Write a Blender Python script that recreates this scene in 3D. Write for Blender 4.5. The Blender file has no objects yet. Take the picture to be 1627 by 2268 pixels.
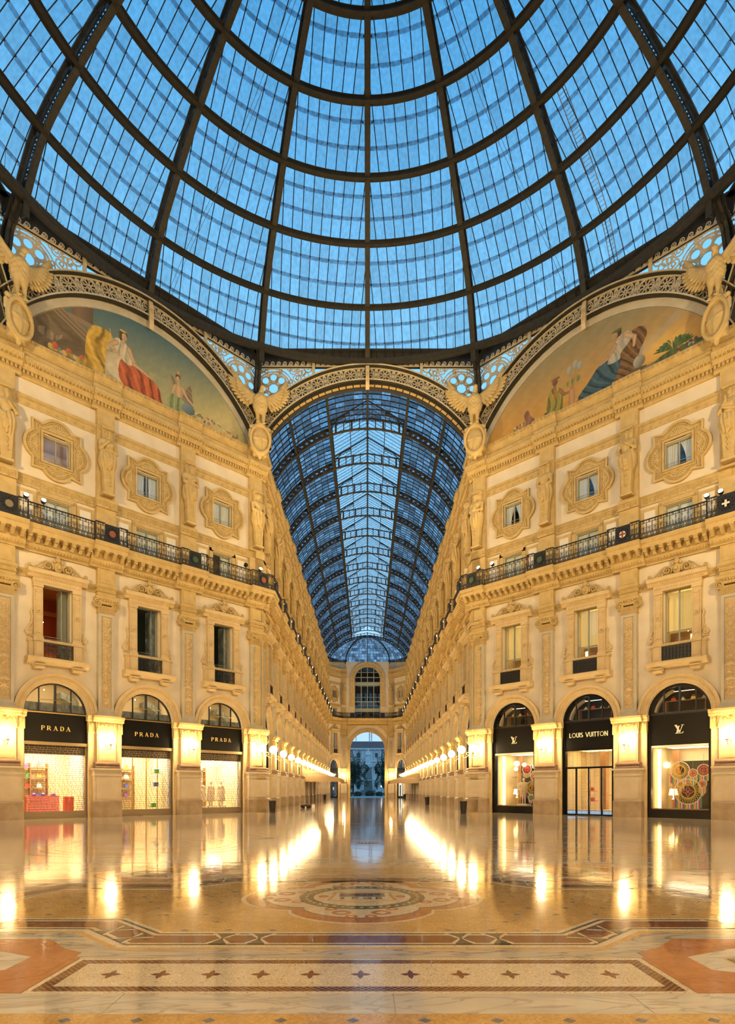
import bpy, math, random
import numpy as np
from mathutils import Matrix, Vector
random.seed(7); rng = np.random.RandomState(7)
PI = math.pi
sc = bpy.context.scene
COL = sc.collection
R = math.radians
# ------------------------------------------------------------------ camera
F_PX = 1310.0
cam = bpy.data.objects.new('camera', bpy.data.cameras.new('camera')); COL.objects.link(cam)
cam.data.sensor_fit = 'VERTICAL'; cam.data.sensor_height = 36.0
cam.data.lens = F_PX / 2268 * 36.0
cam.data.shift_y = (1749.5 - 1134) / 2268
cam.data.clip_end = 2000
cam.location = (0, 0, 1.6); cam.rotation_euler = (PI / 2, 0, 0)
sc.camera = cam
sc.view_settings.view_transform = 'Standard'; sc.view_settings.look = 'None'
sc.view_settings.exposure = 0.0; sc.view_settings.gamma = 1.0
sc.view_settings.use_curve_mapping = False
sc.cycles.max_bounces = 8; sc.cycles.transparent_max_bounces = 16
sc.cycles.diffuse_bounces = 3; sc.cycles.glossy_bounces = 4
sc.cycles.caustics_reflective = False; sc.cycles.caustics_refractive = False
# ------------------------------------------------------------------ dusk sky
W = bpy.data.worlds.new('dusk_sky'); sc.world = W; W.use_nodes = True
nt = W.node_tree; nt.nodes.clear()
o_ = nt.nodes.new('ShaderNodeOutputWorld'); bg = nt.nodes.new('ShaderNodeBackground')
tc = nt.nodes.new('ShaderNodeTexCoord'); sx = nt.nodes.new('ShaderNodeSeparateXYZ')
rp = nt.nodes.new('ShaderNodeValToRGB')
nz = nt.nodes.new('ShaderNodeTexNoise'); nz.inputs['Scale'].default_value = 1.4; nz.inputs['Detail'].default_value = 2
mx = nt.nodes.new('ShaderNodeMixRGB'); mx.blend_type = 'MULTIPLY'; mx.inputs[0].default_value = 0.18
cr = rp.color_ramp
cr.elements[0].position = 0.0; cr.elements[0].color = (0.42, 0.62, 0.86, 1)
cr.elements[1].position = 0.95; cr.elements[1].color = (0.018, 0.22, 0.62, 1)
e = cr.elements.new(0.35); e.color = (0.28, 0.60, 0.90, 1)
e = cr.elements.new(0.62); e.color = (0.185, 0.53, 0.86, 1)
e = cr.elements.new(0.8); e.color = (0.085, 0.39, 0.77, 1)
L = nt.links.new
L(tc.outputs['Generated'], sx.inputs[0]); L(sx.outputs['Z'], rp.inputs[0])
L(tc.outputs['Generated'], nz.inputs['Vector'])
L(rp.outputs[0], mx.inputs[1]); L(nz.outputs['Fac'], mx.inputs[2])
L(mx.outputs[0], bg.inputs[0]); bg.inputs[1].default_value = 1.45; L(bg.outputs[0], o_.inputs[0])
# ------------------------------------------------------------------ flood lights of the hall (balcony floods round the octagon)
GLOBE_E = 92.0
WARM = (1.0, 0.72, 0.35)
def spot(name, loc, target, power, size=100, radius=.5, col=WARM, blend=.6):
    l = bpy.data.lights.new(name, 'SPOT'); l.energy = power; l.color = col
    l.spot_size = R(size); l.spot_blend = blend; l.shadow_soft_size = radius
    o = bpy.data.objects.new(name, l); COL.objects.link(o); o.location = loc
    o.rotation_euler = (Vector(target) - Vector(loc)).to_track_quat('-Z', 'Y').to_euler()
    return o
FLOOD = 14300
for sgn in (-1, 1):
    spot('balcony_flood', (sgn * 12.0, 9.0, 17.4), (-sgn * 13, 37, 19.5), FLOOD * 1.0, 86, .6)
    spot('balcony_flood', (sgn * 17.5, 15.5, 17.4), (sgn * 13, 37, 22), FLOOD * .5, 90, .6)
    spot('balcony_flood', (sgn * 12.2, 36.6, 17.3), (-sgn * 12, 38, 30), FLOOD * .35, 95, .4)
    for k in range(7):
        y = 48 + 10.5 * k
        spot('gallery_flood', (sgn * 6.4, y, 17.2), (-sgn * 7.9, y + 2, 22.5), FLOOD * .13, 120, .3)
# globe lamps of the southern half of the octagon and of the arcade in which the camera stands
for sgn in (-1, 1):
    for k in range(4):
        a = .42 + 5.27 * k; x, y = 7.85 + .70711 * a - .75, 3.61 + .70711 * a + .75
        pl = bpy.data.lights.new('south_globe', 'POINT'); pl.energy = 520; pl.color = (1.0, .70, .33); pl.shadow_soft_size = .28
        o = bpy.data.objects.new('south_globe', pl); COL.objects.link(o); o.location = (sgn * x, y, 4.54)
    for k in range(3):
        pl = bpy.data.lights.new('south_globe', 'POINT'); pl.energy = 520; pl.color = (1.0, .70, .33); pl.shadow_soft_size = .28
        o = bpy.data.objects.new('south_globe', pl); COL.objects.link(o); o.location = (sgn * 6.9, 2.9 - 5.11 * k, 4.54)
# ------------------------------------------------------------------ materials
MATS = {}
def nodes(name):
    m = bpy.data.materials.new(name); m.use_nodes = True
    n = m.node_tree.nodes; p = n['Principled BSDF']; MATS[name] = m
    return m, n, m.node_tree.links.new, p
def mat(name, col, rough=.7, metal=0, col2=None, scale=3.0, detail=6, bump=0, bscale=30, spec=.5, emit=None, estr=0, stretch=None, lo=.35, hi=.65, alpha=None, coat=0):
    m, n, l, p = nodes(name)
    c4 = lambda c: (c[0], c[1], c[2], 1)
    p.inputs['Base Color'].default_value = c4(col)
    p.inputs['Roughness'].default_value = rough; p.inputs['Metallic'].default_value = metal
    p.inputs['Specular IOR Level'].default_value = spec
    p.inputs['Coat Weight'].default_value = coat
    if col2 is not None or bump:
        t = n.new('ShaderNodeTexCoord'); mp = n.new('ShaderNodeMapping'); l(t.outputs['Object'], mp.inputs[0])
        if stretch: mp.inputs['Scale'].default_value = stretch
    if col2 is not None:
        nz = n.new('ShaderNodeTexNoise'); nz.inputs['Scale'].default_value = scale; nz.inputs['Detail'].default_value = detail
        l(mp.outputs[0], nz.inputs['Vector'])
        r = n.new('ShaderNodeValToRGB'); r.color_ramp.elements[0].color = c4(col); r.color_ramp.elements[1].color = c4(col2)
        r.color_ramp.elements[0].position = lo; r.color_ramp.elements[1].position = hi
        l(nz.outputs['Fac'], r.inputs[0]); l(r.outputs[0], p.inputs['Base Color'])
    if bump:
        nb = n.new('ShaderNodeTexNoise'); nb.inputs['Scale'].default_value = bscale; nb.inputs['Detail'].default_value = 4
        l(mp.outputs[0], nb.inputs['Vector'])
        b = n.new('ShaderNodeBump'); b.inputs['Strength'].default_value = bump; b.inputs['Distance'].default_value = .02
        l(nb.outputs['Fac'], b.inputs['Height']); l(b.outputs[0], p.inputs['Normal'])
    if emit:
        p.inputs['Emission Color'].default_value = c4(emit); p.inputs['Emission Strength'].default_value = estr
    if alpha is not None: p.inputs['Alpha'].default_value = alpha
    return m
mat('stucco', (.73, .63, .46), .85, col2=(.79, .69, .53), scale=1.2, bump=.15)
mat('stone', (.53, .375, .145), .75, col2=(.63, .46, .20), scale=2.5, bump=.35, bscale=18)
mat('stone_pale', (.64, .475, .24), .75, col2=(.72, .555, .30), scale=2.5, bump=.3, bscale=18)
mat('stone_grey', (.52, .46, .33), .6, col2=(.60, .53, .39), scale=2)
mat('relief_stone', (.60, .44, .22), .8, col2=(.68, .51, .27), scale=9)
mat('pier_marble', (.58, .46, .30), .45, col2=(.66, .55, .38), scale=1.4, detail=9)
mat('pier_marble_dark', (.34, .24, .14), .4, col2=(.44, .33, .21), scale=1.7, detail=9)
mat('dark_marble', (.20, .12, .075), .4, col2=(.27, .17, .11), scale=2)
mat('iron_dark', (.035, .032, .026), .55, spec=.4)
mat('iron_bronze', (.032, .029, .021), .6, spec=.25, col2=(.046, .041, .030), scale=4)
mat('iron_black', (.012, .011, .010), .45)
mat('iron_cream', (.52, .45, .31), .6, col2=(.60, .52, .37), scale=5)
mat('iron_gold', (.62, .42, .14), .5)
mat('brass', (.55, .38, .12), .3, metal=.9)
mat('gold_letter', (.75, .55, .18), .35, metal=.3)
mat('cream_letter', (.85, .75, .52), .45)
mat('fascia_black', (.006, .005, .004), .25, spec=.25)
mat('metal_bar', (.36, .26, .13), .35, metal=.7)
mat('shutter_metal', (.30, .22, .13), .45, metal=.5)
mat('shutter_dark', (.05, .035, .02), .4, metal=.3)
mat('white_panel', (.80, .74, .62), .8)
mat('window_wood', (.36, .33, .24), .5)
mat('window_green', (.30, .33, .26), .4)
mat('curtain', (.86, .88, .84), .9, stretch=(14, 1, .6), col2=(.66, .70, .66), scale=2)
mat('curtain_warm', (.80, .62, .25), .9, stretch=(10, 1, .4), col2=(.70, .52, .2), scale=2, emit=(1.0, .68, .22), estr=.42)  # emission in the cloth stands in for lamplight shining through from behind
mat('blind', (.86, .87, .78), .8)
mat('room_red', (.50, .10, .02), .8); mat('room_orange', (.62, .27, .07), .8)
mat('room_green', (.16, .19, .14), .8); mat('room_dark', (.04, .035, .03), .8)
mat('room_cream', (.80, .68, .45), .8); mat('room_lilac', (.62, .52, .48), .8)
mat('marbled_green', (.14, .18, .17), .35, col2=(.32, .34, .30), scale=3.5, stretch=(2.5, 1, .8), detail=10, lo=.42, hi=.6)
mat('red_goods', (.72, .08, .06), .4); mat('pink_goods', (.85, .22, .25), .45)
mat('green_goods', (.05, .40, .14), .4); mat('blue_goods', (.08, .12, .5), .4); mat('orange_goods', (.85, .32, .05), .4)
mat('yellow_goods', (.88, .65, .08), .4); mat('violet_goods', (.30, .10, .5), .4); mat('white_goods', (.85, .82, .75), .5)
mat('wood', (.40, .22, .09), .5, col2=(.30, .15, .06), scale=4, stretch=(1, 1, 5))
mat('bin_black', (.014, .012, .010), .35)
mat('tan_canvas', (.50, .36, .20), .85)
mat('skin_plaster', (.75, .62, .48), .5); mat('cloth_gold', (.62, .48, .25), .6)
mat('marble_white', (.60, .62, .62), .6, col2=(.70, .72, .72), scale=1.2)
mat('granite', (.28, .27, .25), .7, col2=(.36, .35, .33), scale=2)
mat('far_render', (.50, .50, .50), .85, col2=(.58, .58, .58), scale=.3)
mat('far_trim', (.62, .62, .62), .85); mat('far_glass', (.05, .07, .10), .2); mat('roof_tile', (.16, .07, .06), .8, col2=(.22, .10, .08), scale=2)
mat('foliage', (.020, .035, .016), .8, col2=(.06, .085, .04), scale=2.5); mat('bark', (.06, .045, .03), .9)
mat('asphalt', (.22, .22, .22), .5, col2=(.30, .30, .30), scale=.5)
mat('paper_white', (.8, .8, .76), .8)
mat('lamp_globe', (1, .9, .7), .4, emit=(1.0, .74, .38), estr=GLOBE_E)
mat('lamp_spot', (1, 1, 1), .4, emit=(1.0, .86, .62), estr=30)
mat('shop_light', (1, 1, 1), .4, emit=(1.0, .80, .52), estr=26)
mat('warm_light', (1, 1, 1), .4, emit=(1.0, .66, .22), estr=5)
mat('display_light', (1, 1, 1), .4, emit=(1.0, .80, .5), estr=6.5)
mat('soft_light', (1, 1, 1), .4, emit=(1.0, .85, .6), estr=2.2)
mat('cove_glow', (1, 1, 1), .4, emit=(1.0, .82, .55), estr=17)  # emitter for the unseen strips added behind window heads
mat('far_lamp', (1, 1, 1), .4, emit=(1.0, .75, .4), estr=6)
mat('rail_enamel_red', (.30, .08, .04), .4); mat('rail_enamel_green', (.05, .10, .04), .4)
mat('tower_red', (.5, .08, .05), .5); mat('tower_grey', (.35, .38, .42), .6)

def glassy(name, tint, gloss=.06, diff=.0, vary=.25, dirt=0, rough=.03):
    """glazing: lets the sky through, with a thin dirty film and a reflection"""
    m, n, l, p = nodes(name); out = n['Material Output']; n.remove(p)
    tr = n.new('ShaderNodeBsdfTransparent'); gl = n.new('ShaderNodeBsdfGlossy'); gl.inputs['Roughness'].default_value = rough
    df = n.new('ShaderNodeBsdfDiffuse'); df.inputs['Color'].default_value = (.45, .42, .35, 1)
    geo = n.new('ShaderNodeNewGeometry'); oi = n.new('ShaderNodeObjectInfo')
    add = n.new('ShaderNodeMath'); add.operation = 'ADD'; l(geo.outputs['Random Per Island'], add.inputs[0]); l(oi.outputs['Random'], add.inputs[1])
    fr = n.new('ShaderNodeMath'); fr.operation = 'FRACT'; l(add.outputs[0], fr.inputs[0])
    mr = n.new('ShaderNodeMapRange'); mr.inputs['To Min'].default_value = 1 - vary; mr.inputs['To Max'].default_value = 1; l(fr.outputs[0], mr.inputs[0])
    t = n.new('ShaderNodeTexCoord'); mp = n.new('ShaderNodeMapping'); mp.inputs['Scale'].default_value = (3.5, 3.5, .45); l(t.outputs['Object'], mp.inputs[0])
    nz = n.new('ShaderNodeTexNoise'); nz.inputs['Scale'].default_value = 1.6; nz.inputs['Detail'].default_value = 6; l(mp.outputs[0], nz.inputs['Vector'])
    m2 = n.new('ShaderNodeMapRange'); m2.inputs['From Min'].default_value = .35; m2.inputs['From Max'].default_value = .75
    m2.inputs['To Min'].default_value = 1; m2.inputs['To Max'].default_value = 1 - dirt; l(nz.outputs['Fac'], m2.inputs[0])
    mu = n.new('ShaderNodeMath'); mu.operation = 'MULTIPLY'; l(mr.outputs[0], mu.inputs[0]); l(m2.outputs[0], mu.inputs[1])
    vm = n.new('ShaderNodeVectorMath'); vm.operation = 'SCALE'; vm.inputs[0].default_value = tint; l(mu.outputs[0], vm.inputs['Scale'])
    l(vm.outputs[0], tr.inputs['Color'])
    m1 = n.new('ShaderNodeMixShader'); m1.inputs[0].default_value = diff; l(tr.outputs[0], m1.inputs[1]); l(df.outputs[0], m1.inputs[2])
    mg = n.new('ShaderNodeMixShader'); mg.inputs[0].default_value = gloss; l(m1.outputs[0], mg.inputs[1]); l(gl.outputs[0], mg.inputs[2])
    l(mg.outputs[0], out.inputs[0]); return m
glassy('roof_glass', (.98, .99, 1.0), .0, .03, .10, .13)
glassy('vault_glass', (.76, .84, .92), .0, .04, .50, .42)
glassy('lap_glass', (.72, .78, .82), .0, .05, .1, .2)
glassy('shop_glass', (.97, .97, .97), .06, 0, 0, 0)
glassy('window_glass', (.97, .98, .98), .07, 0, 0, 0)
glassy('dark_glass', (.25, .25, .25), .12, 0, 0, 0)

# polished marble for the floor: colour veins, bump of hand laid slabs
def floor_mat(name, c1, c2, vein=None, scale=1.5, rough=.09, tess=0, tess_col=.35, stretch=(1, 1, 1), lo=.35, hi=.7, grout=(.2, .14, .08), coat=.3, checker=None):
    m, n, l, p = nodes(name)
    t = n.new('ShaderNodeTexCoord'); mp = n.new('ShaderNodeMapping'); mp.inputs['Scale'].default_value = stretch; l(t.outputs['Object'], mp.inputs[0])
    nz = n.new('ShaderNodeTexNoise'); nz.inputs['Scale'].default_value = scale; nz.inputs['Detail'].default_value = 10; nz.inputs['Distortion'].default_value = 1.2
    l(mp.outputs[0], nz.inputs['Vector'])
    r = n.new('ShaderNodeValToRGB'); cr = r.color_ramp
    cr.elements[0].color = (*c1, 1); cr.elements[1].color = (*c2, 1); cr.elements[0].position = lo; cr.elements[1].position = hi
    l(nz.outputs['Fac'], r.inputs[0]); colr = r.outputs[0]
    if checker:
        ck = n.new('ShaderNodeTexChecker'); ck.inputs['Scale'].default_value = checker
        ck.inputs['Color1'].default_value = (.055, .045, .03, 1); ck.inputs['Color2'].default_value = (.30, .135, .065, 1)
        l(t.outputs['Object'], ck.inputs['Vector']); colr = ck.outputs['Color']
    if vein:
        n2 = n.new('ShaderNodeTexNoise'); n2.inputs['Scale'].default_value = scale * .8; n2.inputs['Detail'].default_value = 12; n2.inputs['Distortion'].default_value = 2.5
        l(mp.outputs[0], n2.inputs['Vector'])
        r2 = n.new('ShaderNodeValToRGB'); c = r2.color_ramp
        c.elements[0].position = .46; c.elements[0].color = (0, 0, 0, 1); c.elements[1].position = .54; c.elements[1].color = (0, 0, 0, 1)
        ee = c.elements.new(.5); ee.color = (1, 1, 1, 1)
        l(n2.outputs['Fac'], r2.inputs[0])
        mm = n.new('ShaderNodeMixRGB'); l(r2.outputs[0], mm.inputs[0]); l(colr, mm.inputs[1]); mm.inputs[2].default_value = (*vein, 1); colr = mm.outputs[0]
    if tess:
        v = n.new('ShaderNodeTexVoronoi'); v.feature = 'DISTANCE_TO_EDGE'; v.inputs['Scale'].default_value = tess; l(t.outputs['Object'], v.inputs['Vector'])
        v2 = n.new('ShaderNodeTexVoronoi'); v2.inputs['Scale'].default_value = tess; l(t.outputs['Object'], v2.inputs['Vector'])
        hs = n.new('ShaderNodeMixRGB'); hs.blend_type = 'MULTIPLY'; hs.inputs[0].default_value = tess_col; l(colr, hs.inputs[1])
        bw = n.new('ShaderNodeRGBToBW'); l(v2.outputs['Color'], bw.inputs[0]); l(bw.outputs[0], hs.inputs[2])
        lt = n.new('ShaderNodeMath'); lt.operation = 'LESS_THAN'; lt.inputs[1].default_value = .035; l(v.outputs['Distance'], lt.inputs[0])
        mg = n.new('ShaderNodeMixRGB'); l(lt.outputs[0], mg.inputs[0]); l(hs.outputs[0], mg.inputs[1]); mg.inputs[2].default_value = (*grout, 1); colr = mg.outputs[0]
    l(colr, p.inputs['Base Color']); p.inputs['Roughness'].default_value = rough
    p.inputs['IOR'].default_value = 1.55
    p.inputs['Coat Weight'].default_value = coat; p.inputs['Coat Roughness'].default_value = .03; p.inputs['Specular IOR Level'].default_value = .3
    nb = n.new('ShaderNodeTexNoise'); nb.inputs['Scale'].default_value = 2.2; nb.inputs['Detail'].default_value = 3; l(t.outputs['Object'], nb.inputs['Vector'])
    b = n.new('ShaderNodeBump'); b.inputs['Strength'].default_value = .20; b.inputs['Distance'].default_value = .012
    l(nb.outputs['Fac'], b.inputs['Height']); l(b.outputs[0], p.inputs['Normal']); l(b.outputs[0], p.inputs['Coat Normal'])
    return m
floor_mat('fl_base', (.56, .44, .27), (.66, .54, .36), vein=(.36, .28, .18), scale=.5)
floor_mat('fl_white', (.44, .43, .38), (.56, .54, .48), vein=(.36, .33, .28), scale=1.6, stretch=(.6, 2.0, 1))
floor_mat('fl_grey', (.36, .34, .29), (.48, .45, .38), vein=(.20, .18, .15), scale=1.3, stretch=(.5, 3, 1))
floor_mat('fl_yellow', (.56, .35, .12), (.68, .46, .19), scale=3, tess=52, tess_col=.38, grout=(.44, .28, .11))
floor_mat('fl_cream', (.66, .58, .42), (.74, .66, .50), scale=3, tess=40, tess_col=.18, grout=(.30, .22, .14))
floor_mat('fl_brown', (.17, .055, .028), (.22, .08, .04), scale=3, tess=46, tess_col=.3, grout=(.1, .04, .02))
floor_mat('fl_red', (.33, .125, .045), (.41, .17, .07), vein=(.38, .17, .08), scale=5)
floor_mat('fl_black', (.035, .04, .035), (.09, .09, .075), scale=4)
floor_mat('fl_green', (.06, .08, .06), (.14, .16, .12), scale=3, tess=40, tess_col=.4, grout=(.2, .2, .15))
floor_mat('fl_blue', (.10, .12, .16), (.17, .19, .23), scale=5)
floor_mat('fl_rose', (.52, .30, .19), (.62, .40, .27), vein=(.4, .25, .16), scale=1.2)
floor_mat('fl_check', (.1, .05, .03), (.4, .2, .1), checker=34, tess=0)
# ------------------------------------------------------------------ geometry collector
class G:
    def __init__(s): s.v = []; s.f = []
    def add(s, vs, fs):
        b = len(s.v); s.v.extend([tuple(v) for v in vs]); s.f.extend([tuple(i + b for i in f) for f in fs]); return s
    def box(s, x0, x1, y0, y1, z0, z1):
        return s.add([(x0,y0,z0),(x1,y0,z0),(x1,y1,z0),(x0,y1,z0),(x0,y0,z1),(x1,y0,z1),(x1,y1,z1),(x0,y1,z1)],
                     [(0,3,2,1),(4,5,6,7),(0,1,5,4),(1,2,6,5),(2,3,7,6),(3,0,4,7)])
    def tbox(s, x0, x1, y0, y1, z0, X0, X1, Y0, Y1, z1):      # frustum
        return s.add([(x0,y0,z0),(x1,y0,z0),(x1,y1,z0),(x0,y1,z0),(X0,Y0,z1),(X1,Y0,z1),(X1,Y1,z1),(X0,Y1,z1)],
                     [(0,3,2,1),(4,5,6,7),(0,1,5,4),(1,2,6,5),(2,3,7,6),(3,0,4,7)])
    def prism(s, poly, y0, y1, ax='xz'):
        n = len(poly)
        if ax == 'xz': A = [(x, y0, z) for x, z in poly]; B = [(x, y1, z) for x, z in poly]
        elif ax == 'xy': A = [(x, y, y0) for x, y in poly]; B = [(x, y, y1) for x, y in poly]
        else: A = [(y0, x, z) for x, z in poly]; B = [(y1, x, z) for x, z in poly]
        fs = [tuple(range(n)), tuple(range(2*n-1, n-1, -1))] + [(i, (i+1) % n + 0, (i+1) % n + n, i + n)[::-1] for i in range(n)]
        return s.add(A + B, fs)
    def run(s, prof, x0, x1):          # moulding: profile of (y,z) run along x, closed to the wall
        n = len(prof)
        A = [(x0, y, z) for y, z in prof]; B = [(x1, y, z) for y, z in prof]
        fs = [(i, i+1, i+1+n, i+n) for i in range(n-1)] + [(n-1, 0, n, 2*n-1), tuple(range(n-1, -1, -1)), tuple(range(n, 2*n))]
        return s.add(A + B, fs)
    def arc(s, cx, cz, r0, r1, y0, y1, a0=0, a1=PI, n=24, ez=1.0):
        vs = []
        for i in range(n+1):
            a = a0 + (a1-a0)*i/n; c, d = math.cos(a), math.sin(a)*ez
            vs += [(cx+r0*c, y0, cz+r0*d), (cx+r1*c, y0, cz+r1*d), (cx+r1*c, y1, cz+r1*d), (cx+r0*c, y1, cz+r0*d)]
        fs = []
        for i in range(n):
            k = 4*i
            for j in range(4): fs.append((k+j, k+(j+1) % 4, k+4+(j+1) % 4, k+4+j))
        if abs(a1-a0) < 2*PI-1e-3: fs += [(0,3,2,1), (4*n, 4*n+1, 4*n+2, 4*n+3)]
        return s.add(vs, fs)
    def ribbon(s, pts, w, y0, y1, closed=False):     # flat strip in x,z of width w (number or list), thickness y0..y1
        P = np.array(pts, float); n = len(P)
        if closed: T = np.roll(P, -1, 0) - np.roll(P, 1, 0)
        else:
            T = np.gradient(P, axis=0)
        T /= np.maximum(np.linalg.norm(T, axis=1, keepdims=True), 1e-9)
        N = np.stack([-T[:, 1], T[:, 0]], 1); ww = (np.array(w, float)/2 * np.ones(n))[:, None]
        a, b = P + N*ww, P - N*ww
        vs = []
        for i in range(n): vs += [(a[i,0], y0, a[i,1]), (b[i,0], y0, b[i,1]), (b[i,0], y1, b[i,1]), (a[i,0], y1, a[i,1])]
        fs = []; m = n if closed else n-1
        for i in range(m):
            k = 4*i; q = 4*((i+1) % n)
            for j in range(4): fs.append((k+j, k+(j+1) % 4, q+(j+1) % 4, q+j))
        if not closed: fs += [(3,2,1,0), (4*n-4, 4*n-3, 4*n-2, 4*n-1)]
        return s.add(vs, fs)
    def tube(s, pts, r, n=6, closed=False):
        P = np.array(pts, float); m = len(P); rr = np.array(r, float)*np.ones(m)
        T = np.gradient(P, axis=0) if not closed else np.roll(P, -1, 0) - np.roll(P, 1, 0)
        T /= np.maximum(np.linalg.norm(T, axis=1, keepdims=True), 1e-9)
        up = np.array([0, 0, 1.]) if abs(T[0, 2]) < .9 else np.array([0, 1., 0])
        u = np.cross(T[0], up); u /= np.linalg.norm(u); vs = []
        for i in range(m):
            u = u - T[i]*np.dot(u, T[i]); u /= max(np.linalg.norm(u), 1e-9); w = np.cross(T[i], u)
            for j in range(n):
                a = 2*PI*j/n; vs.append(tuple(P[i] + rr[i]*(math.cos(a)*u + math.sin(a)*w)))
        fs = []; q = m if closed else m-1
        for i in range(q):
            for j in range(n):
                i2 = (i+1) % m; fs.append((i*n+j, i*n+(j+1) % n, i2*n+(j+1) % n, i2*n+j))
        if not closed: fs += [tuple(range(n-1, -1, -1)), tuple(range((m-1)*n, m*n))]
        return s.add(vs, fs)
    def lathe(s, prof, n=16, c=(0, 0, 0)):
        vs = []; m = len(prof)
        for r, z in prof:
            for j in range(n):
                a = 2*PI*j/n; vs.append((c[0]+r*math.cos(a), c[1]+r*math.sin(a), c[2]+z))
        fs = [(i*n+j, i*n+(j+1) % n, (i+1)*n+(j+1) % n, (i+1)*n+j) for i in range(m-1) for j in range(n)]
        fs += [tuple(range(n-1, -1, -1)), tuple(range((m-1)*n, m*n))]
        return s.add(vs, fs)
    def ball(s, c, r, n=8, m=5, sq=(1, 1, 1)):
        vs = [(c[0], c[1], c[2]-r*sq[2])]
        for i in range(1, m):
            t = PI*i/m
            for j in range(n):
                a = 2*PI*j/n; vs.append((c[0]+r*sq[0]*math.sin(t)*math.cos(a), c[1]+r*sq[1]*math.sin(t)*math.sin(a), c[2]-r*sq[2]*math.cos(t)))
        vs.append((c[0], c[1], c[2]+r*sq[2])); top = len(vs)-1
        fs = [(0, 1+(j+1) % n, 1+j) for j in range(n)]
        for i in range(m-2):
            for j in range(n): fs.append((1+i*n+j, 1+i*n+(j+1) % n, 1+(i+1)*n+(j+1) % n, 1+(i+1)*n+j))
        b = 1+(m-2)*n
        fs += [(b+j, b+(j+1) % n, top) for j in range(n)]
        return s.add(vs, fs)
    def merge(s, g, M=None):
        if M is None: return s.add(g.v, g.f)
        return s.add([tuple(M @ Vector(v)) for v in g.v], g.f)
    def grid(s, hf, x0, x1, z0, z1, ybase=0.0):      # height field panel, relief towards -y
        nz_, nx_ = hf.shape; b = len(s.v)
        xs = np.linspace(x0, x1, nx_); zs = np.linspace(z0, z1, nz_)
        for i in range(nz_):
            for j in range(nx_): s.v.append((xs[j], ybase - hf[i, j], zs[i]))
        for i in range(nz_-1):
            for j in range(nx_-1): s.f.append((b+i*nx_+j, b+i*nx_+j+1, b+(i+1)*nx_+j+1, b+(i+1)*nx_+j))
        return s
    def mesh(s, name, m, smooth=False):
        me = bpy.data.meshes.new(name); me.from_pydata(s.v, [], s.f)
        if m: me.materials.append(MATS[m])
        if smooth: me.polygons.foreach_set('use_smooth', [True]*len(me.polygons))
        me.update(); return me
def TRS(loc=(0, 0, 0), rz=0, s=(1, 1, 1)):
    return Matrix.Translation(loc) @ Matrix.Rotation(rz, 4, 'Z') @ Matrix.Diagonal((*s, 1))
def put(name, data, parent=None, M=None, label=None, cat=None, group=None, kind=None):
    """link one object; data: mesh, light or None for an Empty"""
    if isinstance(data, tuple): data = data[0].mesh(name, data[1], len(data) > 2 and data[2])
    o = bpy.data.objects.new(name, data); COL.objects.link(o)
    if parent is not None: o.parent = parent
    if M is not None: o.matrix_basis = M
    if label:
        o['label'] = label
        if len(label.replace('-', ' ').split()) > 16 and cat: print('LONG', label)
    if cat: o['category'] = cat
    if group: o['group'] = group
    if kind: o['kind'] = kind
    return o
def copytree(o, M, label=None, group=None):
    r = o.copy(); COL.objects.link(r); r.matrix_basis = M
    if label: r['label'] = label
    if group: r['group'] = group
    for c in KIDS.get(o.name, ()):
        k = c.copy(); COL.objects.link(k); k.parent = r
        for d in KIDS.get(c.name, ()):
            q = d.copy(); COL.objects.link(q); q.parent = k
    return r
KIDS = {}
def kid(parent, name, data, M=None, label=None, kind=None):
    o = put(name, data, parent, M, label=label, kind=kind); KIDS.setdefault(parent.name, []).append(o); return o
def circ(cx, cz, r, n=24, a0=0, a1=2*PI, end=False):
    k = n + (1 if end else 0)
    return [(cx + r*math.cos(a0+(a1-a0)*i/n), cz + r*math.sin(a0+(a1-a0)*i/n)) for i in range(k)]
def spiral(cx, cz, r0, r1, a0, turns, n=30):
    return [(cx + (r0+(r1-r0)*i/n)*math.cos(a0+2*PI*turns*i/n), cz + (r0+(r1-r0)*i/n)*math.sin(a0+2*PI*turns*i/n)) for i in range(n+1)]
# ------------------------------------------------------------------ signed distance sculpting (surface nets)
def smin(a, b, k):
    h = np.clip(.5 + .5*(b-a)/k, 0, 1); return b*(1-h) + a*h - k*h*(1-h)
def sm(ds, k=.05):
    d = ds[0]
    for e in ds[1:]: d = smin(d, e, k)
    return d
def s_cap(P, a, b, ra, rb=None):
    rb = ra if rb is None else rb
    a = np.array(a, float); b = np.array(b, float); ba = b-a
    h = np.clip(((P-a) @ ba)/max(ba @ ba, 1e-9), 0, 1)
    return np.linalg.norm(P-a-h[:, None]*ba, axis=1) - (ra+(rb-ra)*h)
def s_ell(P, c, r, rot=None):
    Q = P-np.array(c, float)
    if rot is not None: Q = Q @ np.array(rot)
    r = np.array(r, float); k0 = np.linalg.norm(Q/r, axis=1); k1 = np.linalg.norm(Q/(r*r), axis=1)
    return k0*(k0-1)/np.maximum(k1, 1e-6)
def s_box(P, c, h, rd=.02):
    q = np.abs(P-np.array(c, float))-np.array(h, float)+rd
    return np.linalg.norm(np.maximum(q, 0), axis=1)+np.minimum(q.max(1), 0)-rd
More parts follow.
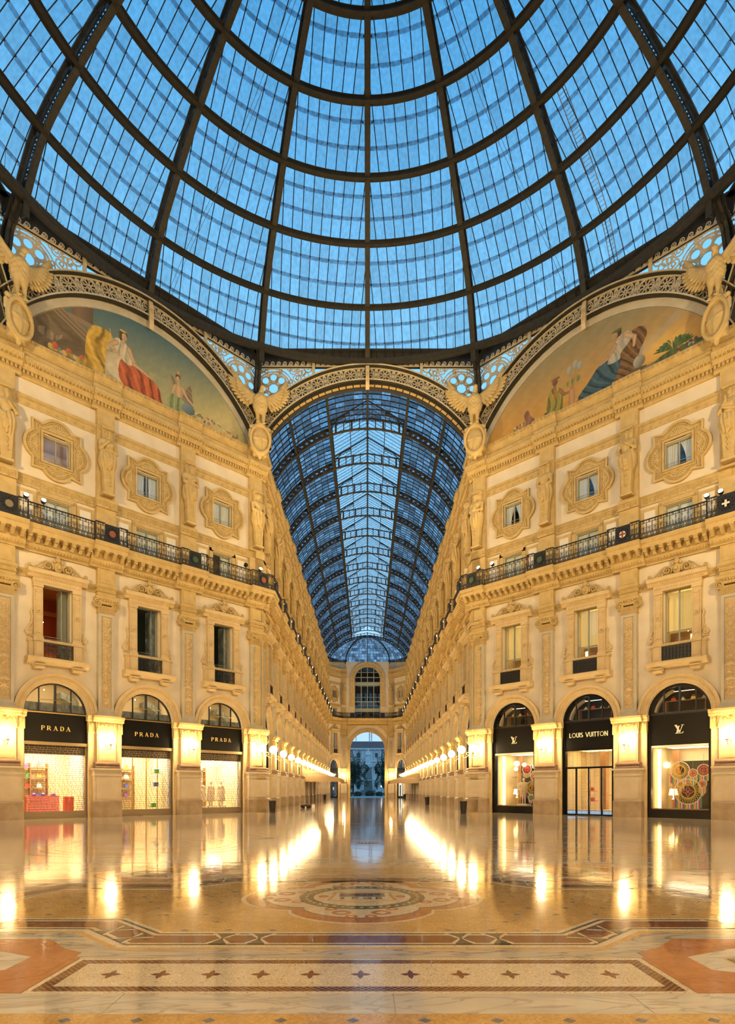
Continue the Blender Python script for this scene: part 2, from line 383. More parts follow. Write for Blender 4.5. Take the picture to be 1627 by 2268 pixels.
def sdf_mesh(name, fn, lo, hi, res, m):
    ax = [np.arange(lo[i], hi[i]+res, res) for i in range(3)]; nx, ny, nz_ = map(len, ax)
    X, Y, Z = np.meshgrid(*ax, indexing='ij'); P = np.stack([X.ravel(), Y.ravel(), Z.ravel()], 1)
    S = fn(P).reshape(nx, ny, nz_)
    ins = S < 0; cs = (nx-1, ny-1, nz_-1)
    cnt = np.zeros(cs); acc = np.zeros(cs+(3,))
    offs = [(i, j, k) for i in (0, 1) for j in (0, 1) for k in (0, 1)]
    sl = lambda o: tuple(slice(o[i], o[i]+cs[i]) for i in range(3))
    for o in offs:
        for d in range(3):
            if o[d]: continue
            o2 = list(o); o2[d] = 1; o2 = tuple(o2)
            A, B = S[sl(o)], S[sl(o2)]; cross = (A < 0) != (B < 0)
            t = np.where(cross, A/np.where(cross, A-B, 1), 0)
            cnt += cross
            for q in range(3): acc[..., q] += np.where(cross, o[q]+(t if q == d else 0), 0)
    act = cnt > 0; idx = -np.ones(cs, int); idx[act] = np.arange(act.sum())
    ijk = np.argwhere(act); V = (ijk + acc[act]/cnt[act][:, None])*res + np.array([ax[0][0], ax[1][0], ax[2][0]])
    F = []
    for d in range(3):
        u, w = (d+1) % 3, (d+2) % 3
        s1 = [slice(None)]*3; s2 = [slice(None)]*3; s1[d] = slice(0, -1); s2[d] = slice(1, None)
        A, B = ins[tuple(s1)], ins[tuple(s2)]
        E = np.argwhere(A != B); fl = A[A != B]
        ok = (E[:, u] > 0) & (E[:, w] > 0) & (E[:, u] < (nx, ny, nz_)[u]-1) & (E[:, w] < (nx, ny, nz_)[w]-1)
        E = E[ok]; fl = fl[ok]; q = []
        for du, dw in ((-1, -1), (0, -1), (0, 0), (-1, 0)):
            e = E.copy(); e[:, u] += du; e[:, w] += dw; q.append(idx[e[:, 0], e[:, 1], e[:, 2]])
        Q = np.stack(q, 1); Q[~fl] = Q[~fl][:, ::-1]; F.append(Q)
    F = np.concatenate(F)
    me = bpy.data.meshes.new(name); me.from_pydata(V.tolist(), [], F.tolist()); me.materials.append(MATS[m])
    me.polygons.foreach_set('use_smooth', [True]*len(me.polygons)); me.update(); return me
# ================================================================== facade kit (bay local frame: x along wall, -y into the hall, z up)
BW, HB = 5.27, 2.635
def arch_hole(g, hw, z0, zs, top, x0, x1, y0, y1, n=24):     # wall piece with an arched opening: jambs handled apart; fills between arch and 'top'
    pts = [(hw*math.cos(a), zs+hw*math.sin(a)) for a in [PI*i/n for i in range(n+1)]]
    for i in range(n):
        a, b = pts[i], pts[i+1]
        g.prism([(a[0], a[1]), (a[0], top), (b[0], top), (b[0], b[1])][::-1], y0, y1)
    if x1 > hw:
        g.box(hw, x1, y0, y1, zs, top); g.box(x0, -hw, y0, y1, zs, top)
g = G(); T = .55
g.box(-HB, -1.67, 0, T, 0, 25.8); g.box(1.67, HB, 0, T, 0, 25.8)
arch_hole(g, 1.67, 0, 5.93, 8.9, -1.67, 1.67, 0, T)
for a, b in ((-1.67, -.72), (.72, 1.67)):
    g.box(a, b, 0, T, 8.9, 19.85); g.box(a, b, 0, T, 21.3, 25.8) if False else g.box(a, b, 0, T, 19.85, 25.8)
g.box(-.72, .72, 0, T, 12.95, 15.9); g.box(-.72, .72, 0, T, 17.75, 19.85); g.box(-.72, .72, 0, T, 21.3, 25.8)
M_BAY = g.mesh('bay_wall', 'stucco')
# back cover of openings so that no sky shows through the rooms
def egg_row(g, x0, x1, y, z, pitch, r):
    n = max(1, int((x1-x0)/pitch)); p = (x1-x0)/n
    for i in range(n):
        g.ball((x0+p*(i+.5), y, z), r, 6, 4, (.8, .7, 1.25))
def dent_row(g, x0, x1, y0, y1, z0, z1, pitch, duty=.55):
    n = max(1, int(round((x1-x0)/pitch))); p = (x1-x0)/n
    for i in range(n):
        c = x0+p*(i+.5); g.box(c-p*duty/2, c+p*duty/2, y0, y1, z0, z1)
# --- arch surround
g = G()
g.arc(0, 5.93, 1.67, 1.80, -.10, .12, n=36); g.arc(0, 5.93, 1.80, 2.02, -.16, 0, n=36); g.arc(0, 5.93, 2.02, 2.18, -.24, 0, n=36)
for i in range(64):
    a = PI*(i+.5)/64; g.ball((1.91*math.cos(a), -.165, 5.93+1.91*math.sin(a)), .045, 5, 3, (1, .6, 1))
M_ARCH = g.mesh('archivolt', 'stone_pale')
g = G()
for s in (-1, 1):
    a, b = sorted((s*1.67, s*2.12))
    g.box(a, b, -.12, .1, 0, 4.95)
M_JAMB = g.mesh('arch_pier', 'stone_pale')
# relief fields ----------------------------------------------------
def field(nx, nz, w, h):
    x = np.linspace(-w/2, w/2, nx)[None, :]*np.ones((nz, 1)); z = np.linspace(0, h, nz)[:, None]*np.ones((1, nx)); return x, z
def blob(x, z, cx, cz, rx, rz, ang=0, hgt=1.):
    c, s = math.cos(ang), math.sin(ang); u = (x-cx)*c+(z-cz)*s; v = -(x-cx)*s+(z-cz)*c
    q = 1-(u/rx)**2-(v/rz)**2; return hgt*np.sqrt(np.clip(q, 0, 1))
def curl(x, z, cx, cz, r, s=1, t=0, hgt=.8, wd=.2):
    dx, dz = (x-cx)*s, z-cz; rr = np.hypot(dx, dz); an = np.arctan2(dz, dx)/(2*PI)
    k = (rr/r*1.9 - an + t) % 1.0; return np.where(rr < r, hgt*np.clip(1-np.abs(k-.5)/(.5-wd*.6), 0, 1)**.5, 0)
def leafs(x, z, cx, cz, r, a0=20, n=5, hgt=.9):
    h = 0*x
    for i in range(n):
        a = R(a0+(180-2*a0)*i/(n-1)); h = np.maximum(h, blob(x, z, cx+r*.55*math.cos(a), cz+r*.55*math.sin(a), r*.55, r*.16, a, hgt))
    return h
def relief(variant, nx=22, nz=150, w=.54, h=5.3):
    x, z = field(nx, nz, w, h); ax = np.abs(x); H = 0*x; rs = np.random.RandomState(variant); zz = .12; k = 0
    while zz < h-.35:
        kind = (k*2+variant+rs.randint(2)) % 5; s = .30+.14*rs.rand()
        if kind == 0:                      # urn
            H = np.maximum(H, blob(x, z, 0, zz+.18, .16, .15)); H = np.maximum(H, blob(x, z, 0, zz+.36, .2, .05)); H = np.maximum(H, blob(x, z, 0, zz+.02, .1, .04)); s = .44
            H = np.maximum(H, curl(ax, z, .18, zz+.26, .07, 1, .2, .7))
        elif kind == 1:                    # acanthus spray
            H = np.maximum(H, leafs(x, z, 0, zz, .30, 15, 7)); s = .34
        elif kind == 2:                    # paired scrolls
            H = np.maximum(H, curl(ax, z, .13, zz+.16, .12, 1, .1)); H = np.maximum(H, blob(x, z, 0, zz+.16, .04, .17)); H = np.maximum(H, blob(ax, z, .2, zz+.33, .05, .05)); s = .42
        elif kind == 3:                    # mask with wings
            H = np.maximum(H, blob(x, z, 0, zz+.2, .09, .12, 0, 1.2)); H = np.maximum(H, blob(ax, z, .15, zz+.26, .12, .045, .5, .9)); H = np.maximum(H, blob(ax, z, .14, zz+.14, .1, .04, -.5, .8))
            H = np.maximum(H, leafs(x, z, 0, zz+.3, .14, 20, 5)); s = .46
        else:                              # fruit drop
            for q in range(5):
                H = np.maximum(H, blob(x, z, (-1)**q*.05, zz+.05+.07*q, .07, .06)); H = np.maximum(H, blob(ax, z, .16, zz+.08+.075*q, .055, .04, .8, .7))
            s = .44
        zz += s; k += 1
    H = np.maximum(H, blob(x, z, 0, h/2, .018, h/2, 0, .55))
    return H*.095
RELIEFS = []
for v in range(3):
    RELIEFS.append(G().grid(relief(v), -.27, .27, 6.45, 11.75, -.238).mesh('carved_relief', 'relief_stone', True))
def cap_relief(w, h, n=46, nz=30):
    x, z = field(n, nz, w, h); ax = np.abs(x)
    H = np.maximum(leafs(x, z, 0, .02, h*.8, 15, 7), curl(ax, z, w*.24, h*.52, h*.24, 1, .3)); H = np.maximum(H, leafs(ax, z, w*.42, .02, h*.75, 10, 5)); H = np.maximum(H, blob(x, z, 0, h*.75, .09, .1)); return H*.06
CAPREL = G().grid(cap_relief(1.14, .68), -.57, .57, 4.93, 5.61, -.335).mesh('capital_relief', 'stone', True)
def steps(*a): return list(a)
# --- pilaster pieces (shared): children of a wall object 'pilaster' = pedestal mesh
g = G()
g.box(-.82, .82, -.56, 0, 0, .93); g.tbox(-.82, .82, -.56, 0, .93, -.76, .76, -.50, 0, 1.0)
PLINTH = g.mesh('plinth', 'pier_marble_dark')
g = G()
g.box(-.76, .76, -.50, 0, 1.0, 2.42); g.box(-.66, .66, -.53, -.5, 1.1, 2.32)
PED = g.mesh('pedestal', 'pier_marble')
g = G(); g.box(-.80, .80, -.55, 0, 2.42, 2.52); g.box(-.78, .78, -.53, 0, 2.52, 2.76); g.box(-.86, .86, -.60, 0, 2.76, 2.86)
for i in range(11):
    cx = -.68+.136*i; g.arc(cx, 2.64, .03, .055, -.56, -.53, 0, 2*PI, 8)
for i in range(6): g.ball((-.78, -.46+.08*i, 2.64), .03, 5, 3)
PEDCAP = g.mesh('pedestal_band', 'pier_marble')
g = G(); g.run([(-.58, 2.86), (-.58, 2.94), (-.50, 2.98), (-.48, 3.04), (-.53, 3.08), (-.53, 3.14), (-.40, 3.22), (0, 3.22), (0, 2.86)], -.70, .70)
BASEM = g.mesh('base_moulding', 'dark_marble')
g = G(); g.box(-.54, .54, -.32, 0, 3.22, 4.92); g.box(-.45, .45, -.345, -.32, 3.32, 4.82)
PANEL = g.mesh('lower_shaft', 'stone_pale')
g = G(); g.box(-.60, .60, -.335, 0, 4.92, 5.61)
g.run([(-.36, 5.58), (-.42, 5.64), (-.44, 5.74), (-.56, 5.80), (-.58, 5.93), (0, 5.93), (0, 5.58)], -.78, .78)
for s in (-1, 1):
    a, b = sorted((s*1.62, s*1.02)); 
LCAP = g.mesh('lower_capital', 'stone')
g = G()
for s in (-1, 1):      # capital bands over the arch piers either side of a pilaster
    a, b = sorted((s*.60, s*1.0)); g.box(a, b, -.20, 0, 4.92, 5.61)
    a, b = sorted((s*.56, s*1.06)); g.run([(-.22, 5.58), (-.28, 5.64), (-.30, 5.74), (-.38, 5.80), (-.40, 5.93), (0, 5.93), (0, 5.58)], a, b)
    hf = cap_relief(.4, .66, 22, 26); a, b = sorted((s*.61, s*.99)); g.grid(hf*.7, a, b, 4.94, 5.6, -.2)
PIERCAP = g.mesh('pier_capital', 'stone')
g = G(); g.box(-.56, .56, -.34, 0, 5.93, 6.12); g.run([(-.36, 6.12), (-.32, 6.22), (0, 6.22), (0, 6.12)], -.52, .52)
for s in (-1, 1):
    a, b = sorted((s*.29, s*.45)); g.box(a, b, -.30, 0, 6.22, 11.97)
g.box(-.29, .29, -.235, 0, 6.22, 11.97); g.box(-.29, .29, -.296, 0, 6.22, 6.40); g.box(-.29, .29, -.296, 0, 11.80, 11.97)
for s in (-1, 1):
    a, b = sorted((s*.29, s*.33)); g.box(a, b, -.33, -.3, 6.36, 11.84)
SHAFT = g.mesh('shaft', 'stone_grey')
g = G(); g.box(-.48, .48, -.33, 0, 11.97, 12.42)
for i in range(14): g.box(-.46+.07*i-.018, -.46+.07*i+.018, -.35, -.33, 11.99, 12.36)
g.box(-.62, .62, -.38, 0, 12.50, 12.72); egg_row(g, -.42, .42, -.39, 12.56, .12, .055)
for s in (-1, 1):
    g.tube([(p[0], -.40, p[1]) for p in spiral(s*.52, 12.50, .235, .03, PI/2, -2.2*s, 34)], np.linspace(.045, .028, 35), 5)
    g.ball((s*.52, -.40, 12.50), .05, 6, 4)
    q = G(); q.lathe([(.20, 0), (.24, .04), (.20, .3)], 12); g.merge(q, Matrix.Translation((s*.52, -.38, 12.50)) @ Matrix.Rotation(-PI/2, 4, 'X'))
g.run([(-.40, 12.72), (-.50, 12.78), (-.52, 12.90), (0, 12.90), (0, 12.72)], -.66, .66)
for i in range(5): g.ball((-.28+.14*i, -.43, 12.72), .06, 6, 4)
ICAP = g.mesh('scrolled_capital', 'stone')
g = G(); g.box(-.52, .52, -.32, 0, 12.90, 13.18); g.run([(-.34, 13.18), (-.40, 13.22), (0, 13.22), (0, 13.18)], -.56, .56); g.box(-.54, .54, -.34, 0, 13.22, 13.42)
for i in range(8): g.ball((-.42+.12*i, -.345, 13.32), .035, 5, 3)
g.run([(-.36, 13.42), (-.44, 13.52), (-.46, 13.62), (0, 13.62), (0, 13.42)], -.60, .60)
g.box(-.50, .50, -.30, 0, 13.62, 14.62); g.box(-.38, .38, -.32, -.3, 13.75, 14.5)
BLOCK = g.mesh('frieze_block', 'stone')
g = G(); g.box(-.56, .56, -.30, 0, 15.85, 18.15); g.box(-.58, .58, -.34, 0, 18.65, 18.75); g.box(-.52, .52, -.24, 0, 18.75, 24.0)
g.box(-.5, .5, -.28, 0, 23.0, 23.9); g.box(-.38, .38, -.30, -.28, 23.1, 23.75)
UPIL = g.mesh('upper_pilaster', 'stone')
# --- entablatures: runs per bay and pilaster breaks
def lower_ent(g, x0, x1, o, brk=False):
    g.run([(-.12-o, 14.60), (-.12-o, 14.68), (-.20-o, 14.74), (-.30-o, 14.90), (-.32-o, 15.0), (0, 15.0), (0, 14.60)], x0, x1)
    egg_row(g, x0, x1, -.27-o, 14.82, .16, .065)
    g.run([(-.34-o, 15.0), (-.36-o, 15.38), (0, 15.38), (0, 15.0)], x0, x1)
    g.run([(-.86-o, 15.40), (-.90-o, 15.60), (-.94-o, 15.62), (-1.00-o, 15.74), (-1.02-o, 15.85), (0, 15.85), (0, 15.38), (-.86-o, 15.38)][::1], x0, x1)
    egg_row(g, x0, x1, -.95-o, 15.68, .13, .045)
def upper_ent(g, x0, x1, o):
    g.run([(-.10-o, 23.88), (-.14-o, 23.98), (-.14-o, 24.04), (0, 24.04), (0, 23.88)], x0, x1)
    egg_row(g, x0, x1, -.14-o, 24.0, .14, .045)
    g.box(x0, x1, -.18-o, 0, 24.04, 24.24); dent_row(g, x0, x1, -.30-o, -.18-o, 24.06, 24.23, .20)
    g.run([(-.34-o, 24.24), (-.36-o, 24.34), (-.44-o, 24.44), (-.58-o, 24.62), (-.62-o, 24.78), (-.60-o, 24.84), (0, 24.84), (0, 24.24)], x0, x1)
    n = max(1, int(round((x1-x0)/.19))); p = (x1-x0)/n
    for i in range(n):
        c = x0+p*(i+.5); g.ball((c, -.50-o, 24.56), .115, 6, 4, (.62, .75, 1.25)); g.ball((c, -.585-o, 24.66), .045, 5, 3); g.box(c+p/2-.012, c+p/2+.012, -.56-o, -.4-o, 24.45, 24.62)
    g.run([(-.30-o, 24.84), (-.34-o, 25.34), (-.40-o, 25.38), (-.40-o, 25.48), (-.52-o, 25.60), (-.56-o, 25.80), (0, 25.80), (0, 24.84)], x0, x1)
    dent_row(g, x0, x1, -.39-o, -.34-o, 25.22, 25.28, .12, .7)
    n = max(1, int(round((x1-x0)/.26))); p = (x1-x0)/n
    for i in range(n): g.arc(x0+p*(i+.5), 25.70, .05, .085, -.585-o, -.54-o, 0, 2*PI, 7)
g = G(); lower_ent(g, -HB, HB, 0); M_ENT1 = g.mesh('cornice', 'stone')
g = G(); lower_ent(g, -.95, .95, .24); g.v = [(x, y, z-.006) for x, y, z in g.v]; [g.merge(G().tbox(-.08, .08, -.74, -.55, 15.04, -.09, .09, -1.08, -.55, 15.30).box(-.11, .11, -1.10, -.55, 15.30, 15.375), Matrix.Translation((x, 0, 0))) for x in (-.72, -.24, .24, .72)]; M_ENT1B = g.mesh('cornice_break', 'stone')
g = G(); g.tbox(-.08, .08, -.50, -.35, 15.04, -.09, .09, -.84, -.35, 15.30); g.box(-.11, .11, -.86, -.35, 15.30, 15.39); g.tube([(-.1, -.80, 15.24), (.1, -.80, 15.24)], .065, 6); g.tube([(-.1, -.43, 15.08), (.1, -.43, 15.08)], .07, 6); M_MOD = g.mesh('modillion', 'stone')
g = G()
for i in range(2, 10):
    c = -HB+BW*(i+.5)/12; g.tbox(c-.08, c+.08, -.50, -.35, 15.04, c-.09, c+.09, -.84, -.35, 15.30); g.box(c-.11, c+.11, -.86, -.35, 15.30, 15.39)
    g.ball((c+.22, -.6, 15.37), .08, 6, 3, (1, 1, .5))
M_MODROW = g.mesh('modillion_row', 'stone')
g = G(); upper_ent(g, -HB, HB, 0); M_ENT2 = g.mesh('upper_cornice', 'stone')
g = G(); upper_ent(g, -.80, .80, .16); M_ENT2B = g.mesh('upper_cornice_break', 'stone')
# --- string bands
g = G(); g.run([(-.05, 13.18), (-.07, 13.40), (-.10, 13.42), (-.12, 13.62), (0, 13.62), (0, 13.18)], -HB, HB); dent_row(g, -HB, HB, -.115, -.08, 13.30, 13.36, .14)
g.run([(-.05, 22.45), (-.06, 22.78), (-.12, 22.82), (-.16, 23.0), (0, 23.0), (0, 22.45)], -HB, HB)
dent_row(g, -HB, HB, -.15, -.12, 22.80, 22.90, .13)
for i in range(11):
    c = -HB+BW*(i+.5)/11
    for s in (0, 1): g.box(c-(.075, .02)[s], c+(.075, .02)[s], -.085, -.05, 22.61-(.02, .075)[s], 22.61+(.02, .075)[s])
    if i % 2: g.arc(c, 22.61, .06, .085, -.08, -.05, 0, 2*PI, 8)
M_BANDS = g.mesh('string_course', 'stone')
# greek key
def key(g, x0, x1, z0, z1, y, y1):
    n = max(1, int(round((x1-x0)/.40))); p = (x1-x0)/n; t = .03; h = z1-z0
    for i in range(n):
        a = x0+p*i; b = a+p*.86
        for X0, X1, Z0, Z1 in ((a, a+t, z0, z1), (a, b, z1-t, z1), (b-t, b, z0+h*.25, z1), (a+p*.28, b, z0+h*.25, z0+h*.25+t), (a+p*.28, a+p*.28+t, z0+h*.25, z0+h*.68), (a+p*.28, a+p*.58, z0+h*.68-t, z0+h*.68), (b, a+p+t, z0, z0+t), (b-t, b, z0, z0+t)):
            g.box(X0, X1, y, y1, Z0, Z1)
g = G(); g.run([(-.08, 18.12), (-.06, 18.16), (-.06, 18.60), (-.12, 18.66), (-.10, 18.72), (0, 18.72), (0, 18.12)], -HB, HB); key(g, -HB+.6, HB-.6, 18.22, 18.54, -.095, -.06)
g.box(-.60-HB, -HB+.6, -.42, 0, 18.15, 18.65); key(g, -HB-.55, -HB+.55, 18.22, 18.54, -.455, -.42)
M_KEY = g.mesh('key_fret_band', 'stone')
# --- low windows of the gallery storey
g = G()
for a, b in ((-1.0, -.74), (.74, 1.0)): g.box(a, b, -.10, 0, 15.85, 18.0)
g.box(-1.0, 1.0, -.10, 0, 17.77, 18.1); g.box(-.86, .86, -.14, -.1, 17.85, 18.02)
for s in (-1, 1):
    a, b = sorted((s*1.12, s*1.95)); g.box(a-.06, b+.06, -.05, 0, 16.2, 17.95)
M_LOWSUR = g.mesh('low_window_surround', 'stone')
g = G()
for s in (-1, 1):
    a, b = sorted((s*1.22, s*1.83)); g.box(a, b, -.065, -.04, 16.35, 17.75)
M_LOWPAN = g.mesh('plaster_panel', 'white_panel')
# --- lobed window surround
def lobed(k=1.0, o=0.0, n=14):      # outline of square 1.35 with lobes
    pts = []; S = 1.30+o; r = .86+o*.8; off = .86
    for q in range(4):
        a = q*PI/2-PI/4+0
        loc = []
        loc.append((S, -S*1.08 if q % 2 == 0 else -S))
        h = math.sqrt(max(r*r-(S-off)**2, .01)); a1 = math.atan2(h, S-off)
        for i in range(n+1):
            t = -a1+2*a1*i/n; loc.append((off+r*math.cos(t), r*math.sin(t)))
        c, s_ = [(1, 0), (0, 1), (-1, 0), (0, -1)][q]
        for x, y in loc: pts.append((x*c-y*s_, x*s_+y*c))
    return [(x, 20.57+y) for x, y in pts]
def ring_poly(g, P, Q, y0, y1):
    n = len(P); vs = []
    for i in range(n): vs += [(P[i][0], y0, P[i][1]), (Q[i][0], y0, Q[i][1]), (Q[i][0], y1, Q[i][1]), (P[i][0], y1, P[i][1])]
    fs = []
    for i in range(n):
        k = 4*i; q = 4*((i+1) % n)
        for j in range(4): fs.append((k+j, k+(j+1) % 4, q+(j+1) % 4, q+j))
    g.add(vs, fs)
def shrink(P, d):
    Q = np.array(P); c = np.array([0, 20.57]); n = len(Q)
    T_ = np.roll(Q, -1, 0)-np.roll(Q, 1, 0); T_ /= np.linalg.norm(T_, axis=1, keepdims=True)
    N = np.stack([-T_[:, 1], T_[:, 0]], 1); return [tuple(q) for q in Q+N*d]
P0 = lobed(); g = G()
ring_poly(g, P0, shrink(P0, .14), -.16, 0); ring_poly(g, shrink(P0, .30), shrink(P0, .38), -.12, 0)
sq = lambda a, b: [(a, 20.57-b), (a, 20.57+b), (-a, 20.57+b), (-a, 20.57-b)]
base = lobed(o=-.02)
# field plate with a square hole: split in four trapezoid fans by angle
Pn = np.array(base); n = len(Pn)
inner = []
for x, z in base:
    X, Z = x, z-20.57; k = max(abs(X)/.72, abs(Z)/.78); inner.append((X/k, 20.57+Z/k))
ring_poly(g, inner, base, -.07, 0)
for a, b, t in ((.72, .78, .10), (.90, .96, .05)):
    for X0, X1, Z0, Z1 in ((-a-t, -a, -b-t, b+t), (a, a+t, -b-t, b+t), (-a, a, b, b+t), (-a, a, -b-t, -b)):
        g.box(X0, X1, -.14, 0, 20.57+Z0, 20.57+Z1)
for q in range(4):
    c, s_ = [(1, 0), (0, 1), (-1, 0), (0, -1)][q]
    for i in range(9):
        t = -PI/2*.85+PI*.85*i/8; p0 = (.98, 0); p1 = (.98+.44*math.cos(t), .44*math.sin(t))
        pts = [((p0[0]+(p1[0]-p0[0])*f), (p1[1])*f) for f in (.15, .6, 1)]
        g.ribbon([(x*c-y*s_, 20.57+x*s_+y*c) for x, y in pts], [.03, .07, .09], -.12, -.05)
for i in range(0, len(P0)):
    pass
PB = shrink(P0, .22)
for i in range(len(PB)):
    a = np.array(PB[i]); b = np.array(PB[(i+1) % len(PB)]); m_ = max(1, int(np.linalg.norm(b-a)/.14))
    for k in range(m_):
        p = a+(b-a)*(k+.5)/m_; g.ball((p[0], -.09, p[1]), .045, 5, 3, (1, .8, 1))
M_LOBED = g.mesh('lobed_surround', 'stone')
# --- first floor window surround (aedicule)
g = G()
for s in (-1, 1):
    a, b = sorted((s*.78, s*1.22)); g.box(a, b, -.26, 0, 9.85, 12.85); a2, b2 = (a+b)/2-.14, (a+b)/2+.14
    g.box(a2, b2, -.24, -.2, 10, 12.6); g.box(a, a+.06, -.30, -.26, 10.0, 12.6); g.box(b-.06, b, -.30, -.26, 10.0, 12.6)
    c = (a+b)/2
    g.arc(c, 11.35, .09, .15, -.31, -.25, 0, 2*PI, 12); g.ball((c, -.27, 11.35), .06, 6, 4)
    for zz in (10.15, 12.55): g.arc(c, zz, .08, .15, -.30, -.25, 0 if zz < 11 else PI, PI if zz < 11 else 2*PI, 8)
    g.box(a-.04, b+.04, -.32, 0, 9.85, 10.0); g.box(a-.03, b+.03, -.32, 0, 12.72, 12.88)
    # side scroll
    pts = spiral(s*1.42, 10.25, .17, .03, PI, -1.6*s, 18)[::-1]
    pts = pts+[(s*1.30, 10.75), (s*1.27, 11.1), (s*1.33, 11.35), (s*1.26, 11.5)]
    g.ribbon(pts, .09, -.16, 0); g.prism([(s*1.22, 10.0), (s*1.55, 10.0), (s*1.45, 10.45), (s*1.28, 10.9), (s*1.26, 11.4), (s*1.22, 11.45)][::s], -.10, 0)
g.box(-1.26, 1.26, -.28, 0, 12.88, 13.22)
dent_row(g, -1.2, 1.2, -.31, -.28, 13.0, 13.12, .16)
g.run([(-.32, 13.22), (-.36, 13.30), (-.36, 13.36), (-.50, 13.44), (-.54, 13.60), (-.50, 13.66), (0, 13.66), (0, 13.22)], -1.56, 1.56)
dent_row(g, -1.4, 1.4, -.40, -.34, 13.28, 13.38, .11)
M_AED = g.mesh('window_surround', 'stone_pale')
g = G()     # crest: two scrolls, shield with mask
for s in (-1, 1):
    P = spiral(s*.52, 13.98, .05, .25, (PI if s < 0 else 0)+PI, 1.55*-s*-1, 26)
    P = [(x, z) for x, z in spiral(s*.50, 13.97, .05, .26, 0 if s > 0 else PI, s*1.6, 26)]
    g.tube([(x, -.30, z) for x, z in P], np.linspace(.03, .055, 27), 5)
    g.prism([(s*.2, 13.66), (s*.95, 13.66), (s*.80, 13.95), (s*.5, 14.15), (s*.25, 14.1)][::s], -.22, 0)
    g.tube([(s*.60, -.28, 14.22), (s*.85, -.28, 14.08), (s*1.05, -.28, 13.88), (s*1.25, -.28, 13.76), (s*1.42, -.28, 13.78)], [.05, .055, .05, .04, .05], 6)
    g.tube([(x, -.30, z) for x, z in spiral(s*1.45, 13.82, .12, .02, -PI/2, s*1.2, 14)], .04, 5)
    for q in range(4): g.ball((s*(.78+.13*q), -.27, 13.80-.02*q), .09-.01*q, 6, 4)
    g.ball((s*.20, -.30, 14.30), .10, 6, 4); g.ball((s*.22, -.30, 14.08), .07, 6, 4)
g.ball((0, -.28, 13.98), .30, 10, 6, (.8, .5, 1)); g.ball((0, -.44, 13.98), .13, 8, 6, (.85, .8, 1.1)); g.ball((0, -.30, 14.38), .16, 8, 5); g.ball((0, -.30, 14.55), .12, 8, 5)
for s in (-1, 0, 1): g.ball((s*.12, -.30, 14.62), .06, 6, 4)
M_CREST = g.mesh('scrolled_crest', 'stone', True)
g = G()     # balcony front: posts, rail, slab, consoles
for s in (-1, 1):
    a, b = sorted((s*.78, s*1.24)); g.box(a, b, -.40, 0, 8.88, 9.72); g.box(a+.07, b-.07, -.43, -.4, 8.98, 9.6)
    a, b = sorted((s*1.24, s*1.46)); g.box(a, b, -.26, 0, 8.88, 9.72)
    a, b = sorted((s*.76, s*1.28)); g.box(a, b, -.45, 0, 9.72, 9.86); a, b = sorted((s*1.28, s*1.52)); g.box(a, b, -.3, 0, 9.72, 9.86)
    c = s*.98; g.tbox(c-.22, c+.22, -.30, 0, 8.24, c-.27, c+.27, -.52, 0, 8.50); g.box(c-.26, c+.26, -.56, 0, 8.42, 8.50); g.tube([(c-.25, -.40, 8.33), (c+.25, -.40, 8.33)], .08, 8)
g.box(-.78, .78, -.40, -.25, 9.72, 9.86); egg_row(g, -1.2, 1.2, -.44, 9.78, .13, .04)
g.run([(-.40, 8.50), (-.52, 8.58), (-.60, 8.74), (-.62, 8.84), (-.50, 8.88), (0, 8.88), (0, 8.50)], -1.60, 1.60)
M_BALC = g.mesh('balcony_front', 'stone_pale')
g = G()     # cast iron grille of the little balcony
for i in range(8):
    c = -.70+.2*i; g.tube([(c, -.36, 8.9), (c, -.36, 9.72)], .010, 4)
    for zz in (9.06, 9.30, 9.54):
        g.arc(c, zz, .055, .078, -.375, -.35, 0, 2*PI, 8)
        g.arc(c+.1, zz+.12, .04, .06, -.37, -.355, 0, 2*PI, 6)
g.box(-.78, .78, -.375, -.35, 8.9, 8.94); g.box(-.78, .78, -.375, -.35, 9.64, 9.68); g.box(-.78, .78, -.375, -.35, 9.15, 9.165); g.box(-.78, .78, -.375, -.35, 9.43, 9.445)
M_GRILLE = g.mesh('iron_grille', 'iron_black')
# --- window joinery
def sash(g, x0, x1, z0, z1, t=.06, mid=True, bars=(), y0=.16, y1=.24):
    g.box(x0, x0+t, y0, y1, z0, z1); g.box(x1-t, x1, y0, y1, z0, z1); g.box(x0, x1, y0, y1, z0, z0+t); g.box(x0, x1, y0, y1, z1-t, z1)
    if mid: g.box(-.035, .035, y0-.01, y1, z0, z1)
    for b in bars: g.box(x0, x1, y0, y1, b-.015, b+.015)
g = G(); sash(g, -.72, .72, 19.85, 21.3); g.box(-.72, .72, .05, .07, 19.95, 19.97); g.box(-.72, .72, .05, .07, 20.12, 20.14); F_SQ = g.mesh('frame', 'window_wood')
g = G(); sash(g, -.72, .72, 15.9, 17.75); F_LOW = g.mesh('frame', 'window_green')
g = G(); sash(g, -.72, .72, 9.0, 12.95, .05, True, (10.6,)); F_WIN = g.mesh('frame', 'window_green')
g = G(); sash(g, -.72, .72, 9.0, 12.95, .05, False); g.box(-.72, .72, .02, .035, 10.0, 10.015); g.box(-.72, .72, .02, .035, 10.12, 10.135); F_WOP = g.mesh('frame', 'window_green')
pane = lambda x0, x1, z0, z1, y=.2: G().box(x0, x1, y, y+.012, z0, z1)
P_SQ = pane(-.66, .66, 19.9, 21.25).mesh('pane', 'window_glass'); P_LOW = pane(-.66, .66, 15.95, 17.7).mesh('pane', 'window_glass'); P_WIN = pane(-.68, .68, 9.0, 12.9).mesh('pane', 'window_glass')
P_SQD = pane(-.66, .66, 19.9, 21.25).mesh('pane', 'dark_glass')
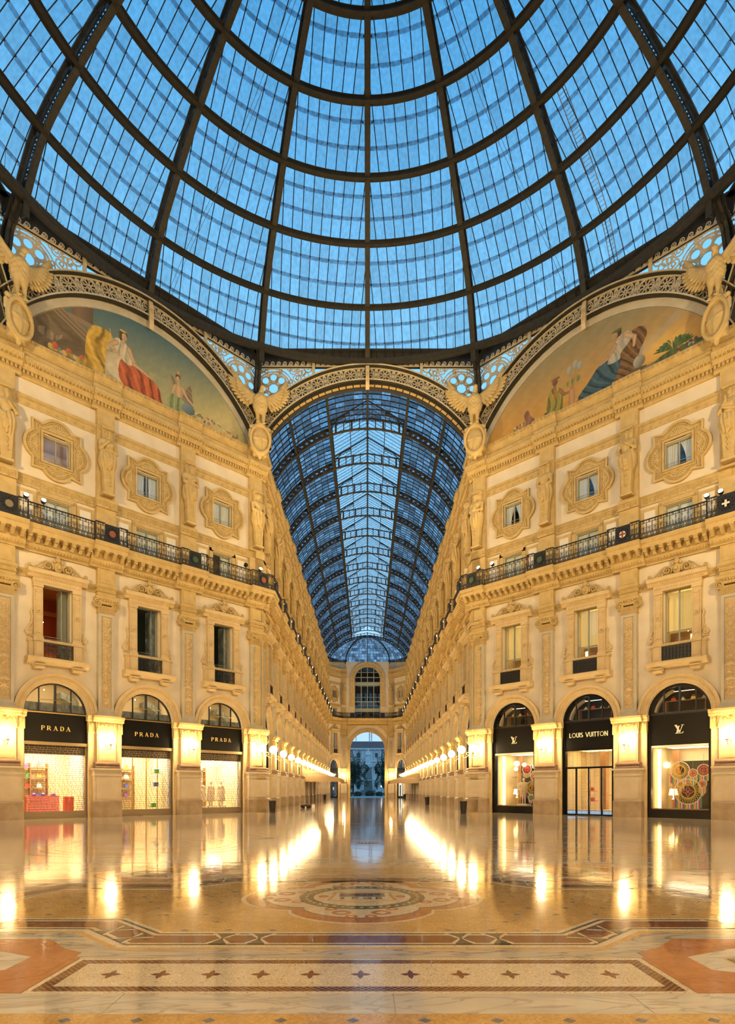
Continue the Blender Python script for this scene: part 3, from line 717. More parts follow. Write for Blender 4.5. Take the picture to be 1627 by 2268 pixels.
def cloth(x0, x1, z0, z1, y, tie=0, m='curtain', side=1):
    g = G(); n = 14; k = 8; vs = []
    for i in range(k+1):
        f = i/k; z = z1+(z0-z1)*f
        pinch = 1-tie*math.sin(min(1, f*1.2)*PI/2)
        for j in range(n+1):
            u = j/n*pinch; x = (x0+(x1-x0)*u) if side > 0 else (x1-(x1-x0)*u)
            vs.append((x, y+.035*math.sin(j*2.3), z))
    fs = [(i*(n+1)+j, i*(n+1)+j+1, (i+1)*(n+1)+j+1, (i+1)*(n+1)+j) for i in range(k) for j in range(n)]
    g.add(vs, fs); return g.mesh('curtain', m, True)
C_L = cloth(-.68, .0, 19.9, 21.25, .29, .45); C_R = cloth(.0, .68, 19.9, 21.25, .29, .45, side=-1); C_L0 = cloth(-.68, -.08, 19.9, 21.25, .29, .05); C_R0 = cloth(.16, .68, 19.9, 21.25, .29, .05, side=-1)
B_LOW = G().box(-.68, .68, .26, .28, 15.9, 17.7).mesh('blind', 'blind')
BACK = G().box(-.85, .85, 1.2, 1.25, 15.6, 21.6).mesh('room_back', 'room_dark')
def room(x0, x1, d, z0, z1, m, t=.03):      # open-fronted interior box
    g = G(); y0 = .56
    g.box(x0-t, x0, y0, d, z0, z1); g.box(x1, x1+t, y0, d, z0, z1); g.box(x0-t, x1+t, d, d+t, z0, z1); g.box(x0-t, x1+t, y0, d, z1, z1+t); g.box(x0-t, x1+t, y0, d, z0-t, z0)
    return g.mesh('room', m)
RM_SQ = room(-.9, .9, 1.6, 19.6, 21.6, 'room_dark')
# --- lamp bracket with globe
g = G()
g.ball((0, -.37, 4.28), .10, 8, 5, (1, .5, 1.3)); g.tube([(0, -.36, 4.25), (0, -.46, 4.12), (0, -.62, 3.98), (0, -.82, 3.98), (0, -.94, 4.10), (0, -.96, 4.22)], [.022]*6, 6)
g.tube([(0, -.36, 4.32), (0, -.50, 4.36), (0, -.60, 4.28), (0, -.56, 4.18), (0, -.48, 4.2)], .016, 5)
g.tube([(0, -.34, 5.25), (0, -.52, 5.40), (0, -.62, 5.30), (0, -.58, 5.10), (0, -.40, 4.9), (0, -.38, 4.4)], .014, 5)
g.lathe([(.03, 0), (.10, .03), (.12, .07), (.08, .1)], 10, (0, -.96, 4.18))
LB = g.mesh('bracket', 'iron_gold'); g = G(); g.ball((0, -.96, 4.54), .285, 16, 10); LG = g.mesh('globe', 'lamp_globe', True)
# ================================================================== caryatids, eagles (sculpted)
def figure(var):
    rs = np.random.RandomState(var+3)
    def f(P):
        x, y, z = P[:, 0], P[:, 1], P[:, 2]
        # herm pillar, tapering down
        w = .25+.055*z; q = np.stack([np.abs(x)-w, np.abs(y)-.20, np.abs(z-.95)-.95], 1)
        d = np.linalg.norm(np.maximum(q, 0), axis=1)+np.minimum(q.max(1), 0)
        d = np.minimum(d, s_box(P, (0, 0, .06), (.36, .26, .08)))
        pan = s_box(P, (0, -.24, .9), (.13, .05, .6)); drop = sm([s_ell(P, (.03*(-1)**i, -.23, .55+.13*i), (.075, .07, .07)) for i in range(6)], .03)
        d = np.minimum(d, drop)
        ang = np.arctan2(y-.0, x)
        # drapery skirt
        fold = .040*np.sin(ang*13+z*2.2*(1+.3*var)+var)+.016*np.sin(ang*27+z*5)
        hz = np.clip((z-1.45)/1.0, 0, 1)
        rad = .30+.13*np.sin(hz*PI*.8)
        sk = np.maximum(np.hypot(x/1.12, y)-(rad+fold), np.abs(z-1.98)-.52-(.1*np.sin(ang*2+var)))*.75
        sag = sm([s_cap(P, (-.38, -.12, 2.35-.12*i), (.0, -.40, 2.0-.17*i), .045, .05) for i in range(3)]+[s_cap(P, (.38, -.12, 2.35-.12*i), (.0, -.40, 2.0-.17*i), .045, .05) for i in range(3)], .04)
        d = smin(d, smin(sk, sag, .05), .06)
        tail = sm([s_cap(P, (.0+.07*(i-1), -.36, 2.0), (.05*(i-1), -.30, 1.35+.08*i), .06, .035) for i in range(3)], .03)
        d = smin(d, tail, .04)
        # torso
        t = sm([s_cap(P, (0, 0, 2.35), (0, -.02, 2.75), .27, .27), s_ell(P, (0, -.04, 3.0), (.37, .25, .30)), s_cap(P, (-.33, -.02, 3.14), (.33, -.02, 3.14), .14)], .10)
        if var == 1: t = sm([t, s_ell(P, (-.14, -.22, 2.93), (.12, .10, .12)), s_ell(P, (.14, -.22, 2.93), (.12, .10, .12))], .05)
        else: t = sm([t, s_ell(P, (-.14, -.19, 3.02), (.15, .09, .11)), s_ell(P, (.14, -.19, 3.02), (.15, .09, .11))], .05)
        # arms
        if var == 0: A = [((-.44, 0, 3.08), (-.47, -.12, 2.62), (.10, -.38, 2.75)), ((.44, 0, 3.08), (.48, -.12, 2.58), (-.12, -.36, 2.60))]
        elif var == 1: A = [((-.42, 0, 3.08), (-.46, -.14, 2.60), (-.10, -.38, 3.02)), ((.42, 0, 3.08), (.46, -.12, 2.58), (-.12, -.38, 2.68))]
        elif var == 2: A = [((-.44, 0, 3.08), (-.48, -.10, 2.62), (-.02, -.40, 2.42)), ((.44, 0, 3.08), (.48, -.10, 2.62), (.06, -.40, 2.36))]
        else: A = [((-.44, 0, 3.10), (-.52, -.10, 2.68), (-.22, -.38, 2.30)), ((.44, 0, 3.10), (.50, -.14, 2.64), (.08, -.38, 2.94))]
        arms = []
        for a, b, c in A:
            arms += [s_cap(P, a, b, .125, .095), s_cap(P, b, c, .10, .065), s_ell(P, c, (.08, .06, .07))]
            dx = np.array(c)-np.array(b); dx /= np.linalg.norm(dx)
            for k in range(4): arms.append(s_cap(P, tuple(np.array(c)+np.array([0, -.02, .045-.03*k])), tuple(np.array(c)+dx*.13+np.array([0, -.01, .045-.03*k])), .018, .014))
        d = smin(d, smin(t, sm(arms, .03), .035), .06)
        # neck and head, face, hair
        hx = (-.03, .05, -.05, .03)[var]
        head = sm([s_cap(P, (0, 0, 3.15), (hx, -.06, 3.42), .115, .10), s_ell(P, (hx, -.13, 3.58), (.15, .18, .215)), s_ell(P, (hx, -.31, 3.55), (.032, .05, .07)), s_ell(P, (hx, -.18, 3.45), (.08, .07, .07))], .035)
        eyes = np.minimum(s_ell(P, (hx-.06, -.29, 3.60), (.034, .04, .022)), s_ell(P, (hx+.06, -.29, 3.60), (.034, .04, .022)))
        head = np.maximum(head, -eyes+.004); mouth = s_ell(P, (hx, -.29, 3.455), (.05, .04, .014)); head = np.maximum(head, -mouth+.002)
        lum = .018*np.sin(40*x+3*var)*np.sin(34*z)*np.sin(30*y+1)
        hair = smin(s_ell(P, (hx, -.01, 3.68), (.20, .19, .15)), s_ell(P, (hx, .05, 3.55), (.22, .14, .20)), .05)-.5*lum
        hair = np.maximum(hair, -s_ell(P, (hx, -.26, 3.56), (.12, .12, .15)))
        if var in (0, 3): hair = np.minimum(hair, smin(s_ell(P, (hx, -.20, 3.38), (.10, .08, .13)), s_ell(P, (hx, -.16, 3.43), (.13, .09, .08)), .05)-lum)
        if var == 1: hair = smin(hair, s_cap(P, (-.19, .0, 3.55), (-.23, -.03, 3.15), .06, .04), .04); hair = smin(hair, s_cap(P, (.19, .0, 3.55), (.23, -.03, 3.15), .06, .04), .04)
        cap = s_box(P, (0, .06, 3.92), (.36, .22, .06)); neckb = s_box(P, (0, .14, 3.2), (.30, .12, .72))
        return np.minimum(np.minimum(np.minimum(d, head), hair), np.minimum(cap, neckb))
    return sdf_mesh('carved_figure', f, (-.66, -.56, -.06), (.66, .34, 4.04), .034, 'stone')
FIGS = [figure(i) for i in range(4)]
def eagle_fn(P):
    x, y, z = P[:, 0], P[:, 1], P[:, 2]; ax = np.abs(x); Q = np.stack([ax, y, z], 1)
    rough = .02*np.sin(26*z+8*x)*np.sin(30*ax)
    body = sm([s_ell(P, (0, -.05, 1.25), (.46, .36, .64)), s_ell(P, (0, -.16, 1.62), (.42, .32, .36)), s_cap(P, (0, -.08, 1.85), (.08, -.22, 2.28), .19, .13)], .12)+rough
    head = sm([s_ell(P, (.10, -.26, 2.36), (.13, .17, .14)), s_cap(P, (.16, -.38, 2.36), (.24, -.48, 2.26), .055, .02)], .04)
    legs = sm([s_cap(Q, (.17, -.12, .95), (.18, -.16, .35), .19, .10), s_cap(Q, (.18, -.16, .35), (.18, -.20, .08), .09, .08), s_cap(Q, (.18, -.2, .06), (.26, -.34, .02), .06, .04), s_cap(Q, (.18, -.2, .06), (.12, -.36, .02), .06, .04)], .05)
    S_ = Q*np.array((1, 2.0, 1))      # feathers are flattened front to back
    W_ = [s_cap(Q, (.25, .05, 1.75), (.80, .05, 2.05), .20, .15), s_cap(Q, (.80, .05, 2.05), (1.30, .05, 2.62), .14, .08)]
    for i in range(12):          # primaries fan from the wrist outwards and down
        t = i/11; a = R(58-118*t); L_ = 1.25-.45*t; b0 = (1.12-.72*t, .16+.02*(i % 2), 2.38-.55*t)
        W_.append(s_cap(S_, b0, (b0[0]+L_*math.cos(a)*.92, .26, b0[2]+L_*math.sin(a)*.92), .15, .095))
    for i in range(8):           # coverts lie over their roots
        t = i/7; b0 = (1.0-.62*t, -.02+.03*(i % 2), 2.25-.42*t); a = R(45-110*t); W_.append(s_cap(S_, b0, (b0[0]+.58*math.cos(a), -.02, b0[2]+.58*math.sin(a)), .13, .10))
    wing = W_[0]
    for w in W_[1:]: wing = smin(wing, w, .012)
    wing = wing*.6
    tail = sm([s_cap(P, (0, .10, .9), (.13*(i-1.5), .16, .1), .10, .07) for i in range(4)], .02)
    return sm([np.minimum(smin(body, wing, .05), head), legs, tail], .05)
EAGLE = sdf_mesh('perched_eagle', eagle_fn, (-2.5, -.62, -.1), (2.5, .40, 3.7), .036, 'stone')
def shield_fn(P):
    x, y, z = P[:, 0], P[:, 1], P[:, 2]; Q = np.stack([np.abs(x), y, z], 1)
    plate = s_ell(P, (0, 0, 1.05), (.52, .26, .80)); rim = np.abs(np.hypot(x/.60, (z-1.05)/.88)-1)*.62-.07; rim = np.maximum(rim, np.abs(y+.14)-.12)
    cross = np.minimum(s_box(P, (0, -.20, 1.05), (.08, .08, .72)), s_box(P, (0, -.2, 1.1), (.5, .08, .08))); cross = np.maximum(cross, plate-.035)
    sc_ = sm([s_cap(Q, (.25, -.05, 1.95), (.55, -.05, 1.85), .10, .13), s_cap(Q, (.62, -.05, 1.6), (.66, -.05, 1.2), .10, .07), s_cap(Q, (.5, -.05, .45), (.15, -.05, .12), .09, .12), s_ell(P, (0, -.08, 2.05), (.30, .18, .15)), s_ell(P, (0, -.05, .0), (.12, .14, .22))], .06)
    back = s_box(P, (0, .12, 1.0), (.42, .12, .95))
    return np.minimum(sm([plate, rim, sc_], .025), np.minimum(cross, back))
SHIELD = sdf_mesh('oval_shield', shield_fn, (-.85, -.42, -.35), (.85, .3, 2.3), .035, 'stone')
ORD = ['first', 'second', 'third', 'fourth', 'fifth', 'sixth', 'seventh', 'eighth', 'ninth', 'tenth', 'eleventh', 'twelfth', 'thirteenth', 'fourteenth', 'fifteenth', 'sixteenth']
# ================================================================== the facades
XC, YC, DL = 7.85, 42.85, 16.65
A_WEST = (-XC-DL*.70711, YC-DL*.70711); A_EAST = (-A_WEST[0], A_WEST[1])
FR = {
 'left':  dict(name='wall_northwest', M=TRS((-XC, YC, 0), PI/4), pil=[-(.42+BW*k) for k in range(4)], bays=[-(.42+HB+BW*k) for k in range(3)], s=1, where='left diagonal facade, from the arcade', figs=[2, 0, 1, 3]),
 'right': dict(name='wall_northeast', M=TRS((XC, YC, 0), -PI/4), pil=[.42+BW*k for k in range(4)], bays=[.42+HB+BW*k for k in range(3)], s=1, where='right diagonal facade, from the arcade', figs=[0, 2, 3, 1]),
 'gleft': dict(name='wall_north_gallery_west', M=TRS((-XC, YC, 0), PI/2), pil=[.55+5.11*k for k in range(15)], bays=[.55+2.555+5.11*k for k in range(14)], s=.97, where='left wall of the far arcade', figs=[3, 1, 0, 2]),
 'gright': dict(name='wall_north_gallery_east', M=TRS((XC, YC, 0), -PI/2), pil=[-(.55+5.11*k) for k in range(15)], bays=[-(.55+2.555+5.11*k) for k in range(14)], s=.97, where='right wall of the far arcade', figs=[1, 3, 2, 0]),
 'west':  dict(name='wall_west_gallery', M=TRS((A_WEST[0], A_WEST[1], 0), 0), pil=[-.55, -5.66], bays=[-3.105], s=.97, where='west side arcade', figs=[1, 0]),
 'east':  dict(name='wall_east_gallery', M=TRS((A_EAST[0], A_EAST[1], 0), 0), pil=[.55, 5.66], bays=[3.105], s=.97, where='east side arcade', figs=[0, 1]),
}
NWIN = [0]
def facade(key, parts_bay=True):
    F = FR[key]; M = F['M']; s = F['s']; diag = key in ('left', 'right'); arm = key.startswith('g')
    w = put(F['name'], None, None, M, kind='structure'); F['obj'] = w
    for b in F['bays']:
        m = TRS((b, 0, 0), 0, (s, 1, 1))
        for nm, me in (('bay_wall', M_BAY), ('archivolt', M_ARCH), ('arch_pier', M_JAMB), ('cornice', M_ENT1), ('upper_cornice', M_ENT2), ('string_course', M_BANDS), ('key_fret_band', M_KEY),
                       ('low_window_surround', M_LOWSUR), ('plaster_panel', M_LOWPAN), ('lobed_surround', M_LOBED), ('window_surround', M_AED), ('scrolled_crest', M_CREST), ('balcony_front', M_BALC)):
            put(nm, me, w, m)
        if diag:
            for i in range(2, 10): put('modillion', M_MOD, w, TRS((b-HB+BW*(i+.5)/12, 0, 0)))
        else: put('modillion_row', M_MODROW, w, m)
    for k, p in enumerate(F['pil']):
        m = TRS((p, 0, 0)); ped = put('pilaster', PED, w, m)
        for nm, me in (('plinth', PLINTH), ('pedestal_band', PEDCAP), ('base_moulding', BASEM), ('lower_shaft', PANEL), ('lower_capital', LCAP), ('capital_relief', CAPREL), ('pier_capital', PIERCAP), ('shaft', SHAFT),
                       ('carved_relief', RELIEFS[(k+len(key)) % 3]), ('scrolled_capital', ICAP), ('frieze_block', BLOCK), ('upper_pilaster', UPIL)):
            put(nm, me, ped)
        put('cornice_break', M_ENT1B, w, m); put('upper_cornice_break', M_ENT2B, w, m)
        o = put('caryatid', FIGS[F['figs'][k % len(F['figs'])]], None, M @ TRS((p, -.50, 18.85)),
                label=f"stone {['bearded man with folded arms','woman touching her breast','man with joined hands','bearded man clutching his robe'][F['figs'][k % len(F['figs'])]]}, {ORD[k]} on the {F['where']}"[:140], cat='statue', group=f"carved herm figures on the {F['where']}")
    # wall stubs past the last pilasters
    g = G(); xs = sorted(F['bays']); lo = xs[0]-HB*s; hi = xs[-1]+HB*s
    if key == 'left': A, B = (-DL, lo), (hi, 0)
    elif key == 'right': A, B = (0, lo), (hi, DL)
    elif key in ('gleft', 'east'): A, B = (0, lo), (hi, hi+.6)
    else: A, B = (lo-.6, lo), (hi, 0)
    for a, b in (A, B):
        if abs(b-a) > .01: g.box(a, b, 0, .55, 0, 25.8)
    put('corner_pier', (g, 'stone'), w)
    return w
for k in FR: facade(k)
# wrap-round corner filler columns at the octagon corners so that cornices meet
for sg, (cx, cy, rz) in {-1: (-XC, YC, R(22.5)), 1: (XC, YC, R(-22.5))}.items():
    wall = FR['left' if sg < 0 else 'right']['obj']
    g = G()
    def poly(o):          # offset outline round the corner, in world coordinates relative to the corner, o = projection
        u = np.array([.70711, -.70711]) if sg < 0 else np.array([-.70711, -.70711]); v = np.array([1., 0.]) if sg < 0 else np.array([-1., 0.])
        d1 = np.array([-.70711, -.70711]) if sg < 0 else np.array([.70711, -.70711]); d2 = np.array([0, 1.])
        c = (u+v)/ (1+u@v)
        return [tuple(d1*.55), tuple(d1*.55+u*o), tuple(c*o), tuple(d2*.7+v*o), tuple(d2*.7), (0., 0.)]
    def blk(o, z0, z1): 
        P = poly(o); P = P if sg < 0 else P[::-1]; g.prism([(x, y) for x, y in P], z0, z1, 'xy')
    for o, z0, z1 in ((.56, 0, .93), (.50, .93, 2.45), (.55, 2.42, 2.86), (.5, 2.86, 3.2), (.32, 3.2, 4.92), (.335, 4.92, 5.6), (.56, 5.75, 5.93), (.3, 5.93, 12.0), (.33, 12.0, 13.42), (.42, 13.42, 13.62), (.3, 13.62, 14.62),
                      (.44, 14.62, 14.98), (.6, 14.98, 15.38), (1.15, 15.38, 15.6), (1.25, 15.6, 15.85), (.3, 15.85, 18.15), (.42, 18.15, 18.65), (.22, 18.65, 23.9), (.3, 23.88, 24.2), (.52, 24.2, 24.5), (.76, 24.5, 24.84), (.5, 24.84, 25.4), (.7, 25.4, 25.8)):
        blk(o, z0, z1)
    me = g.mesh('corner_quoin', 'stone')
    o = put('corner_quoin', me, wall, FR['left' if sg < 0 else 'right']['M'].inverted() @ Matrix.Translation((cx, cy, 0)))
# ================================================================== dome (ceiling) -------------------------------------------------
OC = Vector((0, YC-19.62, 0)); OCY = YC-19.62
PROF = [(19.0, 32.15), (17.65, 34.95), (15.3, 37.2), (12.9, 39.05), (10.3, 40.75), (7.45, 42.0), (4.0, 43.0), (1.6, 43.4)]
def prof_at(t):          # t in ring units, catmull rom
    i = int(min(max(math.floor(t), 0), len(PROF)-2)); f = t-i
    p = [np.array(PROF[min(max(j, 0), len(PROF)-1)]) for j in (i-1, i, i+1, i+2)]
    return .5*((2*p[1])+(-p[0]+p[2])*f+(2*p[0]-5*p[1]+4*p[2]-p[3])*f*f+(-p[0]+3*p[1]-3*p[2]+p[3])*f**3)
dome = put('ceiling', None, None, TRS((0, OCY, 0)), kind='structure', label='glass and iron dome over the octagonal crossing')
def rz_az(a): return Matrix.Rotation(-a, 4, 'Z')     # azimuth a clockwise from +Y
# rib mesh in the plane x=0, running outwards along +y
g = G(); gw = G(); N = 36
pr = [prof_at(7*i/N) for i in range(N+1)]; pr = [np.array((19.02, 31.2))]+pr
tang = [pr[min(i+1, len(pr)-1)]-pr[max(i-1, 0)] for i in range(len(pr))]; nrm = [np.array((t[1], -t[0]))/np.linalg.norm(t) for t in tang]   # outward
def rib_strip(g, o0, o1, hw0, hw1):
    vs = []; 
    for p, n in zip(pr, nrm):
        a, b = p+n*o0, p+n*o1; vs += [(-hw0, a[0], a[1]), (hw0, a[0], a[1]), (hw1, b[0], b[1]), (-hw1, b[0], b[1])]
    fs = []
    for i in range(len(pr)-1):
        k = 4*i
        for j in range(4): fs.append((k+j, k+(j+1) % 4, k+4+(j+1) % 4, k+4+j))
    g.add(vs, fs+[(0, 1, 2, 3), (4*len(pr)-1, 4*len(pr)-2, 4*len(pr)-3, 4*len(pr)-4)])
rib_strip(g, 0, .05, .17, .17)
for s in (-1, 1):           # riveted edges
    for i in range(1, len(pr)-1):
        for f in (.0, .5):
            p = pr[i]*(1-f)+pr[i+1]*f; n = nrm[i]; g.box(s*.12-.012, s*.12+.012, p[0]-.012, p[0]+.012, p[1]-.03, p[1]-.0)
RIBF = g.mesh('inner_flange', 'iron_bronze')
g = G(); rib_strip(g, .05, .34, .03, .03); rib_strip(g, .62, .95, .03, .03); rib_strip(g, .86, .95, .17, .17)
# pierced web: scrolls between the two solid strips
for i in range(1, len(pr)-1):
    for f in (.0, .33, .66):
        p = pr[i]*(1-f)+pr[i+1]*f; n = nrm[i]; t = tang[i]/np.linalg.norm(tang[i]); c = p+n*.48
        for sg in (-1, 1):
            pts = [c+t*sg*.07+.105*(math.cos(a)*t*sg+math.sin(a)*n) for a in np.linspace(-2.3, 2.3, 8)]
            g.tube([(0, q[0], q[1]) for q in pts], .022, 4)
        g.tube([(0, *(c-n*.15)), (0, *(c+n*.15))], .028, 4)
        g.ball((0, c[0], c[1]), .045, 5, 3)
    if i % 5 == 1:
        p = pr[i]; n = nrm[i]; a = p; b = p+n*.9; t = tang[i]/np.linalg.norm(tang[i])
        vs = [(-.03, *(a-t*.25)), (-.03, *(a+t*.25)), (-.03, *(b+t*.25)), (-.03, *(b-t*.25))]; g.add(vs+[(.03, v[1], v[2]) for v in vs], [(0, 1, 2, 3), (7, 6, 5, 4), (0, 4, 5, 1), (1, 5, 6, 2), (2, 6, 7, 3), (3, 7, 4, 0)])
RIBW = g.mesh('pierced_web', 'iron_dark')
AZ = [R(22.5*k) for k in range(-8, 8)]
for a in AZ:
    r = put('rib', RIBF, dome, rz_az(a)); put('pierced_web', RIBW, r)
# gores: flat facets between ribs, frame: x lateral, y radial (apothem)
ca, sa = math.cos(R(11.25)), math.sin(R(11.25)); GO = .50   # glass lies outside the ribs' inner flange
def gp(t, u):      # point on gore at ring parameter t, lateral u (m)
    r, h = prof_at(t); tt = prof_at(t+.01)-prof_at(t-.01); n = np.array((tt[1], -tt[0]))/np.linalg.norm(tt); r, h = r+n[0]*GO, h+n[1]*GO
    return (u, math.sqrt(max(r*r-u*u, (r*ca)**2)), h), r*sa
SP = .62
def on_panel(i, f, u):      # planar between ring i and i+1
    (a, la), (b, lb) = gp(i, u), gp(i+1, u)
    return (u, a[1]+(b[1]-a[1])*f, a[2]+(b[2]-a[2])*f), la+(lb-la)*f
gb = G(); gl = G(); pcs = []
for i in range(6):
    l0 = gp(i, 0)[1]; l1 = gp(i+1, 0)[1]; kmax = int(l0/SP)
    for k in range(-kmax, kmax+1):
        u = k*SP; f1 = 1.0 if abs(u) < l1 else (l0-abs(u))/max(l0-l1, 1e-6)
        p, q = on_panel(i, 0, u)[0], on_panel(i, f1, u)[0]; gb.tube([p, q], .027, 4)
    for row in range(3):
        f0, f1 = row/3, (row+1)/3
        La, Lb = l0+(l1-l0)*f0, l0+(l1-l0)*f1
        for k in range(-kmax-1, kmax+1):
            x0, x1 = k*SP, (k+1)*SP
            def cl(x, Lm): return max(-Lm, min(Lm, x))
            q = [(cl(x0, La), f0), (cl(x1, La), f0), (cl(x1, Lb), f1), (cl(x0, Lb), f1)]
            if q[1][0]-q[0][0] < .03: continue
            pts = [on_panel(i, f, u)[0] for u, f in q]
            pcs.append((i, row, k, pts))
        # overlap strip
        if row:
            y = f0; z = f0+.050; n_ = max(2, int(2*La/SP))
            for k in range(-kmax-1, kmax+1):
                x0, x1 = cl(k*SP+.03, La), cl((k+1)*SP-.03, La)
                if x1-x0 < .08: continue
                v = [on_panel(i, y+.012*math.sin(k*2.1), x0)[0], on_panel(i, y-.012, x0+.06)[0], on_panel(i, y-.012, x1-.06)[0], on_panel(i, y, x1)[0], on_panel(i, z, x1)[0], on_panel(i, z, x0)[0]]
                v = [(a, b-.025, c-.02) for a, b, c in v]; gl.add(v+[(a, b-.01, c-.008) for a, b, c in v], [(0, 1, 2, 3, 4, 5), (11, 10, 9, 8, 7, 6)])
            for k in range(-kmax, kmax+1):
                p = on_panel(i, f0+.03, k*SP)[0]; gb.ball((p[0], p[1]-.03, p[2]-.02), .055, 5, 3)
BARS = gb.mesh('glazing_bar_grid', 'iron_black'); LAPS = gl.mesh('lapped_glass_edges', 'lap_glass')
def pane_mesh(pts):
    g = G(); c = np.mean(np.array(pts), 0); P = [c+(np.array(p)-c)*.985 for p in pts]
    a, b, d = P[0], P[1], P[3]; n = np.cross(b-a, d-a); n /= np.linalg.norm(n); Q = [p+n*.012 for p in P]
    g.add(P+Q, [(0, 3, 2, 1), (4, 5, 6, 7), (0, 1, 5, 4), (1, 2, 6, 5), (2, 3, 7, 6), (3, 0, 4, 7)]); return g
NP = 0; single = [p for p in pcs if p[0] <= 1 and (p[3][1][0]-p[3][0][0]) > .3]
single_me = [pane_mesh(p[3]).mesh('glass_pane', 'roof_glass') for p in single]
rest_c = G(); rest_all = G()
for p in pcs:
    g_ = pane_mesh(p[3]); rest_all.merge(g_)
    if p not in single: rest_c.merge(g_)
ME_RC = rest_c.mesh('pane_field', 'roof_glass'); ME_RA = rest_all.mesh('pane_field', 'roof_glass')
for k in range(-8, 8):
    a = R(22.5*k+11.25); M = rz_az(a)
    put('glazing_bar_grid', BARS, dome, M, kind='stuff'); put('lapped_glass_edges', LAPS, dome, M, kind='stuff')
    if k in (-2, -1, 0, 1):
        for me in single_me:
            put('glass_pane', me, dome, M)
        put('pane_field', ME_RC, dome, M, kind='stuff')
    else: put('pane_field', ME_RA, dome, M, kind='stuff')
# purlin rings, one beam per gore
for i in range(1, 7):
    r, h = PROF[i]; g = G(); L_ = r*sa; y = r*ca
    for (o0, o1, z0, z1) in ((-.02, .04, -.12, .12), (-.10, .1, -.15, -.11), (-.10, .45, .11, .15)):
        n_ = 8; v_ = []
        for q in range(n_+1):
            a_ = R(-11.25+22.5*q/n_); v_ += [((r+o0)*math.sin(a_), (r+o0)*math.cos(a_), h+z0), ((r+o1)*math.sin(a_), (r+o1)*math.cos(a_), h+z0), ((r+o1)*math.sin(a_), (r+o1)*math.cos(a_), h+z1), ((r+o0)*math.sin(a_), (r+o0)*math.cos(a_), h+z1)]
        g.add(v_, [(4*q+j, 4*q+(j+1) % 4, 4*q+4+(j+1) % 4, 4*q+4+j) for q in range(n_) for j in range(4)])
    me = g.mesh('ring_beam', 'iron_bronze')
    for k in range(-8, 8): put('ring_beam', me, dome, rz_az(R(22.5*k+11.25)))
r, h = PROF[0]; g = G(); L_ = (r+.15)*math.tan(R(11.25)); y = r*ca
n = 8
vs = []
for i in range(n+1):
    a = R(-11.25+22.5*i/n); c, s_ = math.sin(a), math.cos(a)
    for rr, hh in ((r-.15, h-.20), (r-.15, h+.17), (r+.55, h+.17), (r+.55, h+.05), (r+.1, h-.20)): vs.append((rr*c, rr*s_, hh))
fs = [(5*i+j, 5*i+(j+1) % 5, 5*i+5+(j+1) % 5, 5*i+5+j) for i in range(n) for j in range(5)]
g.add(vs, fs)
for i in range(40):
    a = R(-11.25+22.5*(i+.5)/40)
    for hh in (h-.17, h+.17): g.ball(((r-.2)*math.sin(a), (r-.2)*math.cos(a), hh), .022, 4, 3)
me = g.mesh('base_ring', 'iron_bronze')
for k in range(-8, 8): put('base_ring', me, dome, rz_az(R(22.5*k+11.25)))
# thin lightning wires and catwalk cable at the foot of the glass
g = G()
for k in range(-5, 5):
    a = R(22.5*k+11.25); M = rz_az(a)
    w_ = [M @ Vector(gp(.38, u)[0]) for u in (-3.6, 0, 3.6)]; g.tube([(v.x*.985, v.y*.985, v.z) for v in w_], .012, 4)
    for u in (-2.4, 0, 2.4):
        p = M @ Vector(gp(.38, u)[0]); g.tube([(p.x*.985, p.y*.985, p.z), (p.x*.99, p.y*.99, p.z-.9)], .012, 4)
for a in (-.75, .75):
    p0 = prof_at(.3); pts = []
    for t in np.linspace(.3, 5.5, 14):
        r_, h_ = prof_at(t); az = a*(1-.35*(t/5.5)); pts.append((r_*.985*math.sin(az), r_*.985*math.cos(az), h_-.1))
    g.tube(pts, .014, 4); g.tube([(x+.25, y, z) for x, y, z in pts], .014, 4)
put('safety_cable', (g, 'iron_black'), dome)
# ladder on the right-hand gore
g = G()
for s in (-1, 1): g.tube([(s*.22, gp(t, 0)[0][1]+.35, gp(t, 0)[0][2]+.2) for t in np.linspace(.05, 3.0, 12)], .025, 4)
for t in np.linspace(.1, 2.95, 48):
    p = gp(t, 0)[0]; g.tube([(-.22, p[1]+.35, p[2]+.2), (.22, p[1]+.35, p[2]+.2)], .018, 4)
put('roof_ladder', g.mesh('roof_ladder', 'tower_grey'), None, TRS((0, OCY, 0)) @ rz_az(R(50)), label='long metal access ladder lying on the outside of the glass dome, right-hand side', cat='ladder')

# ================================================================== spandrels, arch bands (one kit per octagon side; local frame centre of side, -y inwards)
AC, R1, R2 = 21.9, 9.0, 10.05
def P_(a, r): return (r*math.cos(a), AC+r*math.sin(a))
a_lo = math.asin((25.85-AC)/R1)
g = G(); rr = .44
g.arc(0, 0, rr-.05, rr, -.05, .0, 0, 2*PI, 20); g.arc(0, 0, rr-.10, rr-.08, -.04, 0, 0, 2*PI, 20); g.arc(0, 0, .05, .09, -.05, 0, 0, 2*PI, 8)
for i in range(8):
    a = 2*PI*i/8; c = (.245*math.cos(a), .245*math.sin(a))
    pts = [(c[0]+.13*math.cos(t)*math.cos(a)-.075*math.sin(t)*math.sin(a), c[1]+.13*math.cos(t)*math.sin(a)+.075*math.sin(t)*math.cos(a)) for t in np.linspace(0, 2*PI, 12, endpoint=False)]
    g.ribbon(pts, .028, -.045, 0, closed=True)
ROS = g.mesh('rosette', 'iron_cream')
g = G()
for s in (-1, 1):
    g.ribbon([(s*.02, -.40), (s*.10, -.2), (s*.03, 0), (s*.10, .2), (s*.02, .40)], .05, -.04, 0)
    for z in (-.28, .28, 0): g.arc(s*.07, z, .035, .06, -.04, 0, 0, 2*PI, 8)
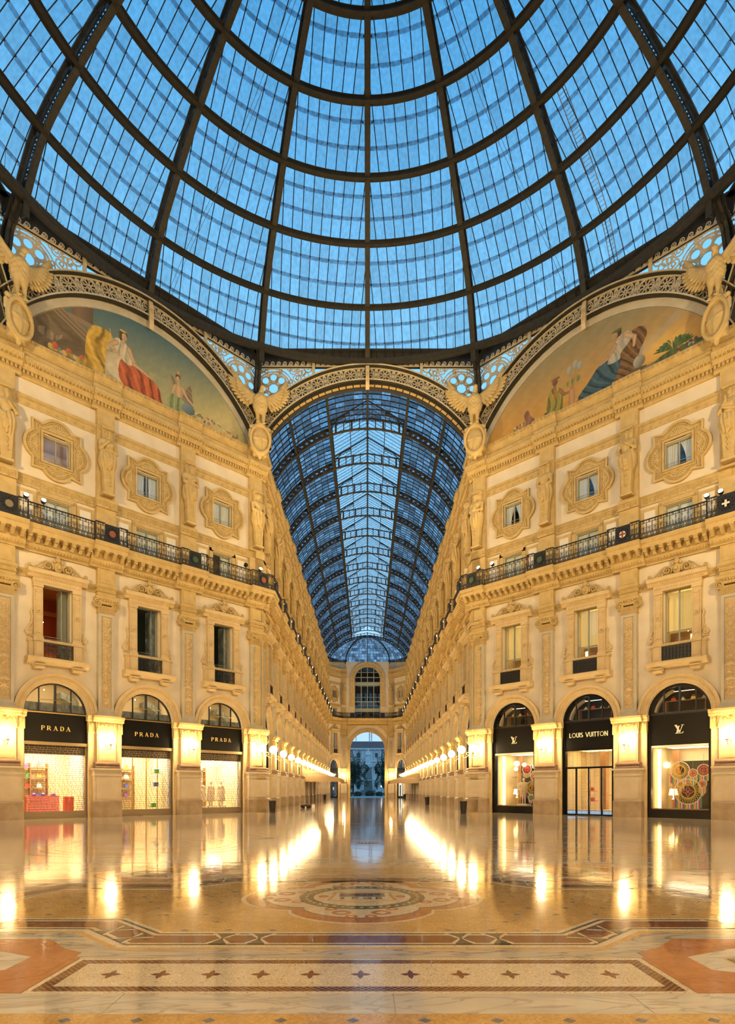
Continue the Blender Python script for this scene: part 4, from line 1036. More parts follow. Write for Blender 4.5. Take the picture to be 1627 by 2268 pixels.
g.ribbon([(0, -.45), (0, .45)], .03, -.045, 0)
ROSG = g.mesh('scroll_filler', 'iron_cream')
def volute_band(x0, x1, z, n):
    g = G(); p = (x1-x0)/n
    g.box(x0, x1, -.02, 0, z-.24, z-.15)
    for i in range(n):
        c = x0+p*(i+.5); S_ = spiral(c, z, .17, .02, -PI*.75, 1.7, 20); g.ribbon(S_, np.linspace(.055, .03, 21), -.03, 0)
        g.prism([(c-p*.5, z-.16), (c+p*.1, z-.16), (c-p*.25, z+.03)][::1], -.02, 0)
    return g
def lattice(side):      # half spandrel: between arch extrados and the ring; x from 3.95 to 8.0 (side +1) mirrored
    g = G(); s = side; top = 31.9
    def ok(x, z): return x < 8.05 and x > 3.95 and z < top and math.hypot(x, z-AC) > R2+.02
    def rib_(pts, w, closed=False):
        run_ = []
        P = list(pts)+([pts[0]] if closed else [])
        for q in P:
            if ok(*q): run_.append(q)
            else:
                if len(run_) > 1: g.ribbon([(s*x, z) for x, z in run_], w*1.45, -.03, 0)
                run_ = []
        if len(run_) > 1: g.ribbon([(s*x, z) for x, z in run_], w*1.45, -.03, 0)
    cx, cz = 6.75, 30.45; R0 = 1.22
    rib_(circ(cx, cz, R0, 40), .08, True); rib_(circ(cx, cz, R0+.20, 40), .05, True); rib_(circ(cx, cz, .36, 24), .05, True)
    for i in range(8):
        a = 2*PI*i/8; b = 2*PI*(i+.5)/8
        rib_(circ(cx+.80*math.cos(a), cz+.80*math.sin(a), .285, 16), .075, True)
        rib_([(cx+.42*math.cos(b), cz+.42*math.sin(b)), (cx+R0*math.cos(b), cz+R0*math.sin(b))], .12)
        st = [(cx+q*math.cos(t), cz+q*math.sin(t)) for q, t in ((.50, a-.39), (.36, a), (.50, a+.39))]; rib_(st, .08)
        for q in (-.16, .16): rib_(circ(cx+1.05*math.cos(b+q), cz+1.05*math.sin(b+q), .05, 8), .03, True)
        rib_(circ(cx+1.36*math.cos(b), cz+1.36*math.sin(b), .12, 10), .05, True)
    rs = np.random.RandomState(5)
    for r_, c_, t_ in ((.42, (4.75, 31.6), 0), (.36, (5.35, 31.75), 2), (.40, (4.3, 31.9), 1), (.34, (7.6, 31.85), 2), (.30, (7.7, 29.0), 1), (.34, (7.35, 28.6), 0), (.30, (7.75, 28.0), 2), (.35, (5.1, 31.2), 3), (.26, (5.6, 31.9), 1)):
        rib_(spiral(c_[0], c_[1], r_, .05, t_, 1.6, 26), .05)
    for i in range(60):
        x, z = 3.95+4.1*rs.rand(), 27.3+4.9*rs.rand()
        if math.hypot(x-cx, z-cz) > R0+.22: rib_(circ(x, z, .14+.12*rs.rand(), 10), .045, True)
    for i in range(7):           # grid of leading behind
        pass
    g.box(*sorted((s*3.95, s*8.0)), -.03, 0, top-.04, top+.02)
    ring = [(s*R2*math.cos(a), AC+R2*math.sin(a)) for a in np.linspace(a_lo, 1.2, 16)]; g.ribbon(ring, .08, -.03, 0)
    return g.mesh('pierced_lattice', 'iron_cream')
LAT = {s: lattice(s) for s in (-1, 1)}
VB = {}
for nm, (x0, x1, n) in dict(a=(-7.9, -3.98, 9), b=(-3.75, -.15, 9), c=(.15, 3.75, 9), d=(3.98, 7.9, 9)).items(): VB[nm] = volute_band(x0, x1, 32.22, n).mesh('running_scroll', 'iron_cream')
gf = G()
a_hi = PI-a_lo
gf.arc(0, AC, R1, R1+.06, -.34, 0, a_lo, a_hi, 56); gf.arc(0, AC, R2-.07, R2, -.42, 0, a_lo, a_hi, 56)
gf.arc(0, AC, R1+.06, R2-.07, -.06, -.02, a_lo, a_hi, 56)
BANDF = gf.mesh('arch_band_frame', 'iron_bronze')
g = G(); g.arc(0, AC, R2, R2+.05, -.5, -.05, a_lo, a_hi, 56); g.arc(0, AC, R1+.02, R1+.10, -.36, -.22, a_lo, a_hi, 56); g.arc(0, AC, R2-.12, R2-.07, -.2, -.1, a_lo, a_hi, 56); RIM = g.mesh('cream_rim', 'iron_cream')
g = G(); g.box(-8.0, 8.0, -.0, .04, 31.9, 33.0); g.box(-8.1, 8.1, -.35, .1, 33.0, 33.1); DARKB = g.mesh('ring_backing', 'iron_dark')
g = G()      # cream bracket with curved foot
g.prism([(0, 32.9), (-.10, 32.9), (-.30, 32.5), (-.36, 31.8), (-.36, 31.2), (-.46, 31.2), (-.5, 31.9), (-.42, 32.6), (-.2, 33.0), (0, 33.0)], -.10, .10, 'yz'); BRK = g.mesh('curved_bracket', 'iron_cream')
g = G(); g.prism([(-.42, 31.2), (-.42, 30.2), (-.52, 30.1), (-.60, 30.4), (-.62, 31.0), (-.55, 31.5), (-.30, 32.4), (0, 32.9), (0, 32.5), (-.3, 31.6)], -.13, .13, 'yz'); 
for i in (-1, 0, 1): g.box(i*.07-.012, i*.07+.012, -.645, -.6, 30.6, 31.3)
KEYB = g.mesh('keystone_bracket', 'stone_pale')
g = G(); n = 30
g.arc(0, AC, 8.62, 8.68, -.1, .25, a_lo, a_hi, 50); g.arc(0, AC, 8.90, 8.98, -.12, .25, a_lo, a_hi, 50); g.arc(0, AC, 8.68, 8.90, .02, .06, a_lo, a_hi, 50)
INNB = g.mesh('inner_arch_band', 'iron_dark')
g = G()
for i in range(38):
    a = a_lo+(a_hi-a_lo)*(i+.5)/38; ha = (a_hi-a_lo)/38*.43
    g.arc(0, AC, 8.70, 8.88, -.04, .02, a-ha, a+ha, 2)
    for q in (-.4, 0, .4):
        for r_ in (8.75, 8.83): g.ball((r_*math.cos(a+q*ha), -.045, AC+r_*math.sin(a+q*ha)), .018, 4, 3)
GOLDB = g.mesh('studded_gold_band', 'iron_gold')
def side_kit(name, th, idx, lunette):
    """everything iron above one side of the octagon; th = outward azimuth of the side"""
    M = TRS((0, OCY, 0)) @ rz_az(th) @ TRS((0, 19.62, 0))
    r = put(name, None, None, M, kind='structure')
    fo = TRS((0, -.30 if lunette else -.25, 0))
    put('arch_band_frame', BANDF, r, fo); put('cream_rim', RIM, r, fo)
    nR = 17; keep = 2*R(1.2)
    for i in range(nR):
        a = a_lo+.02+(a_hi-a_lo-.04)*(i+.5)/nR
        put('rosette', ROS, r, fo @ TRS((9.54*math.cos(a), -.10, AC+9.54*math.sin(a))) @ Matrix.Rotation(-(a-PI/2), 4, 'Y') @ Matrix.Diagonal((1.12, 1, 1.12, 1)))
        if i < nR-1:
            a += (a_hi-a_lo-.04)/nR/2
            put('scroll_filler', ROSG, r, fo @ TRS((9.54*math.cos(a), -.10, AC+9.54*math.sin(a))) @ Matrix.Rotation(-(a-PI/2), 4, 'Y'))
    for s in (-1, 1): put('pierced_lattice', LAT[s], r, TRS((0, -.30, 0)))
    for v in VB.values(): put('running_scroll', v, r, TRS((0, -.36, 0)))
    put('ring_backing', DARKB, r, TRS((0, -.30, 0)))
    for x in (-3.86, 3.86): put('curved_bracket', BRK, r, TRS((x, -.05, 0)))
    put('keystone_bracket', KEYB, r, TRS((0, -.2, 0)))
    if not lunette: put('inner_arch_band', INNB, r, TRS((0, -.2, 0))); put('studded_gold_band', GOLDB, r, TRS((0, -.24, 0)))
    else:
        g = G(); g.arc(0, AC, 8.58, R1+.02, -.22, 0, a_lo-.02, a_hi+.02, 56); put('marble_arch', (g, 'stone_grey'), r)
        g = G(); g.arc(0, AC, 8.48, 8.60, -.16, 0, a_lo-.02, a_hi+.02, 56); put('gilt_bead', (g, 'iron_gold'), r)
        g = G(); a9 = math.asin((25.8-AC)/9.6); P = [P_(a, 9.6) for a in np.linspace(a9, PI-a9, 40)]; g.prism(P[::-1], .0, .5); put('lunette_wall', (g, 'stucco'), r)
    return r
side_kit('trim_1', 0, 0, False); side_kit('trim_2', R(-45), 1, True); side_kit('trim_3', R(45), 2, True); side_kit('trim_4', R(-90), 3, False); side_kit('trim_5', R(90), 4, False)
# corner struts and eagles
g = G(); pts = [(20.55, 27.5), (20.5, 29.5), (20.2, 31.0), (19.6, 32.1), (19.2, 32.9)]
for o, w_ in ((0, .20), (.45, .20)):
    vs = []
    for r_, h_ in pts: vs += [(-w_, r_+o*.9, h_+o*.2), (w_, r_+o*.9, h_+o*.2), (w_, r_+o*.9+.06, h_+o*.2), (-w_, r_+o*.9+.06, h_+o*.2)]
    g.add(vs, [(4*i+j, 4*i+(j+1) % 4, 4*i+4+(j+1) % 4, 4*i+4+j) for i in range(4) for j in range(4)])
vs = []
for r_, h_ in pts: vs += [(-.04, r_, h_), (.04, r_, h_), (.04, r_+.45, h_+.1), (-.04, r_+.45, h_+.1)]
g.add(vs, [(4*i+j, 4*i+(j+1) % 4, 4*i+4+(j+1) % 4, 4*i+4+j) for i in range(4) for j in range(4)])
STR = g.mesh('corner_strut', 'iron_bronze')
for a, tx in ((-22.5, 'left of the central arch'), (22.5, 'right of the central arch'), (-67.5, 'at the far left edge'), (67.5, 'at the far right edge')):
    M = TRS((0, OCY, 0)) @ rz_az(R(a))
    put('corner_strut', STR, dome, rz_az(R(a)))
    e_ = put('eagle_sculpture', EAGLE, None, M @ TRS((0, 19.62, 27.1), 0, (1.12, 1.05, 1.06)), label=f'spread-winged ochre stone eagle perched on a cross shield, {tx}', cat='sculpture', group='stone eagles at the springing of the arches')
    put('oval_shield', SHIELD, e_, TRS((0, .05, -2.05)))
# ================================================================== arcade vault
vault = put('ceiling.001', None, None, TRS((0, 0, 0)), kind='structure', label='iron and glass barrel vault of the far arcade')
VC, VR = 22.45, 8.72; B5 = 5.11; Y0 = YC+.2; NB = 14; YE = 43.4+B5*NB
th_e = math.acos(7.9/9.2); th_m = math.acos(2.96/VR)      # eave angle, monitor edge
def va(r, t): return (r*math.cos(t), VC+r*math.sin(t))
g = G()
for a0, a1 in ((th_e, PI-th_e),):
    g.arc(0, VC, VR, VR+.09, -.10, .10, a0, a1, 50)
for a0, a1 in ((th_e, th_m+.02), (PI-th_m-.02, PI-th_e)):
    g.arc(0, VC, VR+.50, VR+.60, -.10, .10, a0, a1, 18)
pts = [(-2.96, VC+8.7), (-2.96, 31.55), (0, 33.4), (2.96, 31.55), (2.96, VC+8.7)]
g.ribbon([(-2.96, 31.6), (0, 32.1), (2.96, 31.6)], .08, -.06, .06); g.ribbon([(-3.05, 31.75), (0, 33.55), (3.05, 31.75)], .07, -.05, .05)
nseg = 13
for sd in (0, 1):
    for i in range(nseg+1):
        t = th_e+(th_m-th_e)*i/nseg; t = t if sd == 0 else PI-t
        p, q = va(VR+.04, t), va(VR+.55, t); g.ribbon([p, q], .10 if i % 2 else .22, -.05, .05)
        if i < nseg:
            t2 = t+(th_m-th_e)/nseg*.5*(1 if sd == 0 else -1); c = va(VR+.30, t2)
            g.arc(c[0], c[1], .13, .19, -.04, .04, 0, 2*PI, 8)
for i in range(9):
    x = -2.6+.65*i; z0 = VC+math.sqrt(VR*VR-x*x); z1 = 31.6+(2.96-abs(x))/2.96*.65
    g.ribbon([(x, z0+.05), (x, z1)], .16 if i % 2 == 0 else .08, -.05, .05)
for s in (-1, 1):      # filigree knee brackets under the lantern roof
    for k in range(5): g.arc(s*(2.75-.28*k), 31.85+.13*k, .09, .12, -.03, .03, 0, 2*PI, 8)
    g.ribbon([(s*2.9, 31.2), (s*2.75, 31.7), (s*2.3, 32.15), (s*1.5, 32.55)], .05, -.03, .03)
TRUSS = g.mesh('truss_arch', 'iron_dark')
for k in range(1, NB+1):
    put('truss_arch', TRUSS, vault, TRS((0, 43.4+B5*k, 0)))
# longitudinal purlins per bay
g = G()
for x in (2.96, 5.65):
    t = math.acos(x/VR)
    for s in (-1, 1):
        p = va(VR+.25, t); g.box(s*p[0]-.10, s*p[0]+.10, 0, B5, p[1]-.22, p[1]-.14); g.box(s*p[0]-.03, s*p[0]+.03, 0, B5, p[1]-.2, p[1]+.3); g.box(s*p[0]-.10, s*p[0]+.10, 0, B5, p[1]+.25, p[1]+.33)
g.box(-.08, .08, 0, B5, 33.35, 33.5); g.box(-.06, .06, 0, B5, 33.2, 33.5)
for s in (-1, 1):
    p = va(VR+.3, th_e); g.box(s*p[0]-.08, s*p[0]+.08, 0, B5, p[1]-.1, p[1]+.15); g.box(s*2.96-.05, s*2.96+.05, 0, B5, 31.6, 31.72)
PURL = g.mesh('purlin', 'iron_bronze')
g = G()
for x in (2.96, 5.65):
    for s in (-1, 1):
        p = va(VR+.25, math.acos(x/VR)); g.box(s*p[0]-.10, s*p[0]+.10, 0, B5, p[1]-.22, p[1]-.14); g.box(s*p[0]-.03, s*p[0]+.03, 0, B5, p[1]-.2, p[1]+.3)
PURL0 = g.mesh('purlin', 'iron_bronze')
# glazing bars: transverse arcs and long bars
VG = VR+.66
g = G(); nt_ = 9
for i in range(nt_):
    y = B5*(i+.5)/nt_
    for a0, a1 in ((th_e, th_m), (PI-th_m, PI-th_e)):
        g.arc(0, VC, VG-.03, VG+.03, y-.02, y+.02, a0, a1, 12)
for i in range(10):
    y = B5*(i+.5)/10
    for s in (-1, 1): g.tube([(s*3.0, y, 31.72), (0, y, 33.5)], .022, 4)
for x in (1.5,):
    for s in (-1, 1): g.box(s*x-.03, s*x+.03, 0, B5, 32.52, 32.60)
NL = 10
for i in range(1, NL):
    t = th_e+(th_m-th_e)*i/NL
    for tt in (t, PI-t): p = va(VG-.02, tt); g.box(p[0]-.022, p[0]+.022, 0, B5, p[1]-.022, p[1]+.022)
VBARS = g.mesh('glazing_bar_grid', 'iron_black')
vp = []
for i in range(nt_+1):
    y0, y1 = max(0, B5*(i-.5)/nt_), min(B5, B5*(i+.5)/nt_)
    for j in range(NL):
        t0, t1 = th_e+(th_m-th_e)*j/NL, th_e+(th_m-th_e)*(j+1)/NL
        for sd in (0, 1):
            a, b = (t0, t1) if sd == 0 else (PI-t1, PI-t0)
            p, q = va(VG, a), va(VG, b); vp.append([(p[0], y0, p[1]), (p[0], y1, p[1]), (q[0], y1, q[1]), (q[0], y0, q[1])])
vt = []
for i in range(11):
    y0, y1 = max(0, B5*(i-.5)/10), min(B5, B5*(i+.5)/10)
    for s in (-1, 1):
        for xa, xb in ((0, 1.5), (1.5, 3.0)):
            za, zb = 33.5-1.78*xa/3.0, 33.5-1.78*xb/3.0
            vt.append([(s*xa, y0, za+.03), (s*xa, y1, za+.03), (s*xb, y1, zb+.03), (s*xb, y0, zb+.03)])
g = G()
for q in vp: g.merge(pane_mesh(q))
VF = g.mesh('pane_field', 'vault_glass'); g = G()
for q in vt: g.merge(pane_mesh(q))
TF = g.mesh('lantern_pane_field', 'roof_glass')
VB0 = G(); vp0 = []
for i in range(nt_):
    y = B5*(i+.5)/nt_; VB0.arc(0, VC, VG-.03, VG+.03, y-.03, y+.03, th_e, PI-th_e, 36)
for i in range(1, 2*NL+7):
    t = th_e+(PI-2*th_e)*i/(2*NL+7); p_ = va(VG-.02, t); VB0.box(p_[0]-.022, p_[0]+.022, 0, B5, p_[1]-.022, p_[1]+.022)
VB0.box(-.09, .09, 0, B5, VC+VR+.35, VC+VR+.62); VB0 = VB0.mesh('glazing_bar_grid', 'iron_black')
for i in range(nt_+1):
    y0, y1 = max(0, B5*(i-.5)/nt_), min(B5, B5*(i+.5)/nt_)
    for j in range(2*NL+7):
        a, b = th_e+(PI-2*th_e)*j/(2*NL+7), th_e+(PI-2*th_e)*(j+1)/(2*NL+7); p_, q_ = va(VG, a), va(VG, b); vp0.append([(p_[0], y0, p_[1]), (p_[0], y1, p_[1]), (q_[0], y1, q_[1]), (q_[0], y0, q_[1])])
VP_ = [pane_mesh(q).mesh('glass_pane', 'vault_glass') for q in vp0]; TP_ = []
for k in range(NB):
    M = TRS((0, 43.4+B5*k, 0)) if k else TRS((0, 43.0, 0), 0, (1, (5.51)/B5, 1))
    put('purlin', PURL if k else PURL0, vault, M); put('glazing_bar_grid', VBARS if k else VB0, vault, M, kind='stuff')
    if k == 0:
        for me in VP_+TP_: put('glass_pane', me, vault, M)
    else:
        put('pane_field', VF, vault, M, kind='stuff'); put('lantern_pane_field', TF, vault, M, kind='stuff')
# apse at the far end: facets between ribs
TP = np.array((0, YE+.1, VC+VR+.3)); base = [(-7.75, YE+.05, 26.3), (-4.45, YE+3.5, 26.9), (0, YE+3.7, 26.9), (4.45, YE+3.5, 26.9), (7.75, YE+.05, 26.3)]
def arcpt(b, f):       # quarter-ellipse from base to top
    a = f*PI/2; b = np.array(b, float); return np.array((b[0]+(TP[0]-b[0])*(1-math.cos(a)), b[1]+(TP[1]-b[1])*(1-math.cos(a)), b[2]+(TP[2]-b[2])*math.sin(a)))
for i, b in enumerate(base):
    g = G()
    if i in (1, 3):
        g.tube([tuple(arcpt(b, f)) for f in np.linspace(0, .97, 14)], .09, 6); g.tube([tuple(arcpt(b, f)+np.array((0, .25, .35))) for f in np.linspace(0, .97, 14)], .08, 6)
        for f in np.linspace(.05, .95, 14): g.tube([tuple(arcpt(b, f)), tuple(arcpt(b, f)+np.array((0, .25, .35)))], .05, 4)
    else: g.tube([tuple(arcpt(b, f)) for f in np.linspace(0, .97, 14)], .07, 6)
    put('apse_rib', (g, 'iron_dark'), vault)
gb = G(); gl = G()
for i in range(4):
    A, B = base[i], base[i+1]; nu = 7; nv = 12
    pt = lambda u, f: tuple(arcpt(A, f)*(1-u)+arcpt(B, f)*u+np.array((0, .28, .30)))
    for j in range(nu+1): gb.tube([pt(j/nu, f) for f in np.linspace(0, .96, 9)], .02, 4)
    for k in range(nv+1): f = .96*k/nv; gb.tube([pt(u, f) for u in (0, .5, 1)], .035 if k == 5 else .02, 4)
    for j in range(nu):
        for k in range(nv): gl.merge(pane_mesh([pt(j/nu, .96*k/nv), pt((j+1)/nu, .96*k/nv), pt((j+1)/nu, .96*(k+1)/nv), pt(j/nu, .96*(k+1)/nv)]))
put('apse_bar_grid', (gb, 'iron_black'), vault, kind='stuff'); put('apse_pane_field', (gl, 'vault_glass'), vault, kind='stuff')

# ================================================================== southern half of the crossing (behind and beside the viewer), plain
SY = 2*OCY-YC
for nm, M, n_, s_ in (('wall_southwest', TRS((-XC, SY, 0), PI*3/4), 3, 1), ('wall_southeast', TRS((XC, SY, 0), -PI*3/4), 3, -1)):
    w = put(nm, None, None, M, kind='structure')
    for i in range(3):
        m = TRS((s_*(.42+HB+BW*i), 0, 0))
        for a, b in (('bay_wall', M_BAY), ('archivolt', M_ARCH), ('cornice', M_ENT1), ('upper_cornice', M_ENT2), ('window_surround', M_AED), ('lobed_surround', M_LOBED)): put(a, b, w, m)
        put('shop_front', G().box(-1.67, 1.67, .4, .5, 0, 7.6).box(-.75, .75, .4, .5, 9, 13).box(-.75, .75, .4, .5, 15.9, 21.4).mesh('shop_front', 'room_cream'), w, m)
    for i in range(4):
        m = TRS((s_*(.42+BW*i), 0, 0)); p_ = put('pilaster', PED, w, m)
        for a, b in (('plinth', PLINTH), ('lower_shaft', PANEL), ('lower_capital', LCAP), ('shaft', SHAFT), ('scrolled_capital', ICAP), ('upper_pilaster', UPIL)): put(a, b, p_)
    put('end_pier', G().box(*sorted((0, s_*.42)), 0, .5, 0, 25.8).box(*sorted((s_*16.2, s_*16.65)), 0, .5, 0, 25.8).mesh('end_pier', 'stone'), w)
for s in (-1, 1):
    w = put('wall_south_gallery_'+('west' if s < 0 else 'east'), G().box(*sorted((s*XC, s*(XC+.5))), -22, SY, 0, 26).mesh('wall_south_gallery', 'stucco'), kind='structure')
    put('dado', G().box(*sorted((s*(XC-.4), s*XC)), -22, SY, 0, 5.9).box(*sorted((s*(XC-.9), s*XC)), -22, SY, 15, 15.85).mesh('dado', 'stone'), w)
    w = put('wall_'+('west' if s < 0 else 'east')+'_gallery_end', G().box(*sorted((s*45, s*45.5)), OCY-8, OCY+8, 0, 30).mesh('side_gallery_end', 'stucco'), kind='structure')
    put('side_wall', G().box(*sorted((s*25.6, s*45)), OCY+7.85, OCY+8.3, 0, 26).box(*sorted((s*19.6, s*45)), OCY-8.3, OCY-7.85, 0, 26).mesh('side_wall', 'stucco'), w)
    put('vault_shell', G().add([(s*19.8, OCY+8.5*math.cos(a), 22+8.5*math.sin(a)) for a in np.linspace(.45, PI-.45, 9)]+[(s*45, OCY+8.5*math.cos(a), 22+8.5*math.sin(a)) for a in np.linspace(.45, PI-.45, 9)], [(i, i+1, i+10, i+9) for i in range(8)]).mesh('vault_shell', 'vault_glass'), w)
put('wall_south_end', G().box(-8.4, 8.4, -22.5, -22, 0, 31).mesh('south_end_wall', 'stucco'), kind='structure')
for a in (-135, 135, 180): side_kit({-135: 'trim_6', 135: 'trim_7', 180: 'trim_8'}[a], R(a), 5, a != 180)
put('ceiling.002', G().add([(8.7*math.cos(a), y, 22.2+8.7*math.sin(a)) for y in (SY-.2, -22) for a in np.linspace(.42, PI-.42, 13)], [(i, i+1, i+14, i+13) for i in range(12)]).mesh('south_vault_glass', 'vault_glass'), kind='structure')
# ================================================================== far end of the arcade
YW = 118.6
FR['end'] = dict(name='wall_north_end', M=TRS((0, YW, 0), 0))
we = put('wall_north_end', None, None, FR['end']['M'], kind='structure'); FR['end']['obj'] = we
g = G(); T = .9
for s in (-1, 1):
    a, b = sorted((s*3.43, s*5.6)); g.box(a, b, 0, T, 0, 15.85); a, b = sorted((s*2.6, s*5.6)); g.box(a, b, 0, T, 15.85, 25.0)
    a, b = sorted((s*2.6, s*4.3)); g.box(a, b, 0, T, 25.0, 27.3)
pts = [(3.43*math.cos(PI*i/24), 9.8+3.43*math.sin(PI*i/24)) for i in range(25)]
for a, b in zip(pts[:-1], pts[1:]): g.prism([a, (a[0], 15.85), (b[0], 15.85), b][::-1], 0, T)
pts = [(2.6*math.cos(PI*i/24), 23.8+2.6*math.sin(PI*i/24)) for i in range(25)]
for a, b in zip(pts[:-1], pts[1:]): g.prism([a, (a[0], 27.3), (b[0], 27.3), b][::-1], 0, T)
put('end_wall_masonry', (g, 'stucco'), we)
g = G()
g.arc(0, 9.8, 3.43, 4.05, -.16, T, n=32); g.arc(0, 9.8, 3.75, 4.05, -.26, 0, n=32)
for s in (-1, 1): a, b = sorted((s*3.43, s*3.98)); g.box(a, b, -.18, T, 0, 9.5); g.box(a, b, -.30, T, 9.5, 9.85)
g.ribbon([(-3.95, 14.6), (3.95, 14.6)], .18, -.12, 0)
for s in (-1, 1): g.box(*sorted((s*3.9, s*4.1)), -.12, 0, 10.0, 14.68); g.prism([(s*4.0, 14.4), (s*2.0, 14.4), (s*3.2, 13.6), (s*4.0, 12.4)][::-s], -.08, 0)
g.arc(0, 23.8, 2.60, 3.45, -.15, .2, n=32); g.arc(0, 23.8, 3.25, 3.45, -.28, 0, n=32); g.arc(0, 23.8, 2.6, 2.72, -.25, 0, n=32)
for s in (-1, 1): a, b = sorted((s*2.6, s*3.45)); g.box(a, b, -.15, 0, 18.8, 23.8); g.box(a, b, -.3, 0, 18.3, 18.8)
for i in range(11):
    a = PI*(i+.5)/11; g.ball((3.0*math.cos(a), -.17, 23.8+3.0*math.sin(a)), .16 if i % 2 else .1, 8, 4)
for s in (-1, 1):
    for k in range(8): g.ball((s*3.0, -.17, 19.3+.58*k), .15 if k % 2 else .08, 6, 4)
put('great_arch_surround', (g, 'stone'), we)
g = G(); lower_ent(g, -4.0, 4.0, 0); put('cornice', (g, 'stone'), we)
for s in (-1, 1):
    g = G(); lower_ent(g, -.66, .66, .2); put('cornice_break', g.mesh('cornice_break', 'stone'), we, TRS((s*4.72, 0, 0)))
    g = G(); upper_ent(g, -.75, .75, .1); put('upper_cornice_break', g.mesh('upper_cornice_break', 'stone'), we, TRS((s*4.85, 0, 0)))
    m = TRS((s*4.72, .0, 0), 0, (.8, .8, 1)); ped = put('pilaster', PED, we, m)
    for nm, me in (('plinth', PLINTH), ('pedestal_band', PEDCAP), ('base_moulding', BASEM), ('lower_shaft', PANEL), ('lower_capital', LCAP), ('shaft', SHAFT), ('carved_relief', RELIEFS[1]), ('scrolled_capital', ICAP), ('frieze_block', BLOCK), ('upper_pilaster', UPIL)): put(nm, me, ped)
    put('caryatid', FIGS[0 if s < 0 else 2], None, FR['end']['M'] @ TRS((s*4.72, -.42, 18.85), 0, (.9, .9, 1)), label=f"small distant herm figure {'left' if s < 0 else 'right'} of the great arched window at the far end", cat='statue', group='herm figures on the far end wall')
    g = G(); g.box(*sorted((s*4.1, s*5.6)), .2, .8, 25.0, 27.7); g.box(*sorted((s*4.1, s*5.7)), .1, .9, 26.55, 26.75); put('attic_parapet', (g, 'stone_grey'), we)
# angled end bays
for s, nm in ((-1, 'wall_north_end_west'), (1, 'wall_north_end_east')):
    A = np.array((s*7.85, 115.1)); B = np.array((s*5.35, YW)); d = (B-A) if s < 0 else (A-B); th = math.atan2(d[1], d[0]); ln = np.linalg.norm(d)
    M = TRS((*((A+B)/2), 0), th); w = put(nm, None, None, M, kind='structure'); FR['end'+('l' if s < 0 else 'r')] = dict(M=M, obj=w, bays=[0], s=.79)
    m = TRS((0, 0, 0), 0, (.79, 1, 1))
    for n_, me in (('bay_wall', M_BAY), ('archivolt', M_ARCH), ('arch_pier', M_JAMB), ('cornice', M_ENT1), ('upper_cornice', M_ENT2), ('string_course', M_BANDS), ('key_fret_band', M_KEY), ('low_window_surround', M_LOWSUR), ('plaster_panel', M_LOWPAN), ('lobed_surround', M_LOBED), ('window_surround', M_AED), ('scrolled_crest', M_CREST), ('balcony_front', M_BALC), ('modillion_row', M_MODROW)):
        put(n_, me, w, m)
    g = G(); g.box(-2.4, 2.4, .3, .7, 25.8, 27.7); g.box(-2.15, 2.15, .2, .8, 26.75, 26.95); put('attic_parapet', (g, 'stone_grey'), w)
# great arched window
w1 = put('window_1', None, None, FR['end']['M'], kind='structure', label='great arched window over the far exit arch')
g = G()
g.arc(0, 23.8, 2.5, 2.62, .25, .45, n=28)
for x, t in ((-2.55, .08), (-1.25, .07), (0, .06), (1.25, .07), (2.55, .08)):
    top = 23.8+math.sqrt(max(2.55**2-x*x, 0)); g.box(x-t, x+t, .25, .42, 15.9, top)
for z, t in ((17.6, .35), (19.3, .08), (22.9, .35), (24.2, .07), (25.2, .05), (20.2, .03)): 
    hw = 2.55 if z < 23.8 else math.sqrt(2.55**2-(z-23.8)**2); g.box(-hw, hw, .22, .42, z-t, z+t)
put('frame', (g, 'window_green'), w1)
g = G(); g.prism([(2.55*math.cos(a), 23.8+2.55*math.sin(a)) for a in np.linspace(0, PI, 20)]+[(-2.55, 15.9), (2.55, 15.9)], .34, .36); put('pane', (g, 'dark_glass'), w1)
g = G(); g.box(-2.7, 2.7, 6, 6.1, 15.8, 19.6); g.box(-2.7, 2.7, 6, 6.1, 21.9, 27)
for x in (-2.7, -1.0, .0, 1.0, 1.9): g.box(x, x+.35, 6, 6.1, 19.6, 22)
g.box(-2.8, -2.7, .6, 6, 15.8, 27); g.box(2.7, 2.8, .6, 6, 15.8, 27); g.box(-2.8, 2.8, .6, 6, 18.9, 19.0); g.box(-2.8, 2.8, .6, 6, 26.6, 26.7)
put('room', (g, 'room_cream'), w1)
for z in (18.7, 22.6, 26.4): put('ceiling_light', G().box(-2, 2, 1.2, 1.6, z, z+.05).mesh('ceiling_light', 'soft_light'), w1)
def slot_window(F, b, s, kind, n):
    M = F['M'] @ TRS((b, 0, 0), 0, (s, 1, 1)); NWIN[0] += 1
    return put(f'window_{n}', None, None, M, kind='structure')
# ================================================================== piazza beyond the exit arch
g = G(); g.box(-150, 150, YW+.9, 420, -.3, -.02); put('street', (g, 'asphalt'), kind='structure', label='pale paved square beyond the exit arch')
g = G(); hb = put('palazzo', None, None, TRS((0, 232, 0)), label='long grey palazzo with tiled roof behind the monument, seen through the exit arch', cat='building')
g.box(-55, 55, 0, 14, 0, 17.6); kid(hb, 'facade_wall', (g, 'far_render'))
g = G(); g.box(-55.5, 55.5, -.9, 0, 17.4, 18.0); g.box(-55.2, 55.2, -.5, 0, 12.6, 13.1); g.box(-55.2, 55.2, -.4, 0, 5.6, 6.0)
for i in range(60): x = -54+1.83*i; g.box(x, x+.35, -.7, 0, 17.0, 17.4)
kid(hb, 'cornice', (g, 'far_trim'))
g = G(); g.add([(-55.5, -1, 18), (55.5, -1, 18), (52, 7, 21.2), (-52, 7, 21.2), (-55.5, 15, 18), (55.5, 15, 18)], [(0, 1, 2, 3), (3, 2, 5, 4), (0, 3, 4), (1, 5, 2)]); kid(hb, 'roof', (g, 'roof_tile'))
